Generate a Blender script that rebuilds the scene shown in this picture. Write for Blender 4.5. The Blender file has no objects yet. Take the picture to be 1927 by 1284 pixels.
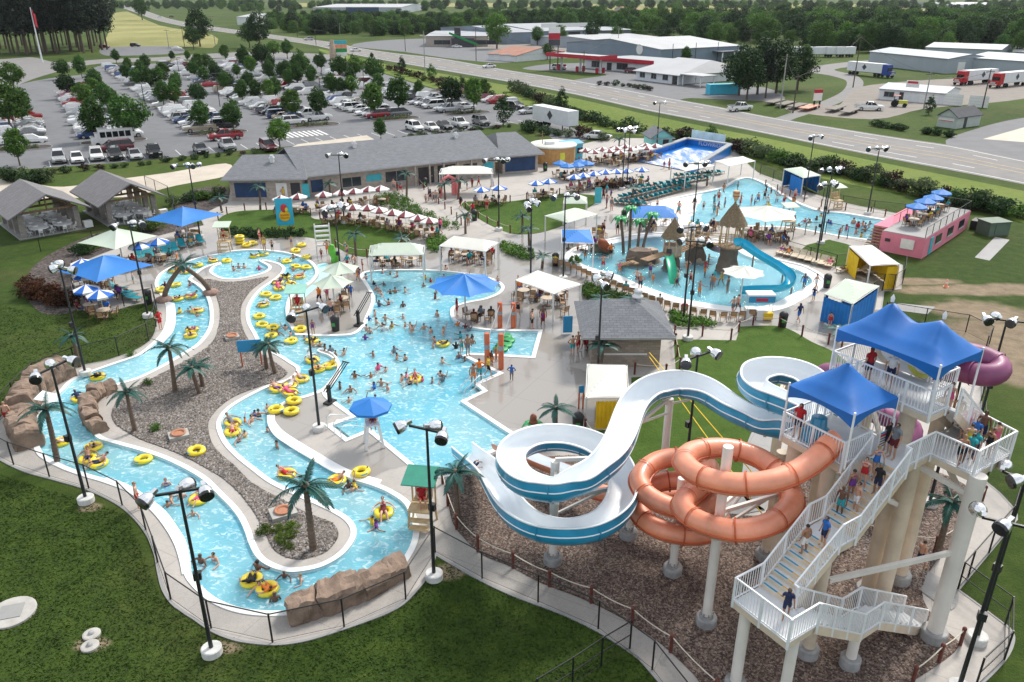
import bpy,bmesh,math,random
import numpy as np
from mathutils import Vector,Matrix
from mathutils.geometry import delaunay_2d_cdt
random.seed(7);np.random.seed(7)
R = math.radians
scene = bpy.context.scene
COL = scene.collection
# ------------------------------------------------------------------ camera
CAM_H = 25.0;PITCH = R(23.8);FPX = 1490.0;IW,IH = 1927.0,1284.0
cam_data = bpy.data.cameras.new('camera');cam = bpy.data.objects.new('camera',cam_data);COL.objects.link(cam)
cam.location = (0,0,CAM_H);cam.rotation_euler = (math.pi/2-PITCH,0,0)
cam_data.sensor_width = 36.0;cam_data.lens = 36.0*FPX/IW;cam_data.clip_start = 0.5;cam_data.clip_end = 20000
scene.camera = cam
# ------------------------------------------------------------------ sky and sun
SUN_EL,SUN_AZ = R(46),R(38)          # azimuth clockwise from +Y (ahead of the camera, to the right)
world = bpy.data.worlds.new('World');scene.world = world;world.use_nodes = True
wn = world.node_tree.nodes;wl = world.node_tree.links
sky = wn.new('ShaderNodeTexSky');sky.sky_type = 'NISHITA';sky.sun_disc = False
sky.sun_elevation = SUN_EL;sky.sun_rotation = SUN_AZ;sky.air_density = 1.0;sky.dust_density = 3.0;sky.ozone_density = 1.0
wn['Background'].inputs['Strength'].default_value = 0.1
# thin bright cloud veil mixed over the blue so reflections and skylight are nearly white
tc = wn.new('ShaderNodeTexCoord');nz = wn.new('ShaderNodeTexNoise');nz.inputs['Scale'].default_value = 2.2;nz.inputs['Detail'].default_value = 6
rmp = wn.new('ShaderNodeValToRGB');rmp.color_ramp.elements[0].position = 0.36;rmp.color_ramp.elements[1].position = 0.62
rmp.color_ramp.elements[0].color = (0.35,)*3+(1,);rmp.color_ramp.elements[1].color = (0.95,)*3+(1,)
mx = wn.new('ShaderNodeMixRGB');mx.inputs['Color2'].default_value = (8.5,8.9,9.4,1)
wl.new(tc.outputs['Generated'],nz.inputs['Vector']);wl.new(nz.outputs['Fac'],rmp.inputs['Fac'])
wl.new(rmp.outputs['Color'],mx.inputs['Fac']);wl.new(sky.outputs['Color'],mx.inputs['Color1']);wl.new(mx.outputs['Color'],wn['Background'].inputs['Color'])
sd = bpy.data.lights.new('sun','SUN');sd.energy = 3.0;sd.angle = R(13);sd.color = (1.0,0.94,0.86)
sun = bpy.data.objects.new('sun',sd);COL.objects.link(sun);sun.location = (0,0,200)
sdir = Vector((math.sin(SUN_AZ)*math.cos(SUN_EL),math.cos(SUN_AZ)*math.cos(SUN_EL),math.sin(SUN_EL)))
sun.rotation_euler = sdir.to_track_quat('Z','Y').to_euler()
vs = scene.view_settings;vs.view_transform = 'Standard';vs.look = 'None';vs.exposure = 0.42;vs.gamma = 1.0;vs.use_curve_mapping = False
scene.cycles.max_bounces = 6;scene.cycles.transparent_max_bounces = 24;scene.cycles.caustics_reflective = False;scene.cycles.caustics_refractive = False
scene.cycles.sample_clamp_indirect = 6.0
# ------------------------------------------------------------------ pixel -> place
_cp,_sp = math.cos(PITCH),math.sin(PITCH)
def at(px,py,z=0.0):
    """where the ray through a photo pixel meets the height z"""
    a = (px-IW/2)/FPX;b = -(py-IH/2)/FPX
    d = (a,_cp+b*_sp,-_sp+b*_cp)
    t = (z-CAM_H)/d[2]
    return Vector((d[0]*t,d[1]*t,z))
def hgt(bx,by,tx,ty,z0=0.0):
    """height of a vertical thing whose foot is at pixel (bx,by) and whose top shows at row ty"""
    g = at(bx,by,z0);b = -(ty-IH/2)/FPX
    # z such that point (g.x,g.y,z) projects to row ty
    dy,dz = g.y,None
    # (z-H) = dy*(-sp+b*cp)/(cp+b*sp)
    return CAM_H+dy*(-_sp+b*_cp)/(_cp+b*_sp)
def px_of(p):
    x,y,z = p[0],p[1],p[2]-CAM_H
    f = y*_cp-z*_sp;u = y*_sp+z*_cp
    return IW/2+FPX*x/f,IH/2-FPX*u/f
# ------------------------------------------------------------------ materials
def _noise(nt,scale,detail=4,vec=None,rough=0.55):
    n = nt.nodes.new('ShaderNodeTexNoise');n.inputs['Scale'].default_value = scale;n.inputs['Detail'].default_value = detail;n.inputs['Roughness'].default_value = rough
    if vec is not None: nt.links.new(vec,n.inputs['Vector'])
    return n
def _ramp(nt,fac,stops):
    r = nt.nodes.new('ShaderNodeValToRGB');e = r.color_ramp.elements
    while len(e) < len(stops): e.new(0.5)
    for k,(p,c) in enumerate(stops):
        e[k].position = p;e[k].color = (*c,1) if len(c) == 3 else c
    nt.links.new(fac,r.inputs['Fac']);return r
def _coord(nt,kind='Object'):
    c = nt.nodes.new('ShaderNodeTexCoord');return c.outputs[kind]
def _mix(nt,fac,a,b,mode='MIX'):
    m = nt.nodes.new('ShaderNodeMixRGB');m.blend_type = mode
    for s,v in ((0,fac),(1,a),(2,b)):
        if hasattr(v,'links') or hasattr(v,'is_linked'): nt.links.new(v,m.inputs[s])
        elif s == 0: m.inputs[0].default_value = v
        else: m.inputs[s].default_value = (*v,1)
    return m.outputs[0]
def newmat(name):
    m = bpy.data.materials.new(name);m.use_nodes = True
    return m,m.node_tree,m.node_tree.nodes['Principled BSDF']
MATS = {}
def pm(name,col,var=0.12,scale=3.0,rough=0.6,bump=0.0,bscale=None,metal=0.0,coat=0.0,spec=0.5):
    """plain painted / plastic / metal surface with uneven tone, slight dirt and fine relief"""
    if name in MATS: return MATS[name]
    m,nt,b = newmat(name);v = _coord(nt)
    n = _noise(nt,scale,5,v)
    lo = tuple(c*(1-var) for c in col);hi = tuple(min(1,c*(1+var*0.7)) for c in col)
    r = _ramp(nt,n.outputs['Fac'],[(0.3,lo),(0.7,hi)])
    nt.links.new(r.outputs['Color'],b.inputs['Base Color'])
    n2 = _noise(nt,scale*2.3,3,v)
    rr = nt.nodes.new('ShaderNodeMapRange');rr.inputs['To Min'].default_value = max(0.03,rough-0.1);rr.inputs['To Max'].default_value = min(1,rough+0.12)
    nt.links.new(n2.outputs['Fac'],rr.inputs['Value']);nt.links.new(rr.outputs['Result'],b.inputs['Roughness'])
    b.inputs['Metallic'].default_value = metal;b.inputs['Coat Weight'].default_value = coat;b.inputs['Specular IOR Level'].default_value = spec
    if bump:
        n3 = _noise(nt,bscale or scale*6,4,v);bp = nt.nodes.new('ShaderNodeBump');bp.inputs['Strength'].default_value = bump;bp.inputs['Distance'].default_value = 0.05
        nt.links.new(n3.outputs['Fac'],bp.inputs['Height']);nt.links.new(bp.outputs['Normal'],b.inputs['Normal'])
    MATS[name] = m;return m
# ------------------------------------------------------------------ mesh building
class MB:
    def __init__(s): s.v = [];s.f = [];s.m = [];s.sm = [];s.cur = 0;s.smooth = False
    def add(s,vs,fs,sm=None):
        o = len(s.v);s.v.extend([tuple(v) for v in vs])
        for f in fs: s.f.append([o+i for i in f]);s.m.append(s.cur);s.sm.append(s.smooth if sm is None else sm)
        return s
    def box(s,c,d,rz=0.0,tilt=None):
        x,y,z = d[0]/2,d[1]/2,d[2]/2
        vs = [Vector((sx*x,sy*y,sz*z)) for sz in (-1,1) for sy in (-1,1) for sx in (-1,1)]
        M = Matrix.Rotation(rz,3,'Z')
        if tilt: M = M @ Matrix.Rotation(tilt[0],3,tilt[1])
        c = Vector(c)
        s.add([M @ v+c for v in vs],[(0,2,3,1),(4,5,7,6),(0,1,5,4),(2,6,7,3),(0,4,6,2),(1,3,7,5)],False);return s
    def bar(s,a,b,w,h=None,up=(0,0,1)):
        """rectangular bar from a to b"""
        a,b = Vector(a),Vector(b);h = h or w;d = (b-a).normalized();u = Vector(up)
        if abs(d.dot(u)) > 0.98: u = Vector((0,1,0))
        r = d.cross(u).normalized();u = r.cross(d).normalized()
        vs = [p+r*sx*w/2+u*sz*h/2 for p in (a,b) for sz in (-1,1) for sx in (-1,1)]
        s.add(vs,[(0,1,3,2),(4,6,7,5),(0,4,5,1),(2,3,7,6),(0,2,6,4),(1,5,7,3)],False);return s
    def tube(s,a,b,r0,r1=None,n=8,caps=True):
        return s.pipe([a,b],[r0,r0 if r1 is None else r1],n,caps)
    def pipe(s,pts,rad,n=8,caps=True,closed=False):
        pts = [Vector(p) for p in pts];k = len(pts)
        if not hasattr(rad,'__len__'): rad = [rad]*k
        o = len(s.v);ref = None;L = []
        for i,p in enumerate(pts):
            if closed: d = pts[(i+1) % k]-pts[i-1]
            else: d = pts[min(i+1,k-1)]-pts[max(i-1,0)]
            d.normalize()
            if ref is None: ref = Vector((0,0,1)) if abs(d.z) < 0.9 else Vector((1,0,0))
            x = d.cross(ref).normalized();y = x.cross(d).normalized();ref = y
            L += [p+(x*math.cos(t)+y*math.sin(t))*rad[i] for t in [2*math.pi*j/n for j in range(n)]]
        F = []
        for i in range(k if closed else k-1):
            i2 = (i+1) % k
            for j in range(n):
                j2 = (j+1) % n;F.append((i*n+j,i*n+j2,i2*n+j2,i2*n+j))
        s.add(L,F,True)
        if caps and not closed: s.add(L[:n],[tuple(range(n))[::-1]],False);s.add(L[-n:],[tuple(range(n))],False)
        return s
    def lathe(s,prof,n=16,c=(0,0,0),smooth=True):
        c = Vector(c);L = [];F = []
        for r,z in prof: L += [c+Vector((r*math.cos(2*math.pi*j/n),r*math.sin(2*math.pi*j/n),z)) for j in range(n)]
        for i in range(len(prof)-1):
            for j in range(n): j2 = (j+1) % n;F.append((i*n+j,i*n+j2,(i+1)*n+j2,(i+1)*n+j))
        s.add(L,F,smooth)
        for i,sg in ((0,-1),(len(prof)-1,1)):
            if prof[i][0] > 1e-4: s.add(L[i*n:(i+1)*n],[tuple(range(n))[::sg]],False)
        return s
    def torus(s,c,Rr,r,n=24,m=10,sz=1.0):
        c = Vector(c);L = [];F = []
        for i in range(n):
            a = 2*math.pi*i/n
            for j in range(m):
                t = 2*math.pi*j/m;q = Rr+r*math.cos(t);L.append(c+Vector((q*math.cos(a),q*math.sin(a),r*sz*math.sin(t))))
        for i in range(n):
            for j in range(m): F.append((i*m+j,((i+1) % n)*m+j,((i+1) % n)*m+(j+1) % m,i*m+(j+1) % m))
        s.add(L,F,True);return s
    def ball(s,c,r,n=10,m=6):
        rx,ry,rz = r if hasattr(r,'__len__') else (r,r,r);c = Vector(c);L = [c+Vector((0,0,-rz))];F = []
        for i in range(1,m):
            p = -math.pi/2+math.pi*i/m
            for j in range(n): a = 2*math.pi*j/n;L.append(c+Vector((rx*math.cos(p)*math.cos(a),ry*math.cos(p)*math.sin(a),rz*math.sin(p))))
        L.append(c+Vector((0,0,rz)));t = len(L)-1
        for j in range(n):
            j2 = (j+1) % n;F.append((0,1+j2,1+j));F.append((t,t-n+j,t-n+j2))
            for i in range(m-2): F.append((1+i*n+j,1+i*n+j2,1+(i+1)*n+j2,1+(i+1)*n+j))
        s.add(L,F,True);return s
    def prism(s,poly,z0,z1):
        n = len(poly);p3 = [Vector((p[0],p[1],z0)) for p in poly]+[Vector((p[0],p[1],z1)) for p in poly]
        a = sum(poly[i][0]*poly[(i+1) % n][1]-poly[(i+1) % n][0]*poly[i][1] for i in range(n))
        if a < 0: p3 = p3[:n][::-1]+p3[n:][::-1]
        s.add(p3,[tuple(range(n))[::-1],tuple(range(n,2*n))]+[(i,(i+1) % n,n+(i+1) % n,n+i) for i in range(n)],False);return s
    def quad(s,*p,sm=False): s.add(p,[tuple(range(len(p)))],sm);return s
    def mesh(s,name):
        me = bpy.data.meshes.new(name);me.from_pydata(s.v,[],s.f);me.polygons.foreach_set('use_smooth',s.sm);me.polygons.foreach_set('material_index',s.m);me.update();return me
    def build(s,name,mat,parent=None,loc=None,rz=None):
        me = s.mesh(name)
        for k in (mat if isinstance(mat,(list,tuple)) else [mat]): me.materials.append(k)
        return link(name,me,parent,loc,rz)
def link(name,me,parent=None,loc=None,rz=None):
    o = bpy.data.objects.new(name,me);COL.objects.link(o)
    if parent is not None: o.parent = parent
    if loc is not None: o.location = loc
    if rz is not None: o.rotation_euler = (0,0,rz)
    return o
def tag(o,label=None,cat=None,group=None,kind=None):
    if label:
        for w in ('the','a','from','of'):   # short labels: articles go first
            while len(label.split()) > 16 and f' {w} ' in label: label = ' '.join(label.rsplit(f' {w} ',1)) if w != 'from' else label.replace(' from the left',' from left') if ' from the left' in label else label.replace(' from ',' off ',1)
        o['label'] = label
    if cat: o['category'] = cat
    if group: o['group'] = group
    if kind: o['kind'] = kind
    return o
def empty(name,loc,rz=0.0,label=None,cat=None,group=None,scale=None):
    o = bpy.data.objects.new(name,None);COL.objects.link(o);o.location = loc;o.rotation_euler = (0,0,rz)
    if scale: o.scale = (scale,)*3 if not hasattr(scale,'__len__') else scale
    return tag(o,label,cat,group)
KIDS = {}
def kids(o):
    if o.name not in KIDS: KIDS[o.name] = list(o.children)
    return KIDS[o.name]
def copy_tree(o,parent=None):
    c = o.copy();COL.objects.link(c);c.parent = parent
    for ch in kids(o): copy_tree(ch,c)
    return c
class Proto:
    """first use moves the prototype itself, later uses copy it"""
    def __init__(s,root): s.root = root;s.used = False
    def put(s,loc,rz=0.0,label=None,cat=None,group=None,scale=None):
        if s.used: o = copy_tree(s.root)
        else: kids(s.root);[kids(c) for c in s.root.children];o = s.root;s.used = True
        o.location = loc;o.rotation_euler = (0,0,rz)
        if scale: o.scale = (scale,)*3 if not hasattr(scale,'__len__') else scale
        tag(o,label,cat,group);return o
ORD = ['first','second','third','fourth','fifth','sixth','seventh','eighth','ninth','tenth','eleventh','twelfth','thirteenth','fourteenth','fifteenth','sixteenth','seventeenth','eighteenth','nineteenth','twentieth']
def nth(i):
    i0 = i+1
    if i < 20: return ORD[i]
    return f"{i0}{'th' if 10 < i0 % 100 < 14 else {1:'st',2:'nd',3:'rd'}.get(i0 % 10,'th')}"
# ------------------------------------------------------------------ flat sheets from traced outlines
def smooth(pts,sub=5,closed=True):
    """Catmull-Rom through the traced points; a point with a third entry is a sharp corner"""
    n = len(pts);out = []
    P = [Vector((p[0],p[1])) for p in pts];C = [len(p) > 2 for p in pts]
    for i in range(n if closed else n-1):
        j = (i+1) % n;p1,p2 = P[i],P[j]
        p0 = P[i-1] if (closed or i > 0) else p1;p3 = P[(i+2) % n] if (closed or i+2 < n) else p2
        if C[i]: p0 = p1-(p2-p1)*0.4
        if C[j]: p3 = p2+(p2-p1)*0.4
        d = (p2-p1).length
        m1 = (p2-p0)*0.5;m2 = (p3-p1)*0.5
        if m1.length > d: m1 *= d/m1.length
        if m2.length > d: m2 *= d/m2.length
        if C[i] and C[j]: out.append(p1);continue
        for k in range(sub):
            t = k/sub;t2,t3 = t*t,t*t*t
            out.append(p1*(2*t3-3*t2+1)+m1*(t3-2*t2+t)+p2*(-2*t3+3*t2)+m2*(t3-t2))
    if not closed: out.append(P[-1])
    return out
def outline(pts,sub=5,closed=True,z=0.0):
    """pixel outline -> list of ground points (x, y)"""
    w = [at(p[0],p[1],z) for p in pts]
    return [Vector((p.x,p.y)) for p in [Vector((q.x,q.y)) for q in smooth([(w[i].x,w[i].y)+((1,) if len(pts[i]) > 2 else ()) for i in range(len(pts))],sub,closed)]]
def inside(p,poly):
    x,y = p[0],p[1];c = False;n = len(poly);j = n-1
    for i in range(n):
        xi,yi,xj,yj = poly[i][0],poly[i][1],poly[j][0],poly[j][1]
        if (yi > y) != (yj > y) and x < (xj-xi)*(y-yi)/(yj-yi)+xi: c = not c
        j = i
    return c
def area(poly): return 0.5*sum(poly[i][0]*poly[(i+1) % len(poly)][1]-poly[(i+1) % len(poly)][0]*poly[i][1] for i in range(len(poly)))
def sheet_mesh(name,outer,holes=(),z=0.0,grid=None):
    vs,es = [],[]
    for loop in [outer]+list(holes):
        o = len(vs);n = len(loop);vs += [Vector((p[0],p[1])) for p in loop];es += [(o+i,o+(i+1) % n) for i in range(n)]
    if grid:
        xs = [p[0] for p in outer];ys = [p[1] for p in outer]
        x = min(xs)+grid/2
        while x < max(xs):
            y = min(ys)+grid/2
            while y < max(ys):
                if inside((x,y),outer) and not any(inside((x,y),h) for h in holes): vs.append(Vector((x,y)))
                y += grid
            x += grid
    r = delaunay_2d_cdt(vs,es,[],0,1e-5)
    V,F = r[0],r[2];keep = []
    for f in F:
        c = sum((V[i] for i in f),Vector((0,0)))/len(f)
        if inside(c,outer) and not any(inside(c,h) for h in holes):
            a = [V[i] for i in f]
            if (a[1]-a[0]).cross(a[2]-a[0]) < 0: f = f[::-1]
            keep.append(list(f))
    me = bpy.data.meshes.new(name);me.from_pydata([(v.x,v.y,z) for v in V],[],keep);me.update();return me
def sheet(name,outer,mat,z,holes=(),parent=None,kind='structure',grid=None,label=None):
    me = sheet_mesh(name,outer,holes,z,grid);me.materials.append(mat);o = link(name,me,parent)
    if parent is None: tag(o,label,None,None,kind)
    return o
def offset(loop,d):
    """push a closed loop outwards (d>0) or inwards by d metres"""
    n = len(loop);s = 1 if area(loop) > 0 else -1;out = []
    for i in range(n):
        a,b,c = Vector(loop[i-1][:2]),Vector(loop[i][:2]),Vector(loop[(i+1) % n][:2])
        n1 = Vector(((b-a).y,-(b-a).x));n2 = Vector(((c-b).y,-(c-b).x))
        if n1.length < 1e-6: n1 = n2
        if n2.length < 1e-6: n2 = n1
        n1.normalize();n2.normalize();m = n1+n2
        if m.length < 0.2: m = n1
        m.normalize();k = 1/max(0.5,m.dot(n1));out.append(b+m*(d[i] if hasattr(d,'__len__') else d)*s*k)
    return out
def ribbon(mb,loop,d0,d1,z0,z1,closed=True):
    """raised kerb or coping along a loop between offsets d0 and d1, from z0 up to z1"""
    A,B = offset(loop,d0),offset(loop,d1);n = len(loop)
    for i in range(n if closed else n-1):
        j = (i+1) % n
        a,b,c,d = A[i],A[j],B[j],B[i]
        mb.add([(*a,z1),(*b,z1),(*c,z1),(*d,z1),(*a,z0),(*b,z0),(*c,z0),(*d,z0)],[(3,2,1,0),(0,1,5,4),(2,3,7,6)],False)
def strip_line(pts,w,z):
    """flat band of width w along ground points"""
    mb = MB();n = len(pts);P = [Vector(p[:2]) for p in pts];L = []
    for i in range(n):
        d = (P[min(i+1,n-1)]-P[max(i-1,0)]).normalized();q = Vector((-d.y,d.x));L += [(*(P[i]+q*w/2),z),(*(P[i]-q*w/2),z)]
    mb.add(L,[(2*i,2*i+1,2*i+3,2*i+2) for i in range(n-1)],False);return mb
# ================================================================== SETTING
def zone_mask(nt,vec,zones,nscale=0.25,namp=0.5,edge=0.25):
    """soft-edged irregular areas round given ground places (stains, bare soil, wet ground)"""
    nz = _noise(nt,nscale,5,vec);tot = None
    for (px,py,rx,ry) in zones:
        c = at(px,py)
        mp = nt.nodes.new('ShaderNodeMapping');mp.inputs['Location'].default_value = (-c.x/rx,-c.y/ry,0);mp.inputs['Scale'].default_value = (1/rx,1/ry,0)
        nt.links.new(vec,mp.inputs['Vector'])
        ln = nt.nodes.new('ShaderNodeVectorMath');ln.operation = 'LENGTH';nt.links.new(mp.outputs['Vector'],ln.inputs[0])
        a = nt.nodes.new('ShaderNodeMath');a.operation = 'MULTIPLY_ADD';a.inputs[1].default_value = namp*2;nt.links.new(nz.outputs['Fac'],a.inputs[0]);nt.links.new(ln.outputs['Value'],a.inputs[2])
        mr = nt.nodes.new('ShaderNodeMapRange');mr.interpolation_type = 'SMOOTHSTEP'
        mr.inputs['From Min'].default_value = 1+namp+edge;mr.inputs['From Max'].default_value = 1+namp-edge;nt.links.new(a.outputs[0],mr.inputs['Value'])
        if tot is None: tot = mr.outputs['Result']
        else:
            q = nt.nodes.new('ShaderNodeMath');q.operation = 'MAXIMUM';nt.links.new(tot,q.inputs[0]);nt.links.new(mr.outputs['Result'],q.inputs[1]);tot = q.outputs[0]
    return tot
def bump(nt,b,height,strength,dist=0.05):
    bp = nt.nodes.new('ShaderNodeBump');bp.inputs['Strength'].default_value = strength;bp.inputs['Distance'].default_value = dist
    nt.links.new(height,bp.inputs['Height']);nt.links.new(bp.outputs['Normal'],b.inputs['Normal'])
def grass_mat(name,dark,mid,light,dry=(0.19,0.15,0.07),zones=None,zcol=(0.30,0.235,0.16),dryness=0.5):
    m,nt,b = newmat(name);v = _coord(nt)
    n1 = _noise(nt,0.09,6,v);n2 = _noise(nt,0.9,6,v,0.65);n3 = _noise(nt,7.0,6,v,0.7);n4 = _noise(nt,0.022,3,v)
    c = _ramp(nt,n2.outputs['Fac'],[(0.25,dark),(0.52,mid),(0.78,light)]).outputs['Color']
    c = _mix(nt,_ramp(nt,n1.outputs['Fac'],[(0.60-0.1*dryness,(0,0,0)),(0.86-0.1*dryness,(0.55,)*3)]).outputs['Color'],c,dry)
    c = _mix(nt,_ramp(nt,n3.outputs['Fac'],[(0.3,(0.5,)*3),(0.62,(0.03,)*3)]).outputs['Color'],c,tuple(x*0.45 for x in dark))
    c = _mix(nt,_ramp(nt,n4.outputs['Fac'],[(0.4,(0,)*3),(0.7,(0.35,)*3)]).outputs['Color'],c,tuple(x*1.5 for x in light))
    if zones:
        z = zone_mask(nt,v,zones,0.35,0.55,0.3)
        zc = _ramp(nt,n2.outputs['Fac'],[(0.3,tuple(x*0.6 for x in zcol)),(0.65,zcol)]).outputs['Color']
        c = _mix(nt,z,c,zc)
    nt.links.new(c,b.inputs['Base Color']);b.inputs['Roughness'].default_value = 0.9;b.inputs['Specular IOR Level'].default_value = 0.15
    bump(nt,b,n3.outputs['Fac'],0.9,0.12);return m
M_GRASS = grass_mat('grass_ground',(0.022,0.048,0.006),(0.043,0.080,0.011),(0.080,0.115,0.021),dry=(0.14,0.11,0.05),dryness=1.0,
    zones=[(1840,585,4,2.5),(1900,640,5,5),(1790,545,5,1.2),(1720,530,4,1.0),(1870,545,6,1.5),(1885,690,2,3),
           (845,1075,0.7,0.6),(170,955,0.6,0.4),(415,1220,0.8,0.4),(170,1212,0.7,0.4)])
M_LAWN = grass_mat('lawn_grass',(0.034,0.078,0.010),(0.060,0.118,0.018),(0.095,0.150,0.028),dryness=0.0)
M_VERGE = grass_mat('verge_grass',(0.085,0.140,0.022),(0.135,0.195,0.034),(0.20,0.235,0.06),dry=(0.24,0.21,0.10),dryness=0.8)
M_FIELD = grass_mat('field_grass',(0.17,0.19,0.06),(0.25,0.25,0.09),(0.34,0.31,0.14),dry=(0.36,0.31,0.17),dryness=0.9)
def concrete_mat(name,col,wet=None,dark=0.7,rough=0.75,joint=99.0):
    m,nt,b = newmat(name);v = _coord(nt)
    n1 = _noise(nt,0.35,6,v,0.6);n2 = _noise(nt,6,5,v,0.65)
    c = _ramp(nt,n1.outputs['Fac'],[(0.3,tuple(x*0.84 for x in col)),(0.55,col),(0.8,tuple(min(1,x*1.1) for x in col))]).outputs['Color']
    c = _mix(nt,_ramp(nt,n2.outputs['Fac'],[(0.35,(0.22,)*3),(0.6,(0.0,)*3)]).outputs['Color'],c,tuple(x*0.6 for x in col))
    b.inputs['Roughness'].default_value = rough
    if wet:
        w = zone_mask(nt,v,wet,0.22,0.7,0.10)
        c = _mix(nt,w,c,tuple(x*dark for x in col))
        r = nt.nodes.new('ShaderNodeMapRange');r.inputs['To Min'].default_value = rough;r.inputs['To Max'].default_value = 0.06;nt.links.new(w,r.inputs['Value']);nt.links.new(r.outputs['Result'],b.inputs['Roughness'])
    br = nt.nodes.new('ShaderNodeTexBrick');br.offset = 0;br.inputs['Scale'].default_value = 1;br.inputs['Brick Width'].default_value = joint;br.inputs['Row Height'].default_value = joint;br.inputs['Mortar Size'].default_value = 0.02 if joint < 20 else 0.0;mp = nt.nodes.new('ShaderNodeMapping');mp.inputs['Rotation'].default_value = (0,0,0.5);nt.links.new(v,mp.inputs[0]);nt.links.new(mp.outputs[0],br.inputs['Vector']);jf = nt.nodes.new('ShaderNodeMath');jf.operation = 'MULTIPLY';jf.inputs[1].default_value = 0.4;nt.links.new(br.outputs['Fac'],jf.inputs[0]);c = _mix(nt,jf.outputs[0],c,tuple(x*0.4 for x in col))
    nt.links.new(c,b.inputs['Base Color']);bump(nt,b,n2.outputs['Fac'],0.12,0.01);return m
WET = [(975,720,5,8),(930,680,5,5),(1000,650,5,6),(1050,740,4,5),(1000,560,9,8),(960,490,14,8),(700,500,10,5),(860,490,12,5),(630,490,8,5),(640,590,4,6),
       (700,850,2.5,3),(560,790,2,3),(440,460,8,5),(330,500,6,6),(1060,480,8,9),(1200,420,9,4),(680,640,4,4),(1560,600,6,4)]
M_DECK = concrete_mat('deck_concrete',(0.42,0.395,0.365),WET,dark=0.72,joint=3.2)
M_WALK = concrete_mat('walk_concrete',(0.31,0.31,0.305),joint=2.4)
M_PLAZA = concrete_mat('plaza_concrete',(0.52,0.46,0.38))
M_ASPH = concrete_mat('asphalt',(0.155,0.16,0.17),rough=0.85)
M_ROAD = concrete_mat('road_asphalt',(0.205,0.20,0.195),rough=0.85)
M_GRAVLOT = concrete_mat('gravel_lot',(0.25,0.225,0.20),rough=0.95)
M_WHITE = pm('white_coping',(0.80,0.81,0.80),0.07,0.8,0.45)
M_PAINT = pm('road_paint',(0.72,0.72,0.70),0.2,2.0,0.7)
M_YPAINT = pm('yellow_road_paint',(0.60,0.40,0.10),0.25,2.0,0.7)
def mulch_mat(name,a,b_,c_,sc):
    m,nt,b = newmat(name);v = _coord(nt)
    vo = nt.nodes.new('ShaderNodeTexVoronoi');vo.inputs['Scale'].default_value = sc;nt.links.new(v,vo.inputs['Vector'])
    n = _noise(nt,0.5,4,v)
    c = _ramp(nt,vo.outputs['Color'],[(0.15,a),(0.5,b_),(0.85,c_)]).outputs['Color']
    c = _mix(nt,_ramp(nt,n.outputs['Fac'],[(0.35,(0.4,)*3),(0.65,(0,)*3)]).outputs['Color'],c,a)
    nt.links.new(c,b.inputs['Base Color']);b.inputs['Roughness'].default_value = 0.95;b.inputs['Specular IOR Level'].default_value = 0.1
    bump(nt,b,vo.outputs['Distance'],1.0,0.05);return m
M_MULCH = mulch_mat('mulch',(0.055,0.035,0.028),(0.16,0.105,0.085),(0.30,0.22,0.185),16)
M_BED = mulch_mat('bed_mulch',(0.05,0.042,0.038),(0.10,0.085,0.08),(0.15,0.13,0.12),5)
M_GRAVEL = mulch_mat('river_gravel',(0.07,0.055,0.045),(0.17,0.15,0.135),(0.33,0.31,0.29),14)

# ---- traced outlines (photo pixels)
D_PX = [(-20,845),(-10,810),(8,782),(30,755),(62,722),(100,703),(150,690),(200,680),(255,661),(285,641),(295,620),(298,590),(291,568,1),(249,575),(210,586),(174,589),(152,577),(138,545),(137,520),(150,500),(180,484),(250,459),(330,437),(385,425,1),(378,410,1),(395,398),(430,382,1),(440,340,1),(700,283,1),(1000,288,1),(1060,280),(1150,262),(1260,262,1),(1380,282,1),(1425,325),(1470,342),(1520,362),(1600,385),(1690,403,1),(1712,420,1),(1655,462,1),(1650,478,1),(1697,500,1),(1694,545,1),(1662,548,1),(1655,600,1),(1700,625),(1780,650),(1838,668),(1847,700),(1843,790),(1846,898),(1880,930),(1908,962),(1911,978,1),(1800,1111,1),(1893,1180),(1905,1200),(1896,1230),(1870,1262),(1840,1290),(1780,1340),(1600,1400),(1350,1390),(1243,1284),(1225,1263),(1202,1238),(1162,1210),(1121,1185),(1056,1154),(960,1118),(894,1086),(819,1043,1),(805,1081),(783,1111),(750,1142),(694,1167),(588,1202),(530,1212),(480,1210),(440,1203),(400,1187),(366,1164),(350,1154),(325,1135),(308,1108),(300,1077),(293,1041),(277,1004),(252,973),(221,948),(167,922),(107,904),(47,887),(0,864)]
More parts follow.
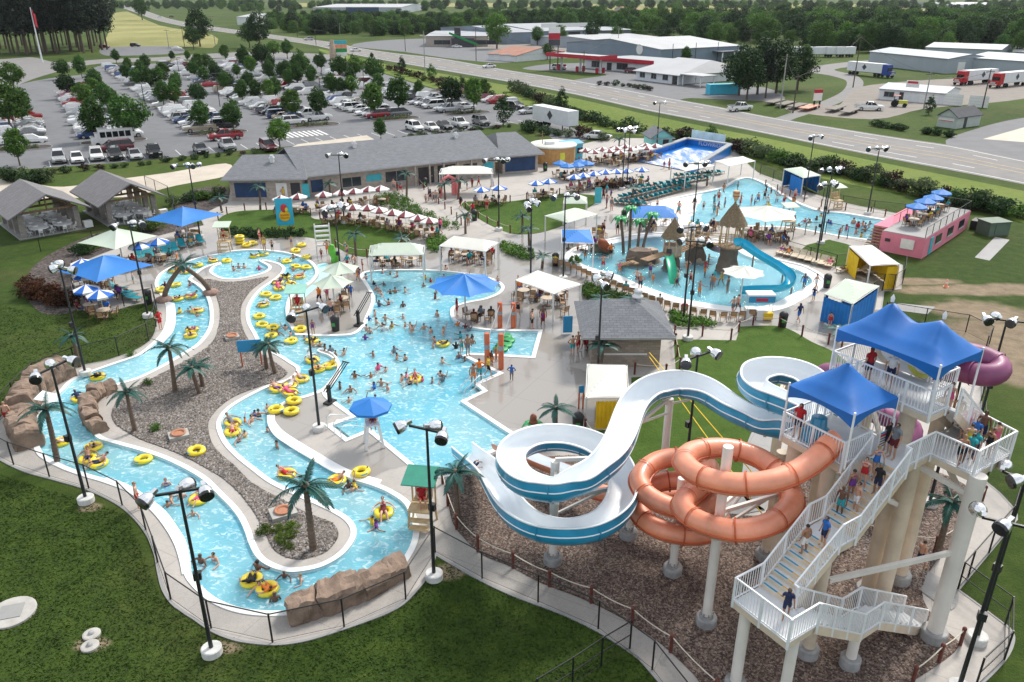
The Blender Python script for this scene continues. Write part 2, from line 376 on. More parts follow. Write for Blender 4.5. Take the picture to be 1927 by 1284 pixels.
W_PX = [(442,474),(413,480),(380,486),(349,496),(322,506),(305,518),(298,534),(303,547),(311,558),(318,572),(321,588),(320,606),(312,627),(295,646),(268,668),(243,678),(193,695),(143,715),(122,735),(105,751),(80,772),(69,795),(68,816),(73,835),(82,854),(101,867),(130,881),(165,893),(205,905),(250,922),(283,944),(312,967),(336,1000),(350,1027),(358,1052),(360,1078),(368,1092),(385,1110),(410,1129),(447,1144),(491,1151),(545,1150),(605,1133),(680,1105),(735,1075),(752,1061),(771,1030),(778,1000),(774,982),(762,952),(736,932),(703,917),(662,904),(633,890),(587,864),(545,839),(518,818),(507,800),(506,784),(514,771),(541,755),(577,745),(606,733),(624,713),(634,697),(633,683),(619,671),(600,664),(597,660),(601,658),(614,660),(629,668),(641,685),(641,702),(630,720),(616,737),(620,748),(672,786,1),(625,803,1),(654,826,1),(697,808,1),(806,898,1),(850,892,1),(880,868,1),(925,848,1),(950,838,1),(978,831,1),(866,757,1),(908,737,1),(892,724,1),(937,704,1),(869,671,1),(885,666,1),(1000,672,1),(1013,625,1),(931,624),(889,619),(869,613),(852,603),(847,590),(852,578),(879,569),(910,563),(935,553),(943,542),(936,533),(910,523),(869,516),(817,511),(765,510),(717,511),(690,514),(684,521),(690,531),(701,549),(706,563),(702,580),(694,598),(689,611),(678,624),(660,632),(610,634),(556,632,1),(540,603),(538,576),(546,557),(562,545),(580,533),(592,519),(592,507),(580,493),(556,482),(529,476),(485,472)]
I_PX = [(359,522),(355,528),(369,537),(382,549),(391,567),(395,588),(394,611),(386,630),(369,650),(350,662),(308,687),(260,711),(218,724),(190,735),(166,756),(158,774),(160,794),(172,814),(187,828),(220,838),(270,852),(312,867),(353,887),(383,906),(410,933),(433,956),(449,977),(460,1000),(468,1023),(479,1046),(495,1062),(524,1075),(553,1079),(600,1071),(635,1054),(658,1033),(670,1012),(670,994),(658,977),(635,962),(604,947),(569,932),(516,907),(483,883),(452,858),(429,833),(417,806),(419,790),(433,771),(462,752),(504,731),(546,717),(564,702),(564,692),(552,684),(525,667),(498,655),(484,630),(472,607),(470,586),(478,565),(496,544),(519,528),(534,515),(537,505),(527,497),(509,492),(491,489),(489,493),(505,503),(500,511),(478,519),(446,525),(421,524),(405,517),(400,511),(405,503),(417,498),(412,495),(388,502),(374,509)]
G_PX = [(382,529),(401,546),(411,571),(414,592),(411,617),(403,640),(384,659),(353,678),(312,700),(260,727),(229,744),(216,763),(210,781),(216,798),(239,815),(270,831),(312,846),(353,864),(395,887),(420,903),(449,929),(472,958),(491,989),(503,1014),(516,1037),(537,1050),(566,1055),(600,1047),(616,1039),(633,1020),(637,1004),(627,987),(600,975),(562,959),(541,946),(500,925),(471,907),(441,877),(412,852),(398,832),(392,806),(395,790),(412,769),(441,748),(483,731),(525,717),(541,704),(535,696),(516,682),(488,665),(463,632),(454,607),(453,588),(457,571),(473,548),(496,530),(506,522),(488,525),(457,530),(425,532),(396,527)]
B_PX = [(1182,408),(1230,385),(1300,368),(1360,355),(1388,340),(1410,336),(1440,348),(1490,378),(1541,398),(1592,403),(1667,416,1),(1642,452,1),(1581,444),(1536,436),(1490,428),(1440,426),(1310,422),(1240,424)]
K_PX = [(1069,482),(1082,469),(1109,462),(1148,452),(1200,443),(1260,440),(1330,448),(1393,462),(1420,478),(1468,491),(1509,501),(1534,513),(1549,524),(1551,535),(1541,543),(1509,560),(1478,576),(1447,584),(1405,586),(1364,583),(1312,575),(1267,566),(1227,553),(1186,538),(1156,524),(1127,515),(1092,505),(1073,495)]
M1_PX = [(838,918,1),(851,983),(869,1010),(908,1046),(960,1068),(1018,1099),(1091,1127),(1168,1164),(1241,1212),(1304,1270),(1340,1310),(1500,1335),(1640,1320),(1717,1284),(1805,1217),(1765,1175),(1735,1120),(1760,1060),(1808,1012),(1845,945),(1800,905),(1700,870),(1560,840),(1500,855),(1470,960),(1365,968),(1190,915),(1180,890),(1100,860),(960,866),(925,872),(900,893),(845,900)]
L3_PX = [(1120,812,1),(1190,808,1),(1188,712,1),(1272,706,1),(1268,640,1),(1385,642,1),(1393,616,1),(1470,616),(1528,645),(1575,668),(1640,740),(1500,800),(1450,792),(1415,845),(1400,935),(1365,940),(1195,895),(1130,847)]
L1_PX = [(411,415),(440,400),(500,396),(575,397),(592,413),(654,415),(729,425),(790,440),(760,460),(740,478),(700,485),(660,480),(630,465),(575,447),(480,450),(428,440)]
L2_PX = [(871,382),(960,380),(1055,366),(1125,370),(1118,385),(1090,402),(1060,425),(1010,440),(960,440),(900,412)]
L4_PX = [(1518,462,1),(1560,452,1),(1606,466),(1600,500),(1580,503),(1500,487)]
M2_PX = [(50,545),(52,520),(70,495),(110,470),(180,440),(260,425),(330,421),(385,425),(330,437),(250,459),(180,484),(150,500),(137,520),(138,545),(152,577),(120,592),(80,590),(50,562)]
M3_PX = [(330,400),(335,375),(370,355),(425,352),(430,385),(395,398),(378,412)]
D_,W_,I_,G_,B_,K_ = [outline(p) for p in (D_PX,W_PX,I_PX,G_PX,B_PX,K_PX)]
# ---- ground with the park's level cut out of it
big = [Vector(p) for p in ((-7000,-80),(7000,-80),(7000,9000),(-7000,9000))]
def ring(cx,cy,rx,ry,n=40): return [Vector((cx+rx*math.cos(2*math.pi*i/n),cy+ry*math.sin(2*math.pi*i/n))) for i in range(n)]
DI = offset(D_,-0.05)
ground = sheet('ground',big,M_GRASS,0.0,[DI])
# ---- deck: concrete with the three basins cut out
deck = sheet('pool_deck',D_,M_DECK,0.04,[W_,B_,K_])
mb = MB();ribbon(mb,D_,-0.02,0.10,-0.25,0.055);e = mb.build('kerb',M_WALK,deck)
island = sheet('island_deck',I_,M_DECK,0.04)
# ---- coping, walls and floors of the lazy river and activity pool
M_POOLFLOOR = pm('pool_plaster',(0.34,0.80,0.92),0.12,0.25,0.6)
M_POOLWALL = pm('pool_wall_plaster',(0.62,0.84,0.88),0.08,0.4,0.5)
def basin(name,loop,island=None,depth=1.2,cop=0.32):
    mb = MB();ribbon(mb,loop,0.0,[0.13 if (lambda q: 590 < q[0] < 648 and 652 < q[1] < 735)(px_of((p.x,p.y,0))) else cop for p in loop],0.03,0.085)
    if island: ribbon(mb,island,-cop*0.95,0.0,0.03,0.085)
    o = mb.build(name+'_coping',M_WHITE);tag(o,kind='structure')
    mb = MB()
    for lp in [loop]+([island] if island else []):
        n = len(lp)
        for i in range(n):
            a,b = lp[i],lp[(i+1) % n];mb.quad((*a,0.085),(*b,0.085),(*b,-depth-0.1),(*a,-depth-0.1))
    tag(mb.build(name+'_wall',M_POOLWALL),kind='structure')
    return sheet(name+'_floor',offset(loop,0.05),M_POOLFLOOR,-depth)
basin('pool',W_,I_)
def water_mat(name,tint,rip=1.0,scale=1.0,foam_glint=0.5,murk=0.45):
    m,nt,b = newmat(name);out = nt.nodes['Material Output'];v = _coord(nt)
    mp = nt.nodes.new('ShaderNodeMapping');mp.inputs['Scale'].default_value = (1.0,1.5,1.0);mp.inputs['Rotation'].default_value = (0,0,0.5);nt.links.new(v,mp.inputs['Vector'])
    n1 = nt.nodes.new('ShaderNodeTexNoise');n1.inputs['Scale'].default_value = 1.9*scale;n1.inputs['Detail'].default_value = 5;n1.inputs['Roughness'].default_value = 0.6;n1.inputs['Distortion'].default_value = 1.2
    nt.links.new(mp.outputs['Vector'],n1.inputs['Vector'])
    n2 = nt.nodes.new('ShaderNodeTexNoise');n2.inputs['Scale'].default_value = 5.5*scale;n2.inputs['Detail'].default_value = 4;n2.inputs['Distortion'].default_value = 0.8
    nt.links.new(mp.outputs['Vector'],n2.inputs['Vector'])
    ad = nt.nodes.new('ShaderNodeMath');ad.operation = 'MULTIPLY_ADD';ad.inputs[1].default_value = 0.35;nt.links.new(n2.outputs['Fac'],ad.inputs[0]);nt.links.new(n1.outputs['Fac'],ad.inputs[2])
    bp = nt.nodes.new('ShaderNodeBump');bp.inputs['Strength'].default_value = 1.0;bp.inputs['Distance'].default_value = 0.30*rip;nt.links.new(ad.outputs[0],bp.inputs['Height'])
    tr = nt.nodes.new('ShaderNodeBsdfTransparent');tr.inputs['Color'].default_value = (*tint,1)
    gl = nt.nodes.new('ShaderNodeBsdfGlossy');gl.inputs['Roughness'].default_value = 0.04;nt.links.new(bp.outputs['Normal'],gl.inputs['Normal'])
    fr = nt.nodes.new('ShaderNodeFresnel');fr.inputs['IOR'].default_value = 1.34;nt.links.new(bp.outputs['Normal'],fr.inputs['Normal'])
    ms = nt.nodes.new('ShaderNodeMixShader');nt.links.new(fr.outputs[0],ms.inputs[0]);nt.links.new(tr.outputs[0],ms.inputs[1]);nt.links.new(gl.outputs[0],ms.inputs[2])
    last = ms.outputs[0]
    sc_ = nt.nodes.new('ShaderNodeBsdfDiffuse');nt.links.new(_ramp(nt,_noise(nt,0.16,3,v).outputs['Fac'],[(0.35,(0.20,0.66,0.85)),(0.65,(0.46,0.84,0.92))]).outputs['Color'],sc_.inputs['Color']);m1 = nt.nodes.new('ShaderNodeMixShader');m1.inputs[0].default_value = murk;nt.links.new(last,m1.inputs[1]);nt.links.new(sc_.outputs[0],m1.inputs[2]);last = m1.outputs[0]   # bubbles and splash keep the water from being clear
    if foam_glint:   # white ripple crests: sky reflections painted as diffuse colour, with some froth
        r = _ramp(nt,n1.outputs['Fac'],[(0.52,(0,0,0)),(0.78,(foam_glint,)*3)])
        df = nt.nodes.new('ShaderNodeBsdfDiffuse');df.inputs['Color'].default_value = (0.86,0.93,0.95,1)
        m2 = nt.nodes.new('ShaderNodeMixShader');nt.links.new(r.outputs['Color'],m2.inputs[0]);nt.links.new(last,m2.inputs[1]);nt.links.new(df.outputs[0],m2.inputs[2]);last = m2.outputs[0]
    nt.links.new(last,out.inputs['Surface']);return m
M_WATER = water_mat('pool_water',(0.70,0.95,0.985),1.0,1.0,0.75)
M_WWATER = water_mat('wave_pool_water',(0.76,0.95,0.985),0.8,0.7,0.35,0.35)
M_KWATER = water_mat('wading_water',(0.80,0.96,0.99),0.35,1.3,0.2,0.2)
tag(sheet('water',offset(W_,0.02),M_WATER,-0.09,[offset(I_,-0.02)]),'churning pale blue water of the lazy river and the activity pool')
# wide white overflow ledges beside the river
def band(name,a_px,b_px,z0,z1,mat):
    A = outline(a_px,4,False);Bq = outline(b_px,4,False);n = min(len(A),len(Bq));mb = MB()
    for i in range(n-1):
        p,q,r,s = A[i],A[i+1],Bq[i+1],Bq[i]
        mb.add([(*p,z1),(*q,z1),(*r,z1),(*s,z1),(*p,z0),(*q,z0),(*r,z0),(*s,z0)],[(3,2,1,0),(0,1,5,4),(2,3,7,6)],False)
    mb.quad((*A[0],z0),(*Bq[0],z0),(*Bq[0],z1),(*A[0],z1));mb.quad((*A[n-1],z0),(*Bq[n-1],z0),(*Bq[n-1],z1),(*A[n-1],z1))
    return tag(mb.build(name,mat),kind='structure')
band('river_ledge',[(314,569),(317,584),(317,603),(310,625),(292,644)],[(329,573),(331,588),(331,607),(325,627),(307,647)],0.045,0.10,M_WHITE)
band('river_ledge',[(190,903),(215,913),(250,934),(287,966),(312,998),(329,1029),(339,1062),(343,1084)],[(205,901),(228,909),(254,921),(283,941),(312,964),(337,998),(352,1025),(361,1078)],0.045,0.10,M_WHITE)
band('river_ledge',[(518,783),(518,794),(533,813),(566,835),(608,860),(658,887),(719,906)],[(503,784),(504,800),(516,821),(545,842),(587,867),(633,893),(712,917)],0.045,0.10,M_WHITE)
# gravel, mulch and lawns
sheet('gravel_bed',G_,M_GRAVEL,0.055);M1_ = outline(M1_PX);sheet('mulch_bed',M1_,M_MULCH,0.06)
for px in (L1_PX,L2_PX,L3_PX,L4_PX): sheet('lawn',outline(px),M_LAWN,0.062)
sheet('planting_bed',outline(M2_PX),M_BED,0.012);sheet('planting_bed',outline(M3_PX),M_BED,0.012)
# concrete walks under the slides
def walk(px,z=0.075,name='footpath',mat=None): return sheet(name,outline(px,4),mat or M_WALK,z)
walk([(1183,880,1),(1195,893),(1365,938),(1400,934,1),(1440,962,1),(1365,968),(1190,905),(1170,888,1)])
walk([(1458,785),(1440,775),(1422,800),(1402,850),(1398,935),(1438,962),(1450,900),(1455,840)])
walk([(1580,1000,1),(1625,1000,1),(1672,1046),(1735,1072),(1800,1111),(1790,1150),(1740,1120),(1665,1062),(1600,1030)])
# ---- wave pool: sloping plaster beach under one sheet of water with a swell
def axis_floor(name,loop,p_shore,p_deep,z0,z1,mat,z_off=0.0,grid=2.0):
    a,d = at(*p_shore),at(*p_deep);dv = Vector((d.x-a.x,d.y-a.y));L = dv.length;dv.normalize()
    me = sheet_mesh(name,offset(loop,0.03),[],0,grid)
    for v in me.vertices:
        t = max(0,min(1,((v.co.x-a.x)*dv.x+(v.co.y-a.y)*dv.y)/L));v.co.z = z0 if t < 0.1 else (z0-(z0+0.12)*(t-0.1)/0.2 if t < 0.3 else -0.12+(z1+0.12)*(t-0.3)/0.7)
    me.materials.append(mat);return tag(link(name,me),kind='structure')
def beach_mat():
    m,nt,b = newmat('beach_plaster');v = _coord(nt);sx = nt.nodes.new('ShaderNodeSeparateXYZ');nt.links.new(v,sx.inputs[0])
    n = _noise(nt,0.2,4,v);a = nt.nodes.new('ShaderNodeMath');a.operation = 'MULTIPLY_ADD';a.inputs[1].default_value = 0.3;nt.links.new(n.outputs['Fac'],a.inputs[0]);nt.links.new(sx.outputs['Z'],a.inputs[2])
    mr = nt.nodes.new('ShaderNodeMapRange');mr.inputs['From Min'].default_value = 0.1;mr.inputs['From Max'].default_value = -0.9;nt.links.new(a.outputs[0],mr.inputs['Value'])
    r = _ramp(nt,mr.outputs['Result'],[(0.0,(0.74,0.73,0.71)),(0.35,(0.66,0.80,0.84)),(1.0,(0.36,0.70,0.80))]);nt.links.new(r.outputs['Color'],b.inputs['Base Color']);b.inputs['Roughness'].default_value = 0.45;return m
M_BEACH = beach_mat()
axis_floor('wave_pool_floor',B_,(1205,398),(1600,428),0.035,-1.5,M_BEACH)
me = sheet_mesh('wave_pool_water',offset(B_,0.02),[],-0.10,0.9)
wa = at(1400,400);wb = at(1560,420);wd = Vector((wb.x-wa.x,wb.y-wa.y)).normalized()
for v in me.vertices:
    s = (v.co.x-wa.x)*wd.x+(v.co.y-wa.y)*wd.y;amp = 0.16*max(0,min(1,(s+6)/18));v.co.z += amp*math.sin(s*0.85+0.25*math.sin(v.co.y*0.3))
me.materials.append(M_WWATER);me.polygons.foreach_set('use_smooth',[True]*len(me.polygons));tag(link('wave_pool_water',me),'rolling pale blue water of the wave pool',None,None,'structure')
mb = MB();ribbon(mb,offset(B_,0.0),0.0,0.5,-0.02,0.07);tag(mb.build('wave_pool_coping',M_WHITE),kind='structure')
mb = MB();n = len(B_)
for i in range(n): a,b = B_[i],B_[(i+1) % n];mb.quad((*a,0.07),(*b,0.07),(*b,-1.7),(*a,-1.7))
tag(mb.build('wave_pool_wall',M_POOLWALL),kind='structure')
# ---- children's wading pool
M_KFLOOR = pm('wading_floor_paint',(0.42,0.82,0.94),0.16,0.12,0.55)
sheet('wading_pool_floor',offset(K_,0.03),M_KFLOOR,-0.34)
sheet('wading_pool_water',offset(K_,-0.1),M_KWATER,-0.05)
mb = MB();ribbon(mb,K_,-1.1,0.02,-0.4,-0.04);ribbon(mb,K_,0.0,0.35,-0.02,0.06);tag(mb.build('wading_pool_coping',M_WHITE),kind='structure')
# ---- shallow side channel beside the river entry
sheet('side_channel',outline([(597,500),(616,497),(622,511),(612,527),(592,545),(574,562),(566,585),(556,600),(552,585),(560,560),(584,540),(600,522)]),M_KFLOOR,0.052)
# ---- parking lot, highway, drives
P_PX = [(90,316,1),(250,304),(480,281),(560,275),(742,262),(924,240),(960,232),(1010,236),(1035,258),(1060,280,1),(1110,262,1),(1075,240),(1000,213),(950,195),(880,180),(814,168),(724,140),(650,118),(600,108),(480,107),(350,115),(274,121),(185,125),(160,140),(105,146),(50,156),(0,172),(-40,180),(-70,320),(60,318)]
P_ = outline(P_PX,3);sheet('parking_lot',P_,M_ASPH,0.02)
HN = [(190,4),(230,15),(290,37),(336,48),(400,58),(460,66),(530,76),(597,87),(650,100),(729,115),(804,128),(960,155),(1085,179),(1209,207),(1334,231),(1440,252),(1566,278),(1693,303),(1794,322),(1927,348),(2300,430)]
HF = [(200,2),(250,13),(310,33),(350,42),(420,53),(480,61),(545,70),(620,79),(679,91),(740,100),(829,110),(960,133),(1085,152),(1249,183),(1344,200),(1440,219),(1566,240),(1693,260),(1789,274),(1927,302),(2300,370)]
A_,F_ = outline(HN,3,False),outline(HF,3,False)
sheet('highway',A_+F_[::-1],M_ROAD,0.03)
def lane(t,w,mat,dash=None,off=0.0,name='lane_marking'):
    C = [A_[i]+(F_[i]-A_[i])*t for i in range(min(len(A_),len(F_)))]
    # resample by length
    mb = MB();pts = [C[0]];
    for i in range(1,len(C)):
        d = (C[i]-C[i-1]).length;k = max(1,int(d/3.0))
        pts += [C[i-1]+(C[i]-C[i-1])*(j/k) for j in range(1,k+1)]
    acc = 0
    for i in range(len(pts)-1):
        a,b = pts[i],pts[i+1];d = (b-a).length;acc += d
        if dash and (acc % dash[0]) > dash[1]: continue
        u = (b-a).normalized();q = Vector((-u.y,u.x))
        mb.quad((*(a+q*(off-w/2)),0.036),(*(b+q*(off-w/2)),0.036),(*(b+q*(off+w/2)),0.036),(*(a+q*(off+w/2)),0.036))
    o = mb.build(name,mat);tag(o,kind='structure')
for t in (0.06,0.94): lane(t,0.22,M_PAINT)
for t in (0.25,0.75): lane(t,0.2,M_PAINT,(12,4))
lane(0.43,0.16,M_YPAINT,None);lane(0.57,0.16,M_YPAINT,None)
DZ = [0.0]
def drive(px,mat=M_ASPH,z=0.016,name='side_road',sub=4): DZ[0] += 0.0022;return sheet(name,outline(px,sub),mat,z+DZ[0])
drive([(1380,216),(1430,228),(1490,212),(1545,192),(1585,172),(1592,152),(1560,142),(1525,136),(1540,124),(1632,114),(1640,121),(1570,131),(1610,142),(1625,156),(1612,176),(1570,198),(1500,222),(1450,236)],M_ROAD)
drive([(1040,163),(1085,150),(1140,140),(1000,132),(985,128),(1050,120),(1200,120),(1345,160),(1440,165),(1470,190),(1300,185),(1260,190)],M_ASPH)
drive([(1575,200),(1600,175),(1640,160),(1800,148),(1927,150),(1960,175),(1900,190),(1740,205),(1640,225),(1480,208),(1520,195)],M_GRAVLOT)
drive([(1780,272),(1830,245),(1927,222),(2050,215),(2100,330),(1927,304)],M_ASPH);drive([(1850,262,1),(1927,240,1),(2050,235,1),(2050,268,1),(1927,268,1)],M_PLAZA)
drive([(660,86),(740,75),(900,72),(960,85),(990,100),(960,118),(860,112),(760,98)],M_ASPH)
drive([(790,66),(960,80),(1120,84),(1220,90),(1240,100),(1040,110),(960,100),(860,84)],M_GRAVLOT)
drive([(0,112),(60,108),(110,118),(190,112),(300,108),(350,104),(480,98),(620,103),(640,112),(480,107),(300,115),(190,120),(130,130),(60,150),(0,176),(-60,185),(-60,110)],M_ROAD)
drive([(190,92),(235,88),(330,88),(345,100),(280,104),(200,105)],M_ASPH)
drive([(-20,330),(60,345),(120,352),(220,338),(320,325),(425,308),(430,330),(330,350),(250,370),(180,372),(60,378),(-20,398)],M_PLAZA,0.002,'service_drive')
sheet('entry_plaza',outline([(535,284,1),(560,272,1),(690,255,1),(708,265,1),(700,285,1),(540,300,1)]),M_PLAZA,0.03)
# mown verge between the lot and the highway, the far field, the far airfield
sheet('verge',outline([(600,92),(729,122),(804,134),(960,162),(1085,186),(1209,214),(1334,240),(1440,260),(1566,287),(1693,313),(1794,333),(1927,360),(2100,400),(2100,470),(1927,420),(1790,380),(1640,355),(1500,325),(1380,290),(1270,262),(1140,250),(1080,235),(1000,210),(900,182),(814,165),(724,138),(640,112)],3),M_VERGE,0.008)
sheet('field',outline([(195,90),(205,60),(215,25),(240,22),(300,48),(400,66),(400,90),(340,88),(230,88)],3),M_FIELD,0.008)
sheet('field',outline([(1180,26,1),(1927,26,1),(2400,30,1),(2400,8,1),(1100,8,1)],2),M_FIELD,0.01);sheet('field',outline([(520,13,1),(1000,13,1),(1000,6,1),(500,6,1)],2),M_FIELD,0.01)
sheet('runway',outline([(1450,21,1),(2400,24,1),(2400,21,1),(1450,18.5,1)],2),M_PLAZA,0.03)
# ================================================================== WATER SLIDES AND TOWER
def wroot(name,base,label,cat,group=None):
    o = empty(name,Vector(base),0,label,cat,group);o['_b'] = 1;return o
def wpart(mb,name,mat,root):
    """part built in world coordinates, hung under a root Empty (or under a part of it)"""
    loc = -root.location if root.type == 'EMPTY' else (0,0,0)
    return mb.build(name,mat,root,loc)
M_BLUE = pm('slide_blue',(0.015,0.27,0.47),0.25,0.7,0.38,coat=0.5);M_SLWHITE = pm('slide_white',(0.80,0.84,0.87),0.06,0.6,0.32,coat=0.2)
M_ORANGE = pm('slide_orange',(0.80,0.28,0.15),0.28,0.8,0.5,coat=0.35,spec=1.0);M_ORDARK = pm('slide_orange_flange',(0.50,0.10,0.03),0.2,1.0,0.4)
M_PURPLE = pm('slide_purple',(0.24,0.055,0.15),0.3,0.8,0.45,coat=0.2);M_YSLIDE = pm('slide_yellow',(0.62,0.62,0.06),0.15,0.8,0.3,coat=0.3)
M_COLUMN = pm('column_beige',(0.68,0.57,0.44),0.18,0.9,0.5);M_COLWHITE = pm('column_white',(0.74,0.70,0.65),0.1,0.9,0.5)
M_PIER = pm('pier_concrete',(0.33,0.33,0.33),0.25,3.0,0.85,0.2);M_RAIL = pm('railing_white',(0.78,0.80,0.82),0.07,2.0,0.4)
M_TDECK = pm('tower_deck',(0.62,0.64,0.66),0.12,1.2,0.6);M_TBLUE = pm('tread_blue',(0.02,0.28,0.45),0.2,4,0.7);M_TYEL = pm('tread_yellow',(0.70,0.42,0.10),0.2,4,0.7)
M_BCANVAS = pm('canvas_blue',(0.004,0.13,0.46),0.18,0.6,0.55)
def spline3(P,sub=6):
    P = [Vector(p) for p in P];out = []
    for i in range(len(P)-1):
        p0,p1,p2,p3 = P[max(i-1,0)],P[i],P[i+1],P[min(i+2,len(P)-1)]
        for k in range(sub):
            t = k/sub;out.append(0.5*((2*p1)+(p2-p0)*t+(2*p0-5*p1+4*p2-p3)*t*t+(3*p1-p0-3*p2+p3)*t**3))
    out.append(P[-1]);return out
def relax(P,n=3):
    for _ in range(n): P = [P[0]]+[(P[i-1]+2*P[i]+P[i+1])/4 for i in range(1,len(P)-1)]+[P[-1]]
    return P
def frames(P,bank=0.0):
    F = [];n = len(P)
    for i in range(n):
        d = (P[min(i+1,n-1)]-P[max(i-1,0)]).normalized();r = d.cross(Vector((0,0,1))).normalized()
        i0,i1 = max(i-4,0),min(i+4,n-1);a = (P[i]-P[i0]);b = (P[i1]-P[i]);k = 0
        if a.length > 1e-4 and b.length > 1e-4: k = max(-1,min(1,a.normalized().cross(b.normalized()).z/(0.5*(a.length+b.length))*2.0))
        M = Matrix.Rotation(-bank*k,3,d);r = M @ r;u = r.cross(d).normalized();F.append((r,u,d))
    return F
def flume(P,prof,mb,bank=0.0,close=False,fr=None):
    fr = fr or frames(P,bank);k = len(prof);L = []
    for p,(r,u,d) in zip(P,fr): L += [p+r*a+u*b for a,b in prof]
    mb.add(L,[(i*k+j,i*k+(j+1) % k,(i+1)*k+(j+1) % k,(i+1)*k+j) for i in range(len(P)-1) for j in range(k if close else k-1)],True)
def rings(P,prof,every,w,mat,name,root,bank=0.0,close=False,fr=None,start=None):
    fr = fr or frames(P,bank);acc = every if start is None else start;k = len(prof)
    for i in range(1,len(P)-1):
        acc += (P[i]-P[i-1]).length
        if acc >= every:
            acc = 0;mb = MB();r,u,d = fr[i];L = []
            for s in (-w/2,w/2):
                L += [P[i]+r*a+u*b+d*s for a,b in prof]
            mb.add(L,[(j,(j+1) % k,k+(j+1) % k,k+j) for j in range(k if close else k-1)],True)
            wpart(mb,name,mat,root)
# ---- blue open flume
bl = [(1515,792,8.05),(1480,782,8.0),(1447,770,7.9),(1415,752,7.75),(1402,732,7.65),(1422,717,7.55),(1470,714,7.45),(1515,726,7.35),(1545,752,7.25),(1552,792,7.15),(1528,822,7.08),(1485,828,7.0),(1440,816,6.9),(1395,800,6.8),(1355,776,6.7),(1325,752,6.6),(1285,738,6.5),(1237,742,6.4),(1197,768,6.25),(1178,812,6.1),(1165,858,5.95),(1140,897,5.75),(1100,922,5.6),(1050,944,5.35),(994,935,5.1),(958,906,4.85),(962,866,4.55),(1010,842,4.3),(1078,842,4.1),(1140,866,3.95),(1172,912,3.8),(1174,965,3.65),(1142,1006,3.5),(1072,1024,3.35),(1003,1012,3.05),(962,980,2.75),(938,938,2.3),(920,904,1.6),(893,882,0.75),(872,864,0.15)]
BP = relax(spline3([at(*q) for q in bl],6),4)
blue = wroot('open_flume_slide',at(1040,1050),'long open blue flume slide with white inside, looping twice down to the pool','water slide')
def uprof(w,h,lip,n=9,out=0.0):
    pts = []
    for i in range(n+1):
        a = math.pi*(-0.5+i/n);pts.append(((w+out)*math.sin(a),(h+out)*(1-math.cos(a))-out))
    pts = [(-(w+out),h+lip)]+pts+[((w+out),h+lip)];return pts
IN,OUT = uprof(0.60,0.5,0.38),uprof(0.60,0.5,0.38,out=0.05)
FR = frames(BP,R(20))
m = MB();flume(BP,IN,m,fr=FR);wpart(m,'inner_trough',M_SLWHITE,blue)
m = MB();flume(BP,OUT,m,fr=FR);shell = wpart(m,'outer_shell',M_BLUE,blue)
m = MB()
for sg in (-1,1): flume(BP,[(sg*0.58,0.875),(sg*0.58,0.91),(sg*0.69,0.91),(sg*0.69,0.85),(sg*0.63,0.85)],m,fr=FR)
wpart(m,'rim',M_SLWHITE,blue)
m = MB()
for sg in (-1,1): flume(BP,[(sg*0.652,0.44),(sg*0.68,0.47),(sg*0.652,0.50)],m,fr=FR)
wpart(m,'side_stripe',M_SLWHITE,blue)
rings(BP,uprof(0.60,0.5,0.32,out=0.10),2.3,0.07,M_BLUE,'joint_flange',blue,fr=FR,start=1.0)
# ---- orange tube
orr = [(1575,828,8.9),(1560,838,8.75),(1544,856,8.55),(1513,880,8.35),(1481,897,8.15),(1440,909,8.0),(1388,912,7.8),(1346,906,7.6),(1309,892,7.45),(1288,871,7.3),(1296,854,7.15),(1326,845,7.0),(1367,844,6.85),(1409,854,6.7),(1440,869,6.55),(1465,890,6.4),(1484,916,6.3),(1492,941,6.2),(1481,961,6.1),(1457,982,6.0),(1419,996,5.88),(1377,999,5.75),(1336,990,5.6),(1301,974,5.5),(1284,953,5.4),(1292,936,5.3),(1313,920,5.2),(1332,900,5.1),(1335,880,5.02),(1315,864,4.95),(1272,861,4.88),(1242,866,4.8),(1217,880,4.7),(1203,901,4.6),(1211,924,4.5),(1232,942,4.4),(1263,955,4.3),(1300,961,4.2),(1332,952,4.1),(1345,934,3.95),(1325,914,3.8),(1285,905,3.65),(1245,907,3.5),(1212,922,3.38),(1200,946,3.25),(1210,976,3.15),(1242,997,3.05),(1284,1007,2.95),(1325,1006,2.85),(1352,990,2.7),(1352,965,2.55),(1318,945,2.4),(1260,938,2.2),(1190,937,1.9),(1129,928,1.6),(1087,908,1.3)]
OP = relax(spline3([at(*q) for q in orr],6),3)
orange = wroot('tube_slide',at(1328,1175),'orange tube slide coiling in three stacked loops below the tower','water slide')
def cprof(r,n=14): return [(r*math.cos(2*math.pi*j/n),r*math.sin(2*math.pi*j/n)) for j in range(n)]
OF = frames(OP)
m = MB();flume(OP,cprof(0.46),m,close=True,fr=OF);wpart(m,'tube',M_ORANGE,orange)
m = MB()
for sg in (-1,1): flume(OP,[(sg*0.45,-0.06),(sg*0.53,-0.06),(sg*0.53,-0.10),(sg*0.45,-0.10)],m,fr=OF)
wpart(m,'seam_flange',M_ORDARK,orange);rings(OP,cprof(0.53),1.7,0.07,M_ORDARK,'joint_flange',orange,close=True,fr=OF,start=0.9)
oe = [(1087,908,1.3),(1045,891,1.0),(1014,879,0.8),(975,862,0.5),(938,846,0.2)]
OE = relax(spline3([at(*q) for q in oe],5),2);OEF = frames(OE)
m = MB();flume(OE,uprof(0.43,0.43,0.12,out=0.04),m,fr=OEF);wpart(m,'exit_shell',M_ORANGE,orange)
m = MB();flume(OE,uprof(0.42,0.42,0.13),m,fr=OEF);wpart(m,'exit_trough',M_SLWHITE,orange)
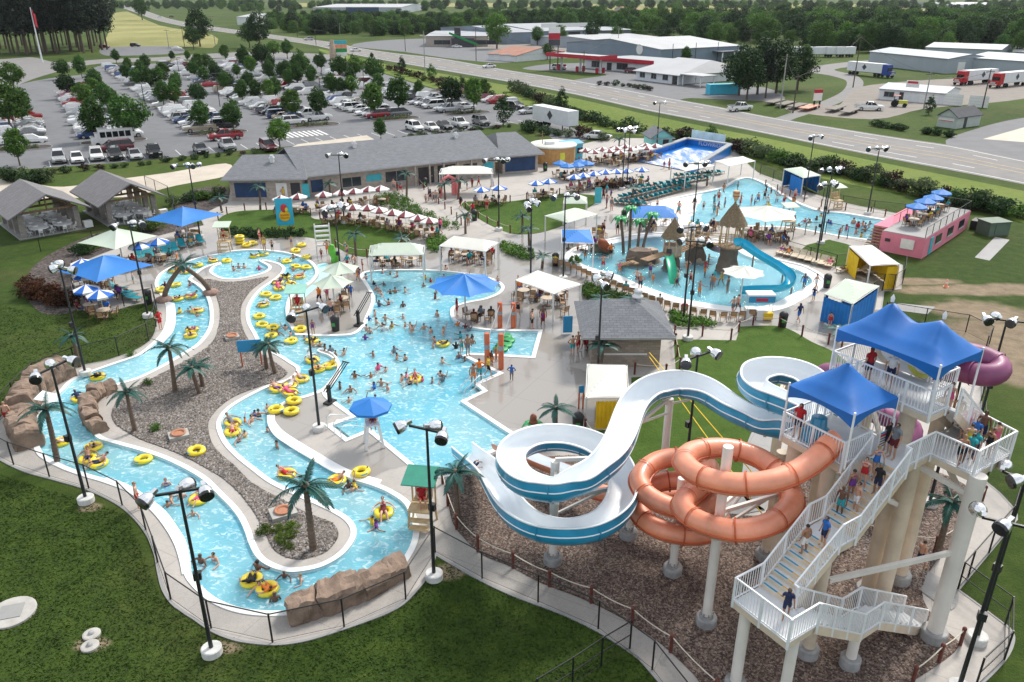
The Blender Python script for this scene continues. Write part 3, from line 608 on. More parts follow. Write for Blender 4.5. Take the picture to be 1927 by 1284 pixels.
# ---- purple tube behind the tower
pu = [(1760,668,10.6),(1800,664,10.5),(1835,668,10.4),(1868,680,10.25),(1882,696,10.1),(1862,707,9.95),(1825,702,9.8),(1790,694,9.6),(1745,700,9.2),(1690,712,8.6),(1630,712,7.8),(1570,700,7.0),(1546,706,6.5),(1560,735,6.0),(1610,765,5.4),(1665,785,4.8),(1720,805,4.2),(1700,840,3.6),(1640,850,3.0),(1580,830,2.2),(1540,790,1.2)]
PP = relax(spline3([at(*q) for q in pu],5),4);purple = wroot('tube_slide',at(1850,760),'purple tube slide curling behind the top of the tower','water slide');PF = frames(PP)
m = MB();flume(PP,cprof(0.50),m,close=True,fr=PF);wpart(m,'tube',M_PURPLE,purple);rings(PP,cprof(0.57),1.6,0.07,M_PURPLE,'joint_flange',purple,close=True,fr=PF,start=0.6)
# ---- supports
def pylon(foot,ztop,r,arms,label,mat=None,pier=0.75):
    r *= 0.68;pier *= 0.6
    f = Vector(foot);o = wroot('slide_column',f,label,'column','columns under the slides')
    wpart(MB().lathe([(r,0.3),(r,ztop),(r*0.98,ztop+0.02)],18,f),'shaft',mat or M_COLWHITE,o)
    wpart(MB().lathe([(pier,-0.05),(pier,0.42),(pier-0.05,0.5),(r,0.5)],20,f,False),'pier',M_PIER,o)
    m = MB().lathe([(r*1.5,0.5),(r*1.5,0.56)],16,f,False)
    for k in range(8): a = k*math.pi/4;m.tube(f+Vector((r*1.3*math.cos(a),r*1.3*math.sin(a),0.5)),f+Vector((r*1.3*math.cos(a),r*1.3*math.sin(a),0.72)),0.03,n=6)
    wpart(m,'base_plate',M_PIER,o)
    for a in arms:
        e = Vector(a);z0 = f+Vector((0,0,e.z-0.05));wpart(MB().bar(z0,e,0.13,0.18),'arm',mat or M_COLWHITE,o)
        q = z0+(e-z0)*0.75;wpart(MB().bar(f+Vector((0,0,max(0.6,e.z-0.9))),q,0.1,0.1),'brace',mat or M_COLWHITE,o)
    return o
def P3(i,L,dz=-0.1): p = L[max(0,min(len(L)-1,i))];return p+Vector((0,0,dz))
def near(L,px,py,dz):
    return min(L,key=lambda p: (lambda q: (q[0]-px)**2+(q[1]-py)**2)(px_of(p)))+Vector((0,0,dz))
pylon(at(1040,1060),5.7,0.30,[near(BP,1162,915,-0.1),near(BP,1165,862,-0.1),near(BP,1015,995,-0.1),near(BP,1050,933,-0.1)],'pale column in the middle of the blue flume loops')
pylon(at(1328,1175),8.9,0.30,[near(OP,1484,912,-0.4),near(OP,1440,869,-0.4),near(OP,1336,990,-0.4)],'tallest pale column standing inside the orange tube loops')
pylon(at(1265,1080),5.3,0.27,[near(OP,1211,924,-0.4),near(OP,1332,952,-0.4),near(OP,1242,997,-0.35)],'pale column inside the lower left loops of the orange tube')
pylon(at(1182,1012),3.3,0.24,[near(BP,1165,955,-0.1)],'short pale column between the blue flume and the orange tube')
pylon(at(1244,932),5.9,0.30,[near(BP,1325,752,-0.1),near(BP,1178,812,-0.1),near(BP,1237,742,-0.1)],'pale column on the lawn under the hump of the blue flume')
pylon(at(1440,1052),6.0,0.38,[near(OP,1457,982,-0.4)],'beige column below the right end of the orange loops',M_COLUMN,0.8)
pylon(at(1452,895),6.7,0.40,[near(BP,1440,816,-0.1)],'beige column under the blue flume next to the tower',M_COLUMN,0.8)
# ---- tower: local frame, s up the stairs, t towards the camera
TO = at(1433,1104,4.4);TO.z = 0;AE = R(33);EV = Vector((math.cos(AE),math.sin(AE),0));NV = Vector((math.sin(AE),-math.cos(AE),0))
def T(s,t,z): return TO+EV*s+NV*t+Vector((0,0,z))
tower = wroot('slide_tower',T(6,0,0),'white railed slide tower with beige columns, stairs and three platforms','slide tower')
ZL,ZM,ZU = 4.4,8.2,9.95
def platform(poly,z,name='platform',th=0.32):
    p = [T(s,t,0) for s,t in poly];m = MB().prism([(q.x,q.y) for q in p],z-0.04,z);o = wpart(m,name,M_TDECK,tower)
    q = offset([Vector((v.x,v.y)) for v in p],-0.02);wpart(MB().prism([(v.x,v.y) for v in q],z-th,z-0.042),'fascia',M_COLUMN,o)
    return o
RAILN = [0]
RAILPOSTS = set()
def railing(pts,h=1.07,root=tower,step=0.13,name='railing',mat=M_RAIL,post_every=1.25):
    """guard rail along floor points: rails, pickets and single posts"""
    P = [Vector(p) for p in pts];m = MB();mk = MB();U = Vector((0,0,1));Q = []
    for a,b in zip(P[:-1],P[1:]):
        m.bar(a+U*h,b+U*h,0.06,0.06);m.bar(a+U*0.10,b+U*0.10,0.045,0.05)
        L = (b-a).length;k = max(1,int(round(L/post_every)));Q += [a+(b-a)*(i/k) for i in range(k+1)]
        k2 = max(1,int(L/step))
        for i in range(1,k2): q = a+(b-a)*(i/k2);mk.bar(q+U*0.10,q+U*h,0.022,0.022,(1,0,0))
    o = wpart(m,name,mat,root);k = wpart(mk,'pickets',mat,o);k['kind'] = 'stuff';k.location = (0,0,0)
    for q in Q:
        key = (round(q.x/0.3),round(q.y/0.3),round(q.z/0.6))
        if key in RAILPOSTS: continue
        RAILPOSTS.add(key);p = MB().bar(q-U*0.28,q+U*(h+0.015),0.078,0.078,(1,0,0)).build('railing_post',mat,o)
    return o
def flight(s0,t0,t1,z0,s1,z1,n,dirv=1):
    """stairs rising from (s0,z0) to (s1,z1) between t0 and t1"""
    st = MB()
    for t in (t0-0.04,t1+0.04):
        st.bar(T(s0,t,z0-0.12),T(s1,t,z1-0.12),0.06,0.34)
    o = wpart(st,'stair_stringers',M_COLUMN,tower)
    for i in range(n):
        f = (i+0.5)/n;s = s0+(s1-s0)*f;z = z0+(z1-z0)*(i+1)/n-0.02;ds = abs(s1-s0)/n
        a,b = T(s,t0,z),T(s,t1,z)
        tr = wpart(MB().bar(a,b,ds*0.98,0.05),'tread',M_TDECK,o);rs = wpart(MB().bar(T(s-(ds/2)*dirv,t0,z-0.1),T(s-(ds/2)*dirv,t1,z-0.1),0.015,0.17),'riser',M_COLUMN,o)
        if n > 8:
            e = s-dirv*ds*0.34;w = ds*0.3
            wpart(MB().bar(T(e,t0+0.05,z+0.028),T(e,(t0+t1)/2,z+0.028),w,0.008),'nosing',M_TBLUE,o);wpart(MB().bar(T(e,(t0+t1)/2+0.005,z+0.028),T(e,t1-0.05,z+0.028),w,0.008),'nosing',M_TYEL,o)
    return o
# bottom landing, two flights with a landing between, top landing
platform([(-1.5,-0.05),(0,-0.05),(0,2.45),(-1.5,2.45)],ZL)
flight(0.0,0.0,1.35,ZL,2.25,ZL+1.75,9);platform([(2.25,-0.05),(3.25,-0.05),(3.25,1.4),(2.25,1.4)],ZL+1.75);flight(3.25,0.0,1.35,ZL+1.75,5.75,ZM,10)
platform([(5.75,-0.2),(7.7,-0.2),(7.7,1.2),(5.75,1.2)],ZM);platform([(4.05,-3.1),(7.3,-3.1),(7.3,-0.22),(4.05,-0.22)],ZM)
platform([(7.72,0.35),(10.9,0.35),(10.4,2.9),(7.72,2.9)],ZM)
platform([(7.35,-3.5),(10.2,-3.5),(10.2,0.30),(8.5,0.30),(8.5,0.98),(7.35,0.98)],ZU)
flight(10.75,0.4,1.35,ZM,8.55,ZU,8,-1)
# lower run back to the ground
flight(3.1,1.55,2.45,2.35,0.0,ZL,8,-1);platform([(3.1,1.5),(4.3,1.5),(4.3,2.5),(3.1,2.5)],2.35);flight(8.0,1.55,2.45,0.06,4.3,2.35,8,-1)
for t in (1.5,2.5): railing([T(0.0,t,ZL),T(3.1,t,2.35),T(4.3,t,2.35),T(8.0,t,0.1)])
railing([T(0.0,1.5,ZL),T(0.0,1.35,ZL),T(2.25,1.42,ZL+1.75),T(3.25,1.42,ZL+1.75),T(5.75,1.42,ZM),T(5.75,1.25,ZM)]);railing([T(-1.5,-0.05,ZL),T(0,-0.05,ZL),T(2.25,-0.08,ZL+1.75),T(3.25,-0.08,ZL+1.75),T(5.6,-0.08,ZM-0.1)])
railing([T(-1.5,-0.05,ZL),T(-1.5,2.45,ZL),T(0,2.45,ZL)])
railing([T(5.75,1.2,ZM),T(7.72,1.2,ZM),T(7.72,2.9,ZM),T(10.4,2.9,ZM),T(10.9,0.35,ZM)])
railing([T(4.05,-0.22,ZM),T(4.05,-3.1,ZM)]);railing([T(4.05,-0.22,ZM),T(5.7,-0.22,ZM)]);railing([T(4.05,-3.1,ZM),T(7.3,-3.1,ZM),T(7.3,-0.3,ZM)])
railing([T(7.35,-3.5,ZU),T(7.35,0.98,ZU),T(8.5,0.98,ZU)]);railing([T(7.35,-3.5,ZU),T(10.2,-3.5,ZU)]);railing([T(10.2,-0.7,ZU),T(10.2,0.3,ZU),T(8.55,0.3,ZU)],step=0.16)
railing([T(10.75,1.38,ZM),T(8.55,1.38,ZU)])
# back wall with the two tube mouths
m = MB();w0,w1 = T(10.15,-3.4,ZU),T(10.15,-0.8,ZU)
for a in (0.0,0.36,0.72,1.0): q = w0+(w1-w0)*a;m.bar(q,q+Vector((0,0,1.7)),0.07)
m.quad(w0+Vector((0,0,0.05)),w1+Vector((0,0,0.05)),w1+Vector((0,0,1.6)),w0+Vector((0,0,1.6)));bw = wpart(m,'back_panel',M_RAIL,tower)
for a,mt in ((0.28,M_COLUMN),(0.86,M_YSLIDE)):
    c = w0+(w1-w0)*a+Vector((0,0,0.72));m = MB();ms = MB();n = 20
    for i in range(n):
        t0_,t1_ = 2*math.pi*i/n,2*math.pi*(i+1)/n
        def rr(t,r_,o_): return c+NV*(r_*math.cos(t))+Vector((0,0,r_*math.sin(t)))-EV*o_
        m.quad(rr(t0_,0.62,0.12),rr(t1_,0.62,0.12),rr(t1_,0.46,0.03),rr(t0_,0.46,0.03));m.quad(rr(t0_,0.46,0.03),rr(t1_,0.46,0.03),rr(t1_,0.46,-1.2),rr(t0_,0.46,-1.2))
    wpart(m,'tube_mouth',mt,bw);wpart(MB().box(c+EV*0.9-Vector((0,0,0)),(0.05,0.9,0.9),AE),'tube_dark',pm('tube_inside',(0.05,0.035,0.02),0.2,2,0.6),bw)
# blue start tub, rule boards
wpart(MB().lathe([(0.62,ZM+0.01),(0.62,ZM+0.35),(0.35,ZM+0.55),(0.3,ZM+1.0),(0.22,ZM+1.05)],16,T(5.0,-2.1,0)),'start_tub',M_BLUE,tower)
M_SIGNW = pm('sign_white',(0.75,0.75,0.74),0.05,3,0.5);M_SIGNR = pm('sign_red',(0.55,0.03,0.05),0.1,3,0.5);M_SIGNK = pm('sign_ink',(0.05,0.05,0.06),0.1,3,0.6);M_SIGNB = pm('sign_blue',(0.03,0.28,0.55),0.1,3,0.5)
def rules_board(c,nrm,up,w,h,parent,name='rules_board'):
    r = Vector(up).cross(Vector(nrm)).normalized();up = Vector(up).normalized();nrm = Vector(nrm).normalized();c = Vector(c)
    o = wpart(MB().bar(c-up*h/2,c+up*h/2,w,0.03,nrm),name,M_SIGNW,parent)
    def bar(x,y,ww,hh,mt): wpart(MB().bar(c+r*x+up*(y-hh/2)+nrm*0.022,c+r*x+up*(y+hh/2)+nrm*0.022,ww,0.008,nrm),'print',mt,o)
    bar(0,h*0.44,w*0.96,h*0.08,M_SIGNB);bar(0,h*0.3,w*0.9,h*0.13,M_SIGNR)
    for k in range(4): bar(-w*0.05*(k % 2),h*(0.12-0.15*k),w*(0.8-0.1*(k % 2)),h*0.05,M_SIGNK)
    return o
rules_board(T(10.0,-1.7,ZU+1.05),-EV,(0,0,1),0.8,1.1,bw);rules_board(T(6.2,0.0,ZM+0.6),NV,(0,0,1),0.5,0.8,tower)
# columns of the tower
for k,(s,t,z,r) in enumerate([(7.95,3.0,ZM-0.02,0.40),(7.9,-0.1,ZU-0.3,0.42),(7.6,0.7,ZM-0.3,0.40),(9.9,-3.1,ZU-0.3,0.4),(4.5,-2.6,ZM-0.3,0.42),(4.4,-0.9,ZM-0.3,0.36),(10.0,0.1,ZU-0.3,0.36),(-1.1,0.3,ZL-0.3,0.27),(-0.6,2.1,ZL-0.3,0.25),(3.7,2.0,2.35-0.3,0.26),(2.75,0.7,ZL+1.4,0.30),(7.0,-2.9,ZM-0.3,0.36)]):
    r *= 0.8;f = T(s,t,0);c = wpart(MB().lathe([(r,0.3),(r,z)],18,f),'column',M_COLUMN if k not in (0,7,8,9) else M_COLWHITE,tower)
    wpart(MB().lathe([(r+0.2,-0.05),(r+0.2,0.5),(r+0.16,0.56),(r*0.9,0.56)],20,f,False),'pier',M_PIER,c)
for a,b in [((7.95,3.0,7.2),(7.6,0.7,7.6)),((7.95,3.0,4.6),(2.9,0.9,4.0)),((7.95,3.0,6.6),(10.0,0.1,7.7)),((7.6,0.7,5.5),(4.4,-0.9,7.4)),((7.9,-0.1,6.0),(9.9,-3.1,8.5)),((4.5,-2.6,6.0),(7.0,-2.9,7.6))]:
    wpart(MB().bar(T(*a),T(*b),0.16,0.2),'cross_beam',M_COLWHITE,tower)
# canopies
def tent(c0,s0,s1,t0,t1,ze,peaks,label,zfloor,drop=0.42):
    ctr = T((s0+s1)/2,(t0+t1)/2,zfloor);o = wroot('tower_canopy',ctr,label,'canopy','blue canopies on the tower')
    ns,nt_ = 28,16;m = MB();L = []
    for i in range(ns+1):
        for j in range(nt_+1):
            s = s0+(s1-s0)*i/ns;t = t0+(t1-t0)*j/nt_;ed = min((s-s0)/(s1-s0),(s1-s)/(s1-s0),1)*(s1-s0);et = min(t-t0,t1-t);e = min(ed,et)
            h = 0
            for (ps,pt,pz) in peaks:
                d = math.hypot((s-ps),(t-pt));h = max(h,pz*math.exp(-d*1.35))
            edge = min(1,max(0,e)/(0.5*min(s1-s0,t1-t0)));z = ze+h*min(1,edge*3.0)+0.55*edge
            L.append(T(s,t,z))
    m.add(L,[(i*(nt_+1)+j,(i+1)*(nt_+1)+j,(i+1)*(nt_+1)+j+1,i*(nt_+1)+j+1) for i in range(ns) for j in range(nt_)],True)
    wpart(m,'fabric',M_BCANVAS,o)
    m = MB()
    for a,b in (((s0,t0),(s1,t0)),((s1,t0),(s1,t1)),((s1,t1),(s0,t1)),((s0,t1),(s0,t0))):
        n = 14
        for i in range(n):
            f0,f1 = i/n,(i+1)/n;q0 = T(a[0]+(b[0]-a[0])*f0,a[1]+(b[1]-a[1])*f0,ze);q1 = T(a[0]+(b[0]-a[0])*f1,a[1]+(b[1]-a[1])*f1,ze)
            d0,d1 = drop*(0.45+0.9*(2*f0-1)**2),drop*(0.45+0.9*(2*f1-1)**2);U = Vector((0,0,1));m.quad(q0,q1,q1-U*d1,q0-U*d0)
    wpart(m,'valance',M_BCANVAS,o)
    for s in (s0+0.03,s1-0.03):
        for t in (t0+0.03,t1-0.03): wpart(MB().tube(T(s,t,zfloor+0.01),T(s,t,ze+0.12),0.045),'pole',M_RAIL,o)
    for (ps,pt,pz) in peaks: wpart(MB().lathe([(0.07,ze+0.5+pz*0.9),(0.09,ze+0.58+pz),(0.0,ze+0.75+pz)],8,T(ps,pt,0)),'peak_cap',M_RAIL,o)
    return o
tent(None,3.95,6.75,-3.05,0.0,10.55,[(5.4,-1.55,0.75)],'smaller blue peaked canopy over the lower tower platform',ZM)
tent(None,7.2,10.2,-3.5,1.05,12.1,[(8.7,-2.2,0.9),(8.7,0.0,0.9)],'larger two-peaked blue canopy over the top tower platform',ZU)
# ================================================================== PARK FURNITURE
M_POLE = pm('pole_black',(0.018,0.02,0.022),0.2,3,0.45);M_SILVER = pm('reflector_metal',(0.80,0.81,0.82),0.06,4,0.18,metal=0.9);M_LENS = pm('lamp_glass',(0.02,0.022,0.025),0.2,4,0.15)
M_FENCE = pm('fence_black',(0.012,0.013,0.014),0.2,3,0.45)
# ---- floodlight poles
def make_pole(nheads,spread):
    o = empty('floodlight_pole',(0,0,0));H = 8.0
    MB().lathe([(0.09,0.25),(0.055,H)],10).build('shaft',M_POLE,o);MB().lathe([(0.42,0),(0.42,0.3),(0.38,0.34),(0.12,0.34)],18,smooth=False).build('footing',pm('footing_white',(0.62,0.62,0.6),0.15,4,0.8),o)
    MB().box((0,0.15,3.9),(0.3,0.22,0.34)).box((0,0.08,3.9),(0.12,0.2,0.1)).build('speaker',M_POLE,o)
    MB().bar((-spread,0,H-0.05),(spread,0,H-0.05),0.09).build('cross_arm',M_POLE,o)
    for k in range(nheads):
        x = -spread+2*spread*k/max(1,nheads-1);a = math.pi*(0.15 if k % 2 else -0.75)+k*0.5;hx = Vector((math.cos(a),math.sin(a),-0.35)).normalized()
        c = Vector((x,0,H+0.12));e = c+hx*0.42
        h = MB();n = 14;ref = hx.cross(Vector((0,0,1))).normalized();up = ref.cross(hx);L = []
        prof = [(0.06,0.0),(0.17,0.06),(0.25,0.2),(0.285,0.38),(0.285,0.46)]
        for r,d in prof: L += [c+hx*(0.1+d)+(ref*math.cos(2*math.pi*j/n)+up*math.sin(2*math.pi*j/n))*r for j in range(n)]
        h.add(L,[(i*n+j,i*n+(j+1) % n,(i+1)*n+(j+1) % n,(i+1)*n+j) for i in range(len(prof)-1) for j in range(n)],True);hd = h.build('reflector',M_SILVER,o)
        v = MB();v.pipe([c+hx*0.545,c+hx*0.66],[0.287,0.27],n);v.build('visor',M_LENS,hd)
        MB().bar(c-hx*0.12,c+hx*0.12,0.16,0.14).build('ballast_box',M_SILVER,o)
    return o
POLES = {k: Proto(make_pole(k,s)) for k,s in ((3,0.85),(4,1.2),(2,0.6))}
plist = [(338,925,3,0.3,'beside the near fence at the river bend'),(97,692,3,1.2,'by the left rock wall of the lazy river'),(803,808,3,-0.4,'between the lazy river end and the slides'),(576,585,3,0.8,'on the wet deck between river and main pool'),(244,423,3,0.4,'on the small corner deck with blue shades'),(113,505,3,2.5,'behind the palm on the left lawn edge'),
 (637,292,3,0,'in front of the long grey building'),(630,392,4,1.0,'beside the lawn below the cafe terrace'),(938,302,4,0,'on the round lawn by the cafe umbrellas'),(1000,385,4,1.2,'next to the shaded seating left of the play pool'),(1064,370,3,0.2,'beside the blue square shade sail'),(1133,527,3,1.4,'in front of the hipped roof snack hut'),
 (1302,428,3,0.3,'at the chairs below the play pool, rear one'),(1312,455,3,-0.3,'at the chairs below the play pool, front one'),(1567,320,4,0.2,'on the fence between wave pool and small lawn'),(1559,348,4,0.5,'just left of the wave pool deck fence'),(1655,280,4,0.1,'behind the wave pool beside the grass slope'),(1532,258,3,0.6,'behind the far corner of the wave pool'),
 (1242,194,2,0,'standing in the verge beside the highway'),(1186,243,4,0.4,'with a glowing lamp among the maroon umbrellas'),(1177,246,4,2.2,'twin pole next to the glowing one'),(1315,308,4,0.1,'on the white beach of the wave pool'),(1313,670,3,0.6,'on the lawn behind the blue flume hump'),(1895,603,4,2.8,'rising behind the purple tube'),(1813,697,3,0.3,'between the tower and the grass'),(1900,985,3,2.7,'in front of the tower at the picture edge'),(1930,905,3,2.2,'beyond the fence corner beside the tower'),(355,312,4,0.2,'by the picnic pavilion fence')]
for (x,y,k,rz,lab) in plist:
    p = at(x,y,8.0);p.z = 0.04;POLES[k].put(p,rz,f'black floodlight pole {lab}','light pole','floodlight poles of the park')
# the one lamp that is lit
lp = at(1186,240,8.1);m,nt,b = newmat('lit_lamp');b.inputs['Emission Color'].default_value = (1,0.72,0.4,1);b.inputs['Emission Strength'].default_value = 14;MATS['lit'] = m
tag(MB().ball(lp,0.2).build('lamp',m),'small glowing warm lamp on top of the pole by the maroon umbrellas','lamp')
# ---- artificial palms
M_TRUNK = pm('palm_trunk',(0.16,0.115,0.085),0.3,5,0.85,0.5);M_FROND = pm('palm_frond',(0.012,0.085,0.065),0.4,2.0,0.5)
M_PLASTPALM = pm('plastic_palm_green',(0.01,0.28,0.07),0.25,2.0,0.4)
def frond_mesh(L,droop,seed,mat):
    rnd = random.Random(seed);m = MB();n = 12;prev = None;spine = []
    for i in range(n+1):
        t = i/n;spine.append(Vector((L*(t-0.10*t*t),0,0.30*L*math.sin(t*1.5)*0.9-droop*L*t*t)))
    for i in range(n):
        a,b = spine[i],spine[i+1];t = (i+0.5)/n;w = 0.17*L*math.sin(math.pi*min(1,0.12+t*0.88))**0.6*(1-0.35*t)
        for sg in (-1,1):
            d = (b-a)
            for q in range(3):
                p0 = a+d*(q/3);p1 = a+d*((q+0.95)/3);tip = p0+d*0.7+Vector((0.05*L,sg*w*(0.85+0.3*rnd.random()),-w*(0.45+0.25*rnd.random())))
                m.add([p0,p1,tip+Vector((0.02,0,0)),p0+(tip-p0)*0.6+Vector((-0.02,sg*0.01,0.03))],[(0,1,2,3)],False)
        m.bar(a,b,0.045*(1.2-t),0.04*(1.2-t))
    me = m.mesh('frond');me.materials.append(mat);return me
def make_palm(kind):
    o = empty('artificial_palm',(0,0,0));H = 3.4;rnd = random.Random(kind)
    pts = [Vector((0.12*kind*math.sin(i/8*1.6),0,H*i/8)) for i in range(9)];m = MB();m.pipe(pts,[0.17-0.055*i/8 for i in range(9)],9)
    for i in range(1,16): f = i/16;p = pts[min(7,int(f*8))].lerp(pts[min(8,int(f*8)+1)],f*8-int(f*8));r_ = 0.17-0.055*f;m.pipe([p,p+Vector((0,0,0.08))],[r_*1.0,r_*1.13],9,False)
    m.build('trunk',M_TRUNK,o);fm = [frond_mesh(1.75,0.42,1,M_FROND),frond_mesh(1.6,0.62,2,M_FROND),frond_mesh(1.35,0.15,3,M_FROND)]
    for k in range(11):
        f = link('frond',fm[k % 3],o,pts[-1]+Vector((0,0,0.02)));f.rotation_euler = (rnd.uniform(-0.2,0.2),rnd.uniform(-0.15,0.2)-(0.5 if k % 3 == 2 else 0),2*math.pi*k/11+rnd.uniform(-0.2,0.2))
    MB().ball(pts[-1],0.2,8,5).build('crown_base',M_TRUNK,o);return o
PALM = [Proto(make_palm(k)) for k in (0,1,2)]
palms = [(150,690,632,0.7,'by the left lawn above the river rocks'),(108,868,772,1.1,'leaning over the river at the left rock wall'),(254,812,738,0.0,'on the gravel at the stone arc of the river'),(330,738,656,1,'tallest of the trio on the left gravel'),(376,742,692,2,'upright shorter one of the trio on the left gravel'),(382,728,686,1,'thin leaning one of the trio on the left gravel'),(502,695,652,0,'left one of the pair beside the river sign'),(518,704,648,2,'right one of the pair beside the river sign'),(590,1035,915,0,'large one at the near tip of the gravel island'),(864,985,890,1,'beside the green shaded guard stand near the slides'),(1045,825,768,0,'on wet deck beside the yellow cabana'),(1128,700,650,2,'in front of the snack hut wall'),(670,482,440,0,'on the lawn edge by the water wheel'),(757,478,446,1,'low one beside the lawn path'),(765,372,328,2,'in front of the long grey building'),(876,440,405,0,'on the path between the two lawns'),(838,376,346,1,'left one by the pink arch'),(862,375,340,2,'right one by the pink arch'),(983,438,406,0,'at the lower edge of the round lawn'),(996,462,430,1,'just below the round lawn'),(490,395,352,2,'at the left end of the long grey building'),(622,372,345,0,'behind the cafe umbrellas at the grey wall'),(1020,505,480,1,'small bent one right of the crowded white canopy'),(1130,580,560,0,'low left one in the hedge behind the snack hut'),(1190,582,562,1,'low right one in the hedge behind the snack hut'),(1762,1050,943,0,'under the tower beside the dark pole'),(1090,350,332,2,'by the blue umbrellas of the far cafe'),(1190,372,352,1,'among the teal loungers'),(1330,350,325,0,'by the far white canopies'),(418,400,372,1,'in the planting bed by the grey building corner'),(1165,292,262,2,'among the maroon umbrellas'),(1578,642,620,1,'behind the tower by the blue cabana')]
for i,(bx,by,ty,k,lab) in enumerate(palms):
    h = hgt(bx,by,0,ty);sc = h/3.4;PALM[int(k) % 3].put(at(bx,by,0.05),random.uniform(0,6.28),f'dark green artificial palm {lab}','palm tree','artificial palms',(sc*1.0,sc*1.0,sc) if sc > 0.8 else (0.85,0.85,sc))
# ---- arched double palm over the river
o = wroot('palm_arch',at(315,567),'arch of two bent palm trunks spanning the lazy river','arch');A,Bq = at(309,566,0.05),at(397,553,0.05);top = hgt(355,560,0,524)
for i,(a,b) in enumerate(((A,Bq),(Bq,A))):
    pts = [a.lerp(b,0.5*math.sin(t*math.pi/2)**1.3*1.04)+Vector((0,0,3.0*math.sin(t*math.pi/2)**0.8)) for t in [k/9 for k in range(10)]]
    wpart(MB().pipe(pts,[0.24-0.09*k/9 for k in range(10)],9),'trunk',M_TRUNK,o);wpart(MB().ball(a+Vector((0,0,0.1)),(0.75,0.75,0.35),10,6),'rock_foot',pm('foot_rock',(0.30,0.20,0.16),0.3,2,0.9,0.5),o)
    for k in range(6): f = link('frond',frond_mesh(1.3,0.4,k,M_FROND) if k == 0 and i == 0 else bpy.data.meshes['frond'],o,pts[-1]-o.location);f.rotation_euler = (0,random.uniform(-0.6,0.2),2*math.pi*k/6+i)
# ---- chain-link fences
def chain_mat():
    m,nt,b = newmat('chain_link');out = nt.nodes['Material Output'];b.inputs['Base Color'].default_value = (0.01,0.011,0.012,1);b.inputs['Roughness'].default_value = 0.5
    n = _noise(nt,60,2,_coord(nt));t = nt.nodes.new('ShaderNodeBsdfTransparent');ms = nt.nodes.new('ShaderNodeMixShader');r = _ramp(nt,n.outputs['Fac'],[(0.55,(0.10,)*3),(0.62,(0.42,)*3)])
    nt.links.new(r.outputs['Color'],ms.inputs[0]);nt.links.new(t.outputs[0],ms.inputs[1]);nt.links.new(b.outputs[0],ms.inputs[2]);nt.links.new(ms.outputs[0],out.inputs['Surface']);return m
M_CHAIN = chain_mat()
def resample(pts,step):
    out = [pts[0]];acc = 0
    for a,b in zip(pts[:-1],pts[1:]):
        L = (b-a).length;d = 0
        while acc+(L-d) >= step: d += step-acc;out.append(a+(b-a)*(d/L));acc = 0
        acc += L-d
    if (out[-1]-pts[-1]).length > step*0.4: out.append(pts[-1])
    else: out[-1] = pts[-1]
    return out
def fence(px,label,h=1.5,step=3.0,sub=4,midrail=False):
    fine = [Vector((p.x,p.y,0.05)) for p in outline(px,sub,False)];P = resample(fine,step);o = wroot('chain_link_fence',P[0],label,'fence','black chain-link fences');U = Vector((0,0,1))
    post = MB().tube((0,0,0),(0,0,h+0.04),0.042,n=6).mesh('fence_post');post.materials.append(M_FENCE)
    for p in P: link('fence_post',post,o,p-o.location)
    for a,b in zip(P[:-1],P[1:]):
        m = MB().tube(a+U*h,b+U*h,0.03,n=5);
        if midrail: wpart(MB().tube(a+U*h*0.5,b+U*h*0.5,0.025,n=5),'mid_rail',M_FENCE,o)
        wpart(m,'rail',M_FENCE,o);wpart(MB().tube(a+U*0.06,b+U*0.06,0.012,n=4),'bottom_wire',M_FENCE,o)
        wpart(MB().quad(a+U*0.05,b+U*0.05,b+U*(h-0.02),a+U*(h-0.02)),'wire_mesh',M_CHAIN,o)
    return o
fence([(-25,848),(0,862),(47,885),(107,902),(167,920),(221,946),(252,971),(277,1002),(293,1040),(300,1075),(308,1106),(325,1133),(366,1162),(400,1185),(440,1201),(480,1208),(530,1210),(588,1200),(694,1165),(750,1140),(783,1109),(805,1079),(819,1041)],'long black chain-link fence curving round the near side of the lazy river')
fence([(819,1041),(894,1083),(960,1115),(1056,1151),(1121,1182),(1162,1207),(1202,1235),(1243,1281),(1290,1345)],'black chain-link fence along the near grey path below the slides')
fence([(-22,845),(-8,805),(25,765),(59,727),(120,698),(200,678),(255,659),(285,639),(294,618),(297,585),(291,567)],'black chain-link fence up the left lawn beside the lazy river')
fence([(291,567),(249,574),(210,584),(174,587),(151,575),(138,545),(137,520),(150,499)],'black chain-link fence round the corner deck with blue shades',1.2,2.5)
fence([(-20,497),(41,482),(95,472),(146,465),(190,458),(242,450),(290,440),(325,425),(330,390),(318,372),(275,352)],'black chain-link fence between the picnic pavilions and the planting bed',1.5,5)
fence([(1430,330),(1480,352),(1530,370),(1590,393),(1640,401),(1700,408)],'black chain-link fence behind the wave pool',1.5,4)
fence([(1478,462),(1500,447),(1540,440),(1590,450),(1645,462)],'black chain-link fence at the near side of the wave pool',1.4,2.6)
fence([(1478,476),(1530,492),(1580,506),(1604,500)],'black chain-link fence behind the cream loungers',1.3,3)
fence([(1660,548),(1640,562),(1602,610)],'black chain-link fence along the blue cabana wall',1.5,2.5);fence([(1627,545),(1690,546),(1701,512)],'black chain-link fence round the yellow cabana',1.5,2.5)
fence([(1664,601),(1700,607),(1761,618),(1856,636),(1852,668)],'black chain-link fence behind the tower along the bare soil',1.5,3)
fence([(1848,700),(1845,790),(1850,895),(1885,926),(1912,960),(1913,978),(1802,1110)],'black chain-link fence right of the tower columns',1.5,2.6);fence([(1802,1110),(1893,1179),(1906,1200),(1897,1232),(1870,1264),(1835,1295)],'black chain-link fence round the bulge of path by the tower stairs',1.5,2.4,midrail=True)
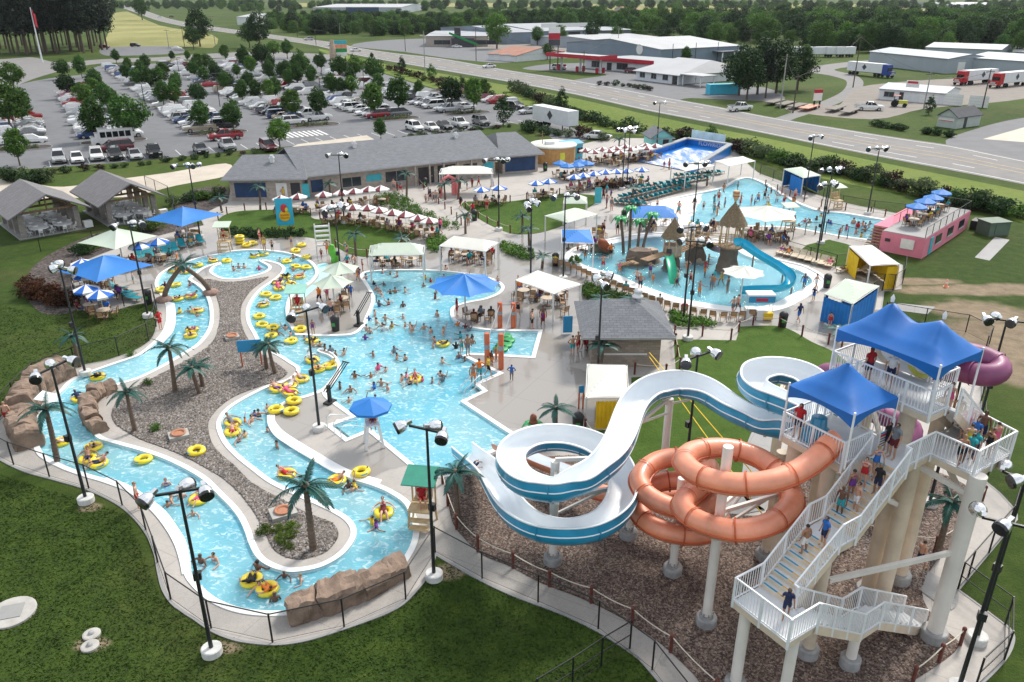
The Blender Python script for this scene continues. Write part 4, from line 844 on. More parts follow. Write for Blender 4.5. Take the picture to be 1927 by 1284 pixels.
fence([(1185,1222),(1162,1239),(1124,1259),(1085,1288),(1010,1335)],'black gated fence running off the near path across the lawn',1.5,1.6,1,True)
# ---- rope barriers on red-brown posts
M_POST = pm('bollard_redbrown',(0.14,0.035,0.025),0.3,5,0.7);M_ROPE = pm('rope',(0.62,0.57,0.47),0.15,8,0.9)
pm_ = MB().lathe([(0.075,0),(0.075,0.78),(0.09,0.8),(0.09,0.9),(0.06,0.95),(0,0.96)],10).mesh('rope_post');pm_.materials.append(M_POST)
def rope(px,label,step=2.4,z=0.06,sub=4):
    P = resample([Vector((p.x,p.y,z)) for p in outline(px,sub,False)],step);o = wroot('rope_barrier',P[0],label,'rope fence','rope barriers on red-brown posts');U = Vector((0,0,1))
    for p in P: link('rope_post',pm_,o,p-o.location)
    for a,b in zip(P[:-1],P[1:]):
        pts = [a.lerp(b,t)+U*(0.82-0.10*4*t*(1-t)) for t in (0,0.25,0.5,0.75,1)];wpart(MB().pipe(pts,0.026,5),'rope',M_ROPE,o)
rope([(833,912),(842,950),(851,983),(869,1010),(908,1046),(960,1068),(1018,1099),(1091,1127),(1168,1164),(1241,1212),(1304,1270),(1345,1315)],'rope barrier on red posts along the mulch below the slides',2.1)
rope([(1101,815),(1101,832),(1134,848),(1185,882),(1190,912)],'rope barrier on red posts at the lawn corner by the yellow cabana',2);rope([(1194,706),(1235,707),(1278,710),(1276,687),(1269,640)],'rope barrier on red posts round the snack hut back corner',2.2)
rope([(1269,634),(1320,634),(1368,640),(1388,640),(1394,617),(1440,613),(1455,614),(1489,627),(1517,637),(1549,647),(1583,657)],'rope barrier on red posts along the lawn below the play pool',2.2)
rope([(411,415),(440,400),(500,396),(575,397),(592,413),(654,415),(729,425),(790,440)],'rope barrier on red posts between the cafe terrace and the lawn',2.6);rope([(790,442),(760,462),(740,478),(700,486),(660,482),(632,467)],'rope barrier on red posts along the lower edge of the palm lawn',2.6)
rope([(865,384),(900,412),(941,434),(960,440)],'rope barrier on red posts down the path side of the round lawn',2.6);rope([(790,350),(820,380),(850,405),(868,425)],'rope barrier on red posts down the left of the centre path',2.8)
rope([(1440,352),(1490,372),(1545,390),(1600,398),(1665,408)],'rope barrier on red posts along the wave pool far edge',3.0);rope([(1490,435),(1540,443),(1590,452),(1640,458)],'rope barrier on red posts along the wave pool near edge',2.6)
rope([(1716,1290),(1760,1252),(1806,1216)],'rope barrier on red posts at the foot of the tower stairs',2.0);rope([(1590,1000),(1625,1012),(1690,1030),(1735,1048),(1805,1012),(1848,944)],'rope barrier on red posts beside the path under the tower',2.2)
rope([(960,382),(1010,374),(1055,368),(1120,374)],'rope barrier on red posts along the top of the round lawn',2.6)
# ================================================================== SHADES, UMBRELLAS, TABLES, CHAIRS
M_CREAM = pm('canvas_cream',(0.66,0.66,0.60),0.08,0.5,0.7);M_SAGE = pm('canvas_sage',(0.50,0.58,0.48),0.08,0.5,0.7);M_BRBLUE = pm('canvas_bright_blue',(0.012,0.18,0.56),0.12,0.6,0.6)
M_WCANVAS = pm('canvas_white',(0.74,0.74,0.72),0.07,0.5,0.7);M_STEELW = pm('post_white',(0.66,0.66,0.64),0.08,2,0.45)
M_YCURT = pm('curtain_yellow',(0.78,0.50,0.01),0.15,1.5,0.7,0.4,2.5);M_BCURT = pm('curtain_blue',(0.008,0.17,0.52),0.18,1.5,0.7,0.4,2.5);M_TCURT = M_BCURT
def sail(name,corners,ze,rise,mat,label,cat='canopy',group='fabric shade canopies',ridge=0.0,posts=True,zf=0.05,sag=0.06):
    """four-cornered fabric roof from eave corner pixels; rise to a peak or short ridge"""
    C = [at(x,y,ze) for x,y in corners];ctr = sum(C,Vector())/4;ctr.z = zf;o = wroot('shade_canopy',ctr,label,cat,group);n = 14;L = []
    for i in range(n+1):
        for j in range(n+1):
            u,v = i/n,j/n;uu = u+sag*(0.5-u)*4*v*(1-v)*(1 if True else 0)*0.9;vv = v+sag*(0.5-v)*4*u*(1-u)*0.9
            p = (C[0]*(1-uu)+C[1]*uu)*(1-vv)+(C[3]*(1-uu)+C[2]*uu)*vv
            e = min(min(u,1-u)/(0.5-ridge*0.5) if ridge < 1 else 1,min(v,1-v)/0.5,1);L.append(p+Vector((0,0,rise*(e**0.93))))
    m = MB();m.add(L,[(i*(n+1)+j,i*(n+1)+j+1,(i+1)*(n+1)+j+1,(i+1)*(n+1)+j) for i in range(n) for j in range(n)],False);wpart(m,'fabric',mat,o)
    m = MB()
    for a,b in zip(C,C[1:]+C[:1]): m.tube(a-Vector((0,0,0.03)),b-Vector((0,0,0.03)),0.035,n=5)
    wpart(m,'edge_frame',M_STEELW,o)
    if posts:
        for c in C: q = c.lerp(ctr,0.03);wpart(MB().tube((q.x,q.y,zf),(q.x,q.y,ze),0.075,n=8),'post',M_STEELW,o)
    return o
def parasol(name,base,r,ze,rise,mat,label,n=6,rz=0.0,group='large single-post sunshades',sag=0.08,zf=0.05):
    b = Vector(base);b.z = zf;o = wroot('shade_umbrella',b,label,'sunshade',group)
    top = b+Vector((0,0,ze+rise));rim = [b+Vector((r*math.cos(rz+2*math.pi*k/n),r*math.sin(rz+2*math.pi*k/n),ze)) for k in range(n)]
    for k in range(n):
        a,c = rim[k],rim[(k+1) % n];m = MB();L = [];q = 6
        for i in range(q+1):
            for j in range(q+1):
                t = i/q;s = j/q;e = a.lerp(c,s);e = e.lerp(b+Vector((0,0,ze)),sag*4*s*(1-s));p = top.lerp(e,t);p.z += 0.10*rise*math.sin(math.pi*t)*(-1)*(4*s*(1-s))*1.2;L.append(p)
        m.add(L,[(i*(q+1)+j,(i+1)*(q+1)+j,(i+1)*(q+1)+j+1,i*(q+1)+j+1) for i in range(q) for j in range(q)],True);wpart(m,'panel',mat,o)
    wpart(MB().tube(b,top,0.075,0.06,10),'post',M_STEELW,o);m = MB()
    for p in rim: m.tube(top-Vector((0,0,0.12)),p-Vector((0,0,0.04)),0.03,n=5)
    wpart(m,'ribs',M_STEELW,o);return o
parasol('u',at(355,455),4.0,2.7,1.15,M_BRBLUE,'big blue hexagonal sunshade beside the teal loungers near the river entry',4,0.3)
parasol('u',at(233,501),3.6,2.7,1.15,M_SAGE,'pale sage sunshade between the two blue ones at the left deck',4,0.35)
parasol('u',at(212,560),3.9,2.7,1.2,M_BRBLUE,'blue sunshade over tables on the fenced corner deck',4,0.25)
parasol('u',at(876,601),3.0,3.0,0.95,M_BRBLUE,'large blue octagonal sunshade over the main pool peninsula',8,0.2)
parasol('u',at(631,588),1.75,2.6,0.7,M_SAGE,'front sage sunshade on the wet deck between river and pool',6,0.2);parasol('u',at(645,560),1.75,2.6,0.7,M_SAGE,'rear sage sunshade on the wet deck between river and pool',6,0.5)
parasol('u',at(1393,564),1.9,2.5,0.55,M_CREAM,'cream sunshade beside the drinks cart at the play pool',8,0.2);parasol('u',at(1437,446),3.6,2.6,0.9,M_CREAM,'wide cream sunshade over seats between play pool and wave pool',6,0.2)
sail('s',[(697,462),(799,461),(797,479),(694,481)],2.8,0.7,M_SAGE,'long sage canopy over tables at the top of the main pool',ridge=0.6)
sail('s',[(854,444),(939,456),(914,473),(826,463)],2.8,0.6,M_CREAM,'arched cream canopy over the crowded chairs above the main pool',ridge=0.7);sail('s',[(1012,509),(1095,535),(1042,553),(969,527)],2.8,0.35,M_CREAM,'flat cream canopy over tables left of the snack hut',ridge=0.6)
sail('s',[(830,317),(926,317),(928,327),(826,328)],2.9,0.7,M_CREAM,'cream canopy at the front of the long grey building',ridge=0.6);sail('s',[(1025,406),(1082,391),(1125,403),(1068,419)],2.8,0.45,M_SAGE,'sage canopy at the lower corner of the round lawn',ridge=0.6)
sail('s',[(1062,371),(1104,371),(1105,383),(1060,383)],2.6,0.8,M_SAGE,'small sage roofed cabana with blue curtains on the round lawn');sail('s',[(1184,394),(1268,394),(1277,411),(1186,411)],2.5,0.9,M_BRBLUE,'blue hipped canopy behind the plastic palms of the play pool',ridge=0.55)
sail('s',[(1057,432),(1111,432),(1118,458),(1057,457)],2.6,0.6,M_BRBLUE,'square blue shade sail left of the play pool');sail('s',[(1345,303),(1398,294),(1422,303),(1372,313)],2.8,0.5,M_CREAM,'cream canopy behind the far corner of the wave pool',ridge=0.4)
sail('s',[(1262,312),(1325,304),(1345,312),(1290,322)],2.8,0.5,M_CREAM,'cream canopy next to the surf ride',ridge=0.4)
def cabana(corners,ze,rise,roofm,curt,walls,label,base_px):
    o = sail('s',corners,ze,rise,roofm,label,'cabana','curtained cabanas');C = [at(x,y,ze) for x,y in corners]
    for (i,f0,f1) in walls:
        a,b = C[i],C[(i+1) % 4];a,b = a.lerp(b,f0),a.lerp(b,f1);n = 26;m = MB();L = []
        for k in range(n+1):
            p = a.lerp(b,k/n);nn = Vector((b.y-a.y,a.x-b.x,0)).normalized()*0.07*math.sin(k*1.9);L += [Vector((p.x,p.y,0.12))+nn,Vector((p.x,p.y,ze-0.25))+nn*0.6]
        m.add(L,[(2*k,2*k+2,2*k+3,2*k+1) for k in range(n)],True);wpart(m,'curtain',curt,o)
    return o
cabana([(1105,685),(1180,687),(1183,748),(1102,749)],2.3,0.55,M_CREAM,M_YCURT,[(1,0.0,0.95),(2,0.0,0.75)],'cream roofed cabana with yellow curtains beside the blue flume',None)
cabana([(1598,463),(1640,461),(1693,497),(1638,500)],2.5,0.6,M_WCANVAS,M_YCURT,[(0,0,1),(1,0,1),(3,0.5,1),(2,0,0.4)],'white roofed cabana with yellow curtains right of the play pool',None)
cabana([(1552,553),(1592,524),(1655,538),(1605,572)],2.5,0.65,M_SAGE,M_BCURT,[(0,0,0.2),(1,0,1),(2,0,1),(3,0,1)],'sage roofed cabana with blue curtains above the tower',None)
cabana([(1475,318),(1508,314),(1545,330),(1512,335)],2.5,0.5,M_SAGE,M_BCURT,[(0,0,1),(1,0,1),(3,0,0.6)],'sage roofed cabana with blue curtains behind the wave pool',None)
# ---- cafe umbrellas with tables
M_MAROON = pm('canvas_maroon',(0.17,0.028,0.04),0.2,2,0.7);M_UBLUE = pm('canvas_royal',(0.01,0.12,0.50),0.15,2,0.7);M_TABLE = pm('table_tan',(0.55,0.45,0.34),0.15,3,0.5);M_CHAIRF = pm('chair_frame',(0.12,0.075,0.05),0.2,5,0.5);M_CHAIRS = pm('chair_sling',(0.38,0.24,0.13),0.2,6,0.7)
def cafe_umbrella(cm,solid=False):
    o = empty('cafe_umbrella',(0,0,0));m = MB();n = 8;r,ze,zt = 1.1,2.05,2.5;T_ = Vector((0,0,zt))
    for k in range(n):
        a0,a1 = 2*math.pi*k/n,2*math.pi*(k+1)/n;A,B2 = Vector((r*math.cos(a0),r*math.sin(a0),ze)),Vector((r*math.cos(a1),r*math.sin(a1),ze));m.cur = 0 if (solid or (k in (0,3,5) if cm is M_MAROON else k % 2)) else 1;mid = (A+B2)/2*0.985;mid.z = ze
        m.quad(T_,A,mid,sm=False);m.quad(T_,mid,B2,sm=False);D = Vector((0,0,-0.16));m.quad(A,mid,mid+D,A+D);m.quad(mid,B2,B2+D,mid+D)
    m.build('canopy',[cm,M_WCANVAS],o);MB().tube((0,0,0),(0,0,zt+0.12),0.025,n=6).build('pole',M_STEELW,o);MB().lathe([(0.28,0),(0.28,0.06),(0.05,0.12)],10).build('base',M_CHAIRF,o);return o
UMB = {'maroon': Proto(cafe_umbrella(M_MAROON)),'blue': Proto(cafe_umbrella(M_UBLUE)),'solid': Proto(cafe_umbrella(M_BRBLUE,True))}
def make_table():
    o = empty('round_table',(0,0,0));MB().lathe([(0.55,0.70),(0.56,0.73),(0.55,0.75)],16,smooth=False).build('table_top',M_TABLE,o);MB().lathe([(0.04,0.05),(0.04,0.7)],8).lathe([(0.3,0),(0.3,0.05)],10).build('pedestal',M_CHAIRF,o);return o
TABLE = Proto(make_table())
def chair_mesh():
    m = MB();m.cur = 0;m.box((0,0,0.43),(0.48,0.46,0.03)).box((0,0.24,0.72),(0.44,0.03,0.42),0,(R(-10),'X'));m.cur = 1
    for sx in (-1,1):
        m.bar((sx*0.26,-0.23,0),(sx*0.25,-0.22,0.64),0.035);m.bar((sx*0.26,0.24,0),(sx*0.25,0.22,0.44),0.035);m.bar((sx*0.25,0.21,0.43),(sx*0.24,0.31,0.97),0.035);m.bar((sx*0.26,-0.24,0.64),(sx*0.26,0.25,0.65),0.045,0.03)
    m.bar((-0.24,0.31,0.95),(0.24,0.31,0.95),0.035);me = m.mesh('patio_chair');me.materials.append(M_CHAIRS);me.materials.append(M_CHAIRF);return me
CHAIR_ME = chair_mesh()
def chair(p,rz,label,group): o = link('patio_chair',CHAIR_ME,None,p,rz);return tag(o,label,'chair',group)
SEATS = []   # (place, turn, area) where people may sit
def cafe_set(px,py,kind,where,nch=4,z=0.05,canopy_px=True):
    p = at(px,py,2.3);p.z = z
    if kind: UMB[kind].put(p,random.uniform(0,0.7),None)
    r0 = random.uniform(0,1.5);tb = TABLE.put(p+Vector((0.0,0,0)),0)
    out = []
    for k in range(nch):
        a = r0+2*math.pi*k/nch;q = p+Vector((0.85*math.cos(a),0.85*math.sin(a),0));out.append((q,a-math.pi/2));SEATS.append((q,a-math.pi/2,where))
    return p,tb,out
def cafe_group(pts,kind,where,ucol,nch=4,z=0.05):
    for i,(x,y) in enumerate(pts):
        n = nth(i);p = at(x,y,2.3);p.z = z
        if kind: UMB[kind].put(p,random.uniform(0,0.7),f'{ucol} cafe umbrella, {n} from the left {where}','umbrella',f'cafe umbrellas {where}')
        TABLE.put(p,0,f'round tan table, {n} from the left {where}','table',f'tables {where}')
        r0 = random.uniform(0,1.5)
        for k in range(nch):
            a = r0+2*math.pi*k/nch;q = p+Vector((0.85*math.cos(a),0.85*math.sin(a),0));dx,dy = math.cos(a),math.sin(a);chair(q,a-math.pi/2,f'brown chair {("right of" if dx > 0 else "left of") if abs(dx) > abs(dy) else ("behind" if dy > 0 else "in front of")} the {n} table from the left {where}',f'chairs {where}');SEATS.append((q,a-math.pi/2,where))
z6 = lambda L: [(480+x/4.0125,320+y/4.0125) for x,y in L]
zF = lambda L: [(1000+x/4.81,230+y/4.81) for x,y in L]
z5 = lambda L: [(x/4.0125,320+y/4.0125) for x,y in L]
z8 = lambda L: [(1440+x/3.957,320+y/3.957) for x,y in L]
cafe_group(z6([(195,205),(325,190),(515,175),(645,160),(750,150),(860,135),(950,130)]),'maroon','along the grey building wall','maroon and white');cafe_group(z6([(560,270),(640,250),(740,270),(850,275),(935,292),(1040,310),(1135,325),(1230,350),(1310,370)]),'maroon','on the terrace above the palm lawn','maroon and white')
cafe_group(z6([(1710,138),(1840,125)])+zF([(45,540),(160,525)]),'blue','above the round lawn','blue and white');cafe_group(zF([(390,485),(470,470),(570,455),(670,440),(765,435),(860,430),(1000,420)]),'blue','in the lower row of the far cafe','blue and white');cafe_group(zF([(260,360),(325,385),(415,378),(445,348),(505,362)]),'solid','by the blue kiosk','plain blue')
cafe_group(zF([(490,245),(560,258),(640,235),(700,250),(760,225),(800,262),(850,210),(905,235),(950,225),(1035,200),(1045,225),(1125,205)]),'maroon','beside the surf ride','maroon and white');cafe_group(z5([(620,690),(650,780),(730,700),(650,885),(750,925),(1050,560),(1190,530)]),'blue','on the left corner deck','blue and white')
cafe_group(z8([(1100,408),(1165,368),(1225,338),(1285,298)]),'solid','on the roof of the pink building','plain blue',z=2.22)
def crowd_chairs(pts,n,where,spread,tables=2):
    CH = []
    for i in range(n):
        x,y = random.choice(pts);p = at(x+random.uniform(-spread[0],spread[0]),y+random.uniform(-spread[1],spread[1]),0.05);rz = random.uniform(0,6.28)
        if any((p-s[0]).length < 0.62 for s in SEATS[-80:]): continue
        CH.append((p,rz));SEATS.append((p,rz,where))
    for i,(p,rz) in enumerate(sorted(CH,key=lambda c: c[0].x)): chair(p,rz,f'brown patio chair, {nth(i)} from the left {where}',f'chairs {where}')
    for i in range(tables):
        x,y = pts[i % len(pts)];TABLE.put(at(x,y,0.05),0,f'round tan table among chairs {where}' if tables == 1 else f'round tan table, {nth(i)} from the left {where}','table',f'tables {where}')
crowd_chairs([(720,500),(745,500),(775,500)],16,'under the long sage canopy',(18,6),3);crowd_chairs([(855,488),(875,490),(895,490),(915,492)],34,'under the arched cream canopy',(16,8),2);crowd_chairs([(985,560),(1010,560),(1030,575),(1050,565),(1065,585)],26,'under the flat cream canopy by the snack hut',(16,12),4)
crowd_chairs([(892,602),(915,600),(905,608)],9,'under the big blue octagonal shade',(18,6),1);crowd_chairs([(630,585),(645,575),(650,560)],12,'under the two sage shades',(14,10),2);crowd_chairs([(1070,468),(1095,470),(1120,462),(1130,445)],14,'round the square blue shade sail',(14,6),2)
crowd_chairs([(1200,420),(1230,422),(1260,424),(1215,432)],20,'under the blue hipped canopy',(16,4),2);crowd_chairs([(1405,445),(1425,448),(1445,450),(1460,456),(1440,442)],44,'under the wide cream shade by the wave pool',(18,7),3);crowd_chairs([(1310,436),(1330,440),(1350,438)],18,'behind the thatched huts',(18,5),2);crowd_chairs([(340,452),(365,452),(230,500),(250,496),(200,545),(225,560)],22,'under the shades of the left deck',(12,7),4)
row = resample([Vector((p.x,p.y,0.05)) for p in outline([(1045,503),(1080,514),(1115,530),(1170,552),(1230,576),(1290,594),(1360,606),(1415,602)],4,False)],0.82)
for i,p in enumerate(row): rz = math.pi+random.uniform(-0.25,0.25)-0.15;chair(p,rz,f'brown patio chair, {nth(i)} from the left facing the play pool','chairs facing the play pool');SEATS.append((p,rz,'in the row facing the play pool'))
# ---- sun loungers
M_TEAL = pm('sling_teal',(0.01,0.30,0.36),0.15,4,0.6);M_TAN = pm('sling_cream',(0.62,0.52,0.38),0.12,4,0.6);M_LFRAME = pm('lounger_frame',(0.30,0.22,0.15),0.2,4,0.5)
def make_lounger(mat):
    o = empty('sun_lounger',(0,0,0));MB().box((0,-0.28,0.36),(0.62,1.25,0.035)).build('seat',mat,o);MB().box((0,0.60,0.58),(0.62,0.70,0.035),0,(R(40),'X')).build('backrest',mat,o)
    MB().bar((-0.33,-0.92,0.34),(-0.33,0.85,0.34),0.05).bar((0.33,-0.92,0.34),(0.33,0.85,0.34),0.05).bar((-0.33,-0.9,0.34),(0.33,-0.9,0.34),0.05).build('frame',M_LFRAME,o)
    for sx in (-1,1):
        for y in (-0.75,0.6): MB().bar((sx*0.31,y,0),(sx*0.31,y,0.34),0.05).build('leg',M_LFRAME,o)
    return o
LT,LC = Proto(make_lounger(M_TEAL)),Proto(make_lounger(M_TAN));LOUNGE = []
def lrow(pr,a,b,n,rz,where,col):
    for i in range(n):
        t = i/max(1,n-1);p = at(a[0]+(b[0]-a[0])*t,a[1]+(b[1]-a[1])*t,0.05);pr.put(p,rz+random.uniform(-0.08,0.08),f'{col} sun lounger, {nth(i)} from the left {where}','sun lounger',f'{col} sun loungers');LOUNGE.append((p,rz,where))
lrow(LT,(262,490),(330,473),7,0.5,'in the row below the sage shade','teal');lrow(LT,(343,466),(378,458),3,0.5,'under the big blue shade','teal');lrow(LT,(222,548),(250,566),4,1.3,'stacked up on the fenced corner deck','teal')
w = 'in the %s row at the wave beach'
lrow(LT,(1160,384),(1215,388),6,2.6,w % 'front','teal');lrow(LT,(1192,384),(1300,355),13,2.55,w % 'second','teal');lrow(LT,(1170,375),(1290,347),14,2.55,w % 'third','teal');lrow(LT,(1200,357),(1330,338),12,2.55,w % 'fourth','teal');lrow(LT,(1275,335),(1355,328),9,2.55,w % 'rear','teal')
lrow(LC,(1470,478),(1560,502),8,-0.5,'in the row behind the play pool','cream');lrow(LC,(1590,512),(1640,518),3,-1.3,'in front of the white roofed cabana','cream')
# ================================================================== PARK BUILDINGS AND FEATURES
def shingle_mat(name,col):
    m,nt,b = newmat(name);v = _coord(nt);br = nt.nodes.new('ShaderNodeTexBrick');br.inputs['Scale'].default_value = 1.0;br.inputs['Brick Width'].default_value = 0.5;br.inputs['Row Height'].default_value = 0.22;br.inputs['Mortar Size'].default_value = 0.02
    br.inputs['Color1'].default_value = (*[c*0.8 for c in col],1);br.inputs['Color2'].default_value = (*[min(1,c*1.25) for c in col],1);br.inputs['Mortar'].default_value = (*[c*0.5 for c in col],1);nt.links.new(v,br.inputs['Vector'])
    n = _noise(nt,0.4,4,v);n2 = _noise(nt,9,4,v,0.7);c = _mix(nt,_ramp(nt,n.outputs['Fac'],[(0.35,(0.35,)*3),(0.6,(0,)*3)]).outputs['Color'],br.outputs['Color'],tuple(c*0.8 for c in col));c = _mix(nt,_ramp(nt,n2.outputs['Fac'],[(0.4,(0.35,)*3),(0.65,(0,)*3)]).outputs['Color'],c,tuple(c*1.5 for c in col))
    nt.links.new(c,b.inputs['Base Color']);b.inputs['Roughness'].default_value = 0.9;bump(nt,b,br.outputs['Fac'],0.3,0.02);return m
def brick_mat(name,col,mort,s=1.0):
    m,nt,b = newmat(name);tcn = nt.nodes.new('ShaderNodeTexCoord');sp = nt.nodes.new('ShaderNodeSeparateXYZ');nt.links.new(tcn.outputs['Object'],sp.inputs[0]);ad = nt.nodes.new('ShaderNodeMath');ad.operation = 'ADD';nt.links.new(sp.outputs['X'],ad.inputs[0]);nt.links.new(sp.outputs['Y'],ad.inputs[1]);cb = nt.nodes.new('ShaderNodeCombineXYZ');nt.links.new(ad.outputs[0],cb.inputs['X']);nt.links.new(sp.outputs['Z'],cb.inputs['Y'])
    br = nt.nodes.new('ShaderNodeTexBrick');br.inputs['Scale'].default_value = s;br.inputs['Brick Width'].default_value = 0.4;br.inputs['Row Height'].default_value = 0.2;br.inputs['Mortar Size'].default_value = 0.012
    br.inputs['Color1'].default_value = (*[c*0.82 for c in col],1);br.inputs['Color2'].default_value = (*[min(1,c*1.15) for c in col],1);br.inputs['Mortar'].default_value = (*mort,1);nt.links.new(cb.outputs[0],br.inputs['Vector']);nt.links.new(br.outputs['Color'],b.inputs['Base Color']);b.inputs['Roughness'].default_value = 0.85;bump(nt,b,br.outputs['Fac'],0.3,0.01);return m
M_SHIN = shingle_mat('shingle_grey',(0.155,0.165,0.18));M_SHINB = shingle_mat('shingle_brownish',(0.17,0.165,0.17));M_BRICK = brick_mat('block_tan',(0.42,0.36,0.31),(0.35,0.31,0.28));M_BRICKG = brick_mat('block_greybrown',(0.30,0.25,0.21),(0.22,0.19,0.17));M_GLASS = pm('window_glass',(0.03,0.04,0.05),0.2,2,0.12);M_TRIM = pm('trim_grey',(0.34,0.35,0.36),0.1,2,0.6);M_DOOR = pm('door_dark',(0.03,0.03,0.035),0.2,2,0.5);M_NAVY = pm('mural_navy',(0.01,0.045,0.13),0.4,0.8,0.5);M_TEALP = pm('paint_teal',(0.05,0.42,0.50),0.15,1.5,0.6);M_METALW = pm('vent_metal',(0.72,0.73,0.74),0.1,3,0.35,metal=0.3)
def local(root): return lambda s,d,z: Vector((s,d,z))
def gable(name,p0,p1,depth,wh,rh,mats,label,cat='building',group=None,over=0.6,hip=0.0,front=(),back_open=False,ridge_along=True,z=0.03,extra=None,side=()):
    """building standing on front edge p0->p1, running back by depth. local x along the front, y back"""
    p0,p1 = Vector((p0[0],p0[1],0)),Vector((p1[0],p1[1],0));L = (p1-p0).length;a = math.atan2(p1.y-p0.y,p1.x-p0.x);o = empty(name,(p0.x,p0.y,z),a,label,cat,group);wm,rm = mats[0],mats[1]
    w = MB();w.box((L/2,depth/2,wh/2-0.1),(L,depth,wh+0.2));ov = over;wl_ = w.build('wall',wm,o);y0,y1 = -ov,depth+ov;x0,x1 = -ov,L+ov;ze = wh
    if ridge_along:
        rm_ = (y0+y1)/2;r0,r1 = (x0+hip,x1-hip);A,B2,C,D,E,F = Vector((x0,y0,ze)),Vector((x1,y0,ze)),Vector((x1,y1,ze)),Vector((x0,y1,ze)),Vector((r0,rm_,rh)),Vector((r1,rm_,rh));faces = [('f',A,B2,F,E),('b',C,D,E,F),('l',D,A,E),('r',B2,C,F)]
    else:
        xm = (x0+x1)/2;A,B2,C,D,E,F = Vector((x0,y0,ze)),Vector((x1,y0,ze)),Vector((x1,y1,ze)),Vector((x0,y1,ze)),Vector((xm,y0+hip,rh)),Vector((xm,y1-hip,rh));faces = [('l',D,A,E,F),('r',B2,C,F,E),('f',A,B2,E),('b',C,D,F)]
    rf = MB();gb = MB();dn = Vector((0,0,-0.14))
    for f in faces:
        pts = list(f[1:])
        if len(pts) == 3 and hip < 0.05: 
            ins = [p.lerp((pts[0]+pts[1])/2,0) for p in pts];gb.add([q+dn for q in ins],[(0,1,2)],False);continue
        n = len(pts);rf.add(pts,[tuple(range(n))],False);rf.add([q+dn for q in pts],[tuple(range(n))[::-1]],False);rf.add([pts[0],pts[1],pts[1]+dn,pts[0]+dn],[(0,3,2,1)],False)
        if n == 4: rf.add([pts[1],pts[2],pts[2]+dn,pts[1]+dn],[(0,3,2,1)],False);rf.add([pts[3],pts[0],pts[0]+dn,pts[3]+dn],[(0,3,2,1)],False)
    r = rf.build('roof',rm,o)
    if gb.v: 
        for k in range(len(gb.v)): 
            vx = list(gb.v[k]);
            if ridge_along: vx[0] = min(max(vx[0],0.0),L)
            else: vx[1] = min(max(vx[1],0.0),depth)
            gb.v[k] = tuple(vx)
        gb.build('gable',wm,o)
    MB().bar(A+Vector((0,-0.03,-0.1)),B2+Vector((0,-0.03,-0.1)),0.05,0.16).build('fascia',M_TRIM,r)
    for kind,u,w_,z0,z1 in front:
        mt = {'win': M_GLASS,'door': M_DOOR,'navy': M_NAVY,'teal': M_TEALP,'white': M_SIGNW,'garage': M_SIGNW}[kind];nm = {'win': 'window','door': 'door','navy': 'mural','teal': 'notice_panel','white': 'panel','garage': 'garage_door'}[kind]
        q = MB().box((u,-0.03,(z0+z1)/2),(w_,0.06,z1-z0)).build(nm,mt,o)
        if kind == 'win': 
            MB().box((u,-0.06,z0-0.05),(w_+0.2,0.12,0.1)).build('sill',M_TRIM,q);MB().box((u,-0.065,(z0+z1)/2),(0.06,0.02,z1-z0)).build('mullion',M_TRIM,q)
        if kind == 'door': MB().box((u+w_*0.35,-0.08,1.0),(0.05,0.05,0.14)).build('handle',M_METALW,q)
        if kind == 'garage':
            for kk in range(1,4): MB().box((u,-0.065,z0+(z1-z0)*kk/4),(w_,0.012,0.03)).build('panel_joint',M_TRIM,q)
    for kind,side_x,v_,w_,z0,z1 in side:
        mt = {'win': M_GLASS,'door': M_DOOR,'white': M_SIGNW,'garage': M_SIGNW}[kind];MB().box((L+0.03 if side_x else -0.03,v_,(z0+z1)/2),(0.06,w_,z1-z0)).build({'win': 'window','door': 'door','white': 'panel','garage': 'garage_door'}[kind],mt,o)
    return o,L
def roof_vent(o,x,y,z): m = MB().box((x,y,z+0.25),(0.5,0.5,0.5)).box((x,y,z+0.62),(0.62,0.62,0.2));m.box((x,y,z+0.85),(0.4,0.4,0.26));m.build('roof_vent',M_METALW,o)
# long entrance building: main block, left wing, right end
e0,e1 = at(582,372),at(932,330)
o,L = gable('entrance_building',e0,e1,13,3.0,5.6,(M_BRICK,M_SHIN),'long grey roofed entrance building with dark openings behind the cafe umbrellas',front=[('navy',1.2,1.6,0.6,2.2),('win',6.0,2.6,0.8,2.0),('teal',9.2,2.2,1.2,2.1),('win',12.5,3.2,0.8,2.2),('door',17.0,2.4,0,2.3),('door',20.2,2.8,0,2.3),('win',24.0,2.2,0.8,2.1),('teal',27.0,1.6,0.9,2.0)],over=1.0)
roof_vent(o,L*0.3,5.0,4.9);roof_vent(o,L*0.86,5.0,4.9);MB().box((L*0.52,2.2,3.95),(0.7,0.4,0.2)).build('skylight',M_DOOR,o)
for k in range(5): MB().bar((15.0+k*2.2,-0.8,0),(15.0+k*2.2,-0.8,3.0),0.22).build('porch_post',M_BRICK,o)
o,L = gable('entrance_wing',at(436,378),at(572,376),11,2.9,4.9,(M_BRICK,M_SHIN),'left wing of the entrance building with dark blue murals',front=[('navy',2.6,4.0,0.4,2.3),('white',6.6,1.4,0.2,2.2),('door',8.4,1.2,0,2.2),('teal',9.7,0.9,0.3,2.1)],over=0.8,hip=1.5)
roof_vent(o,5.0,3.5,4.2)
o,L = gable('ticket_block',at(946,328),at(1012,323),13,2.8,5.0,(M_BRICK,M_SHIN),'right end block of the entrance building with a dark blue tiled wall',front=[('navy',2.8,4.8,0.3,2.3)],over=0.8,hip=2.0)
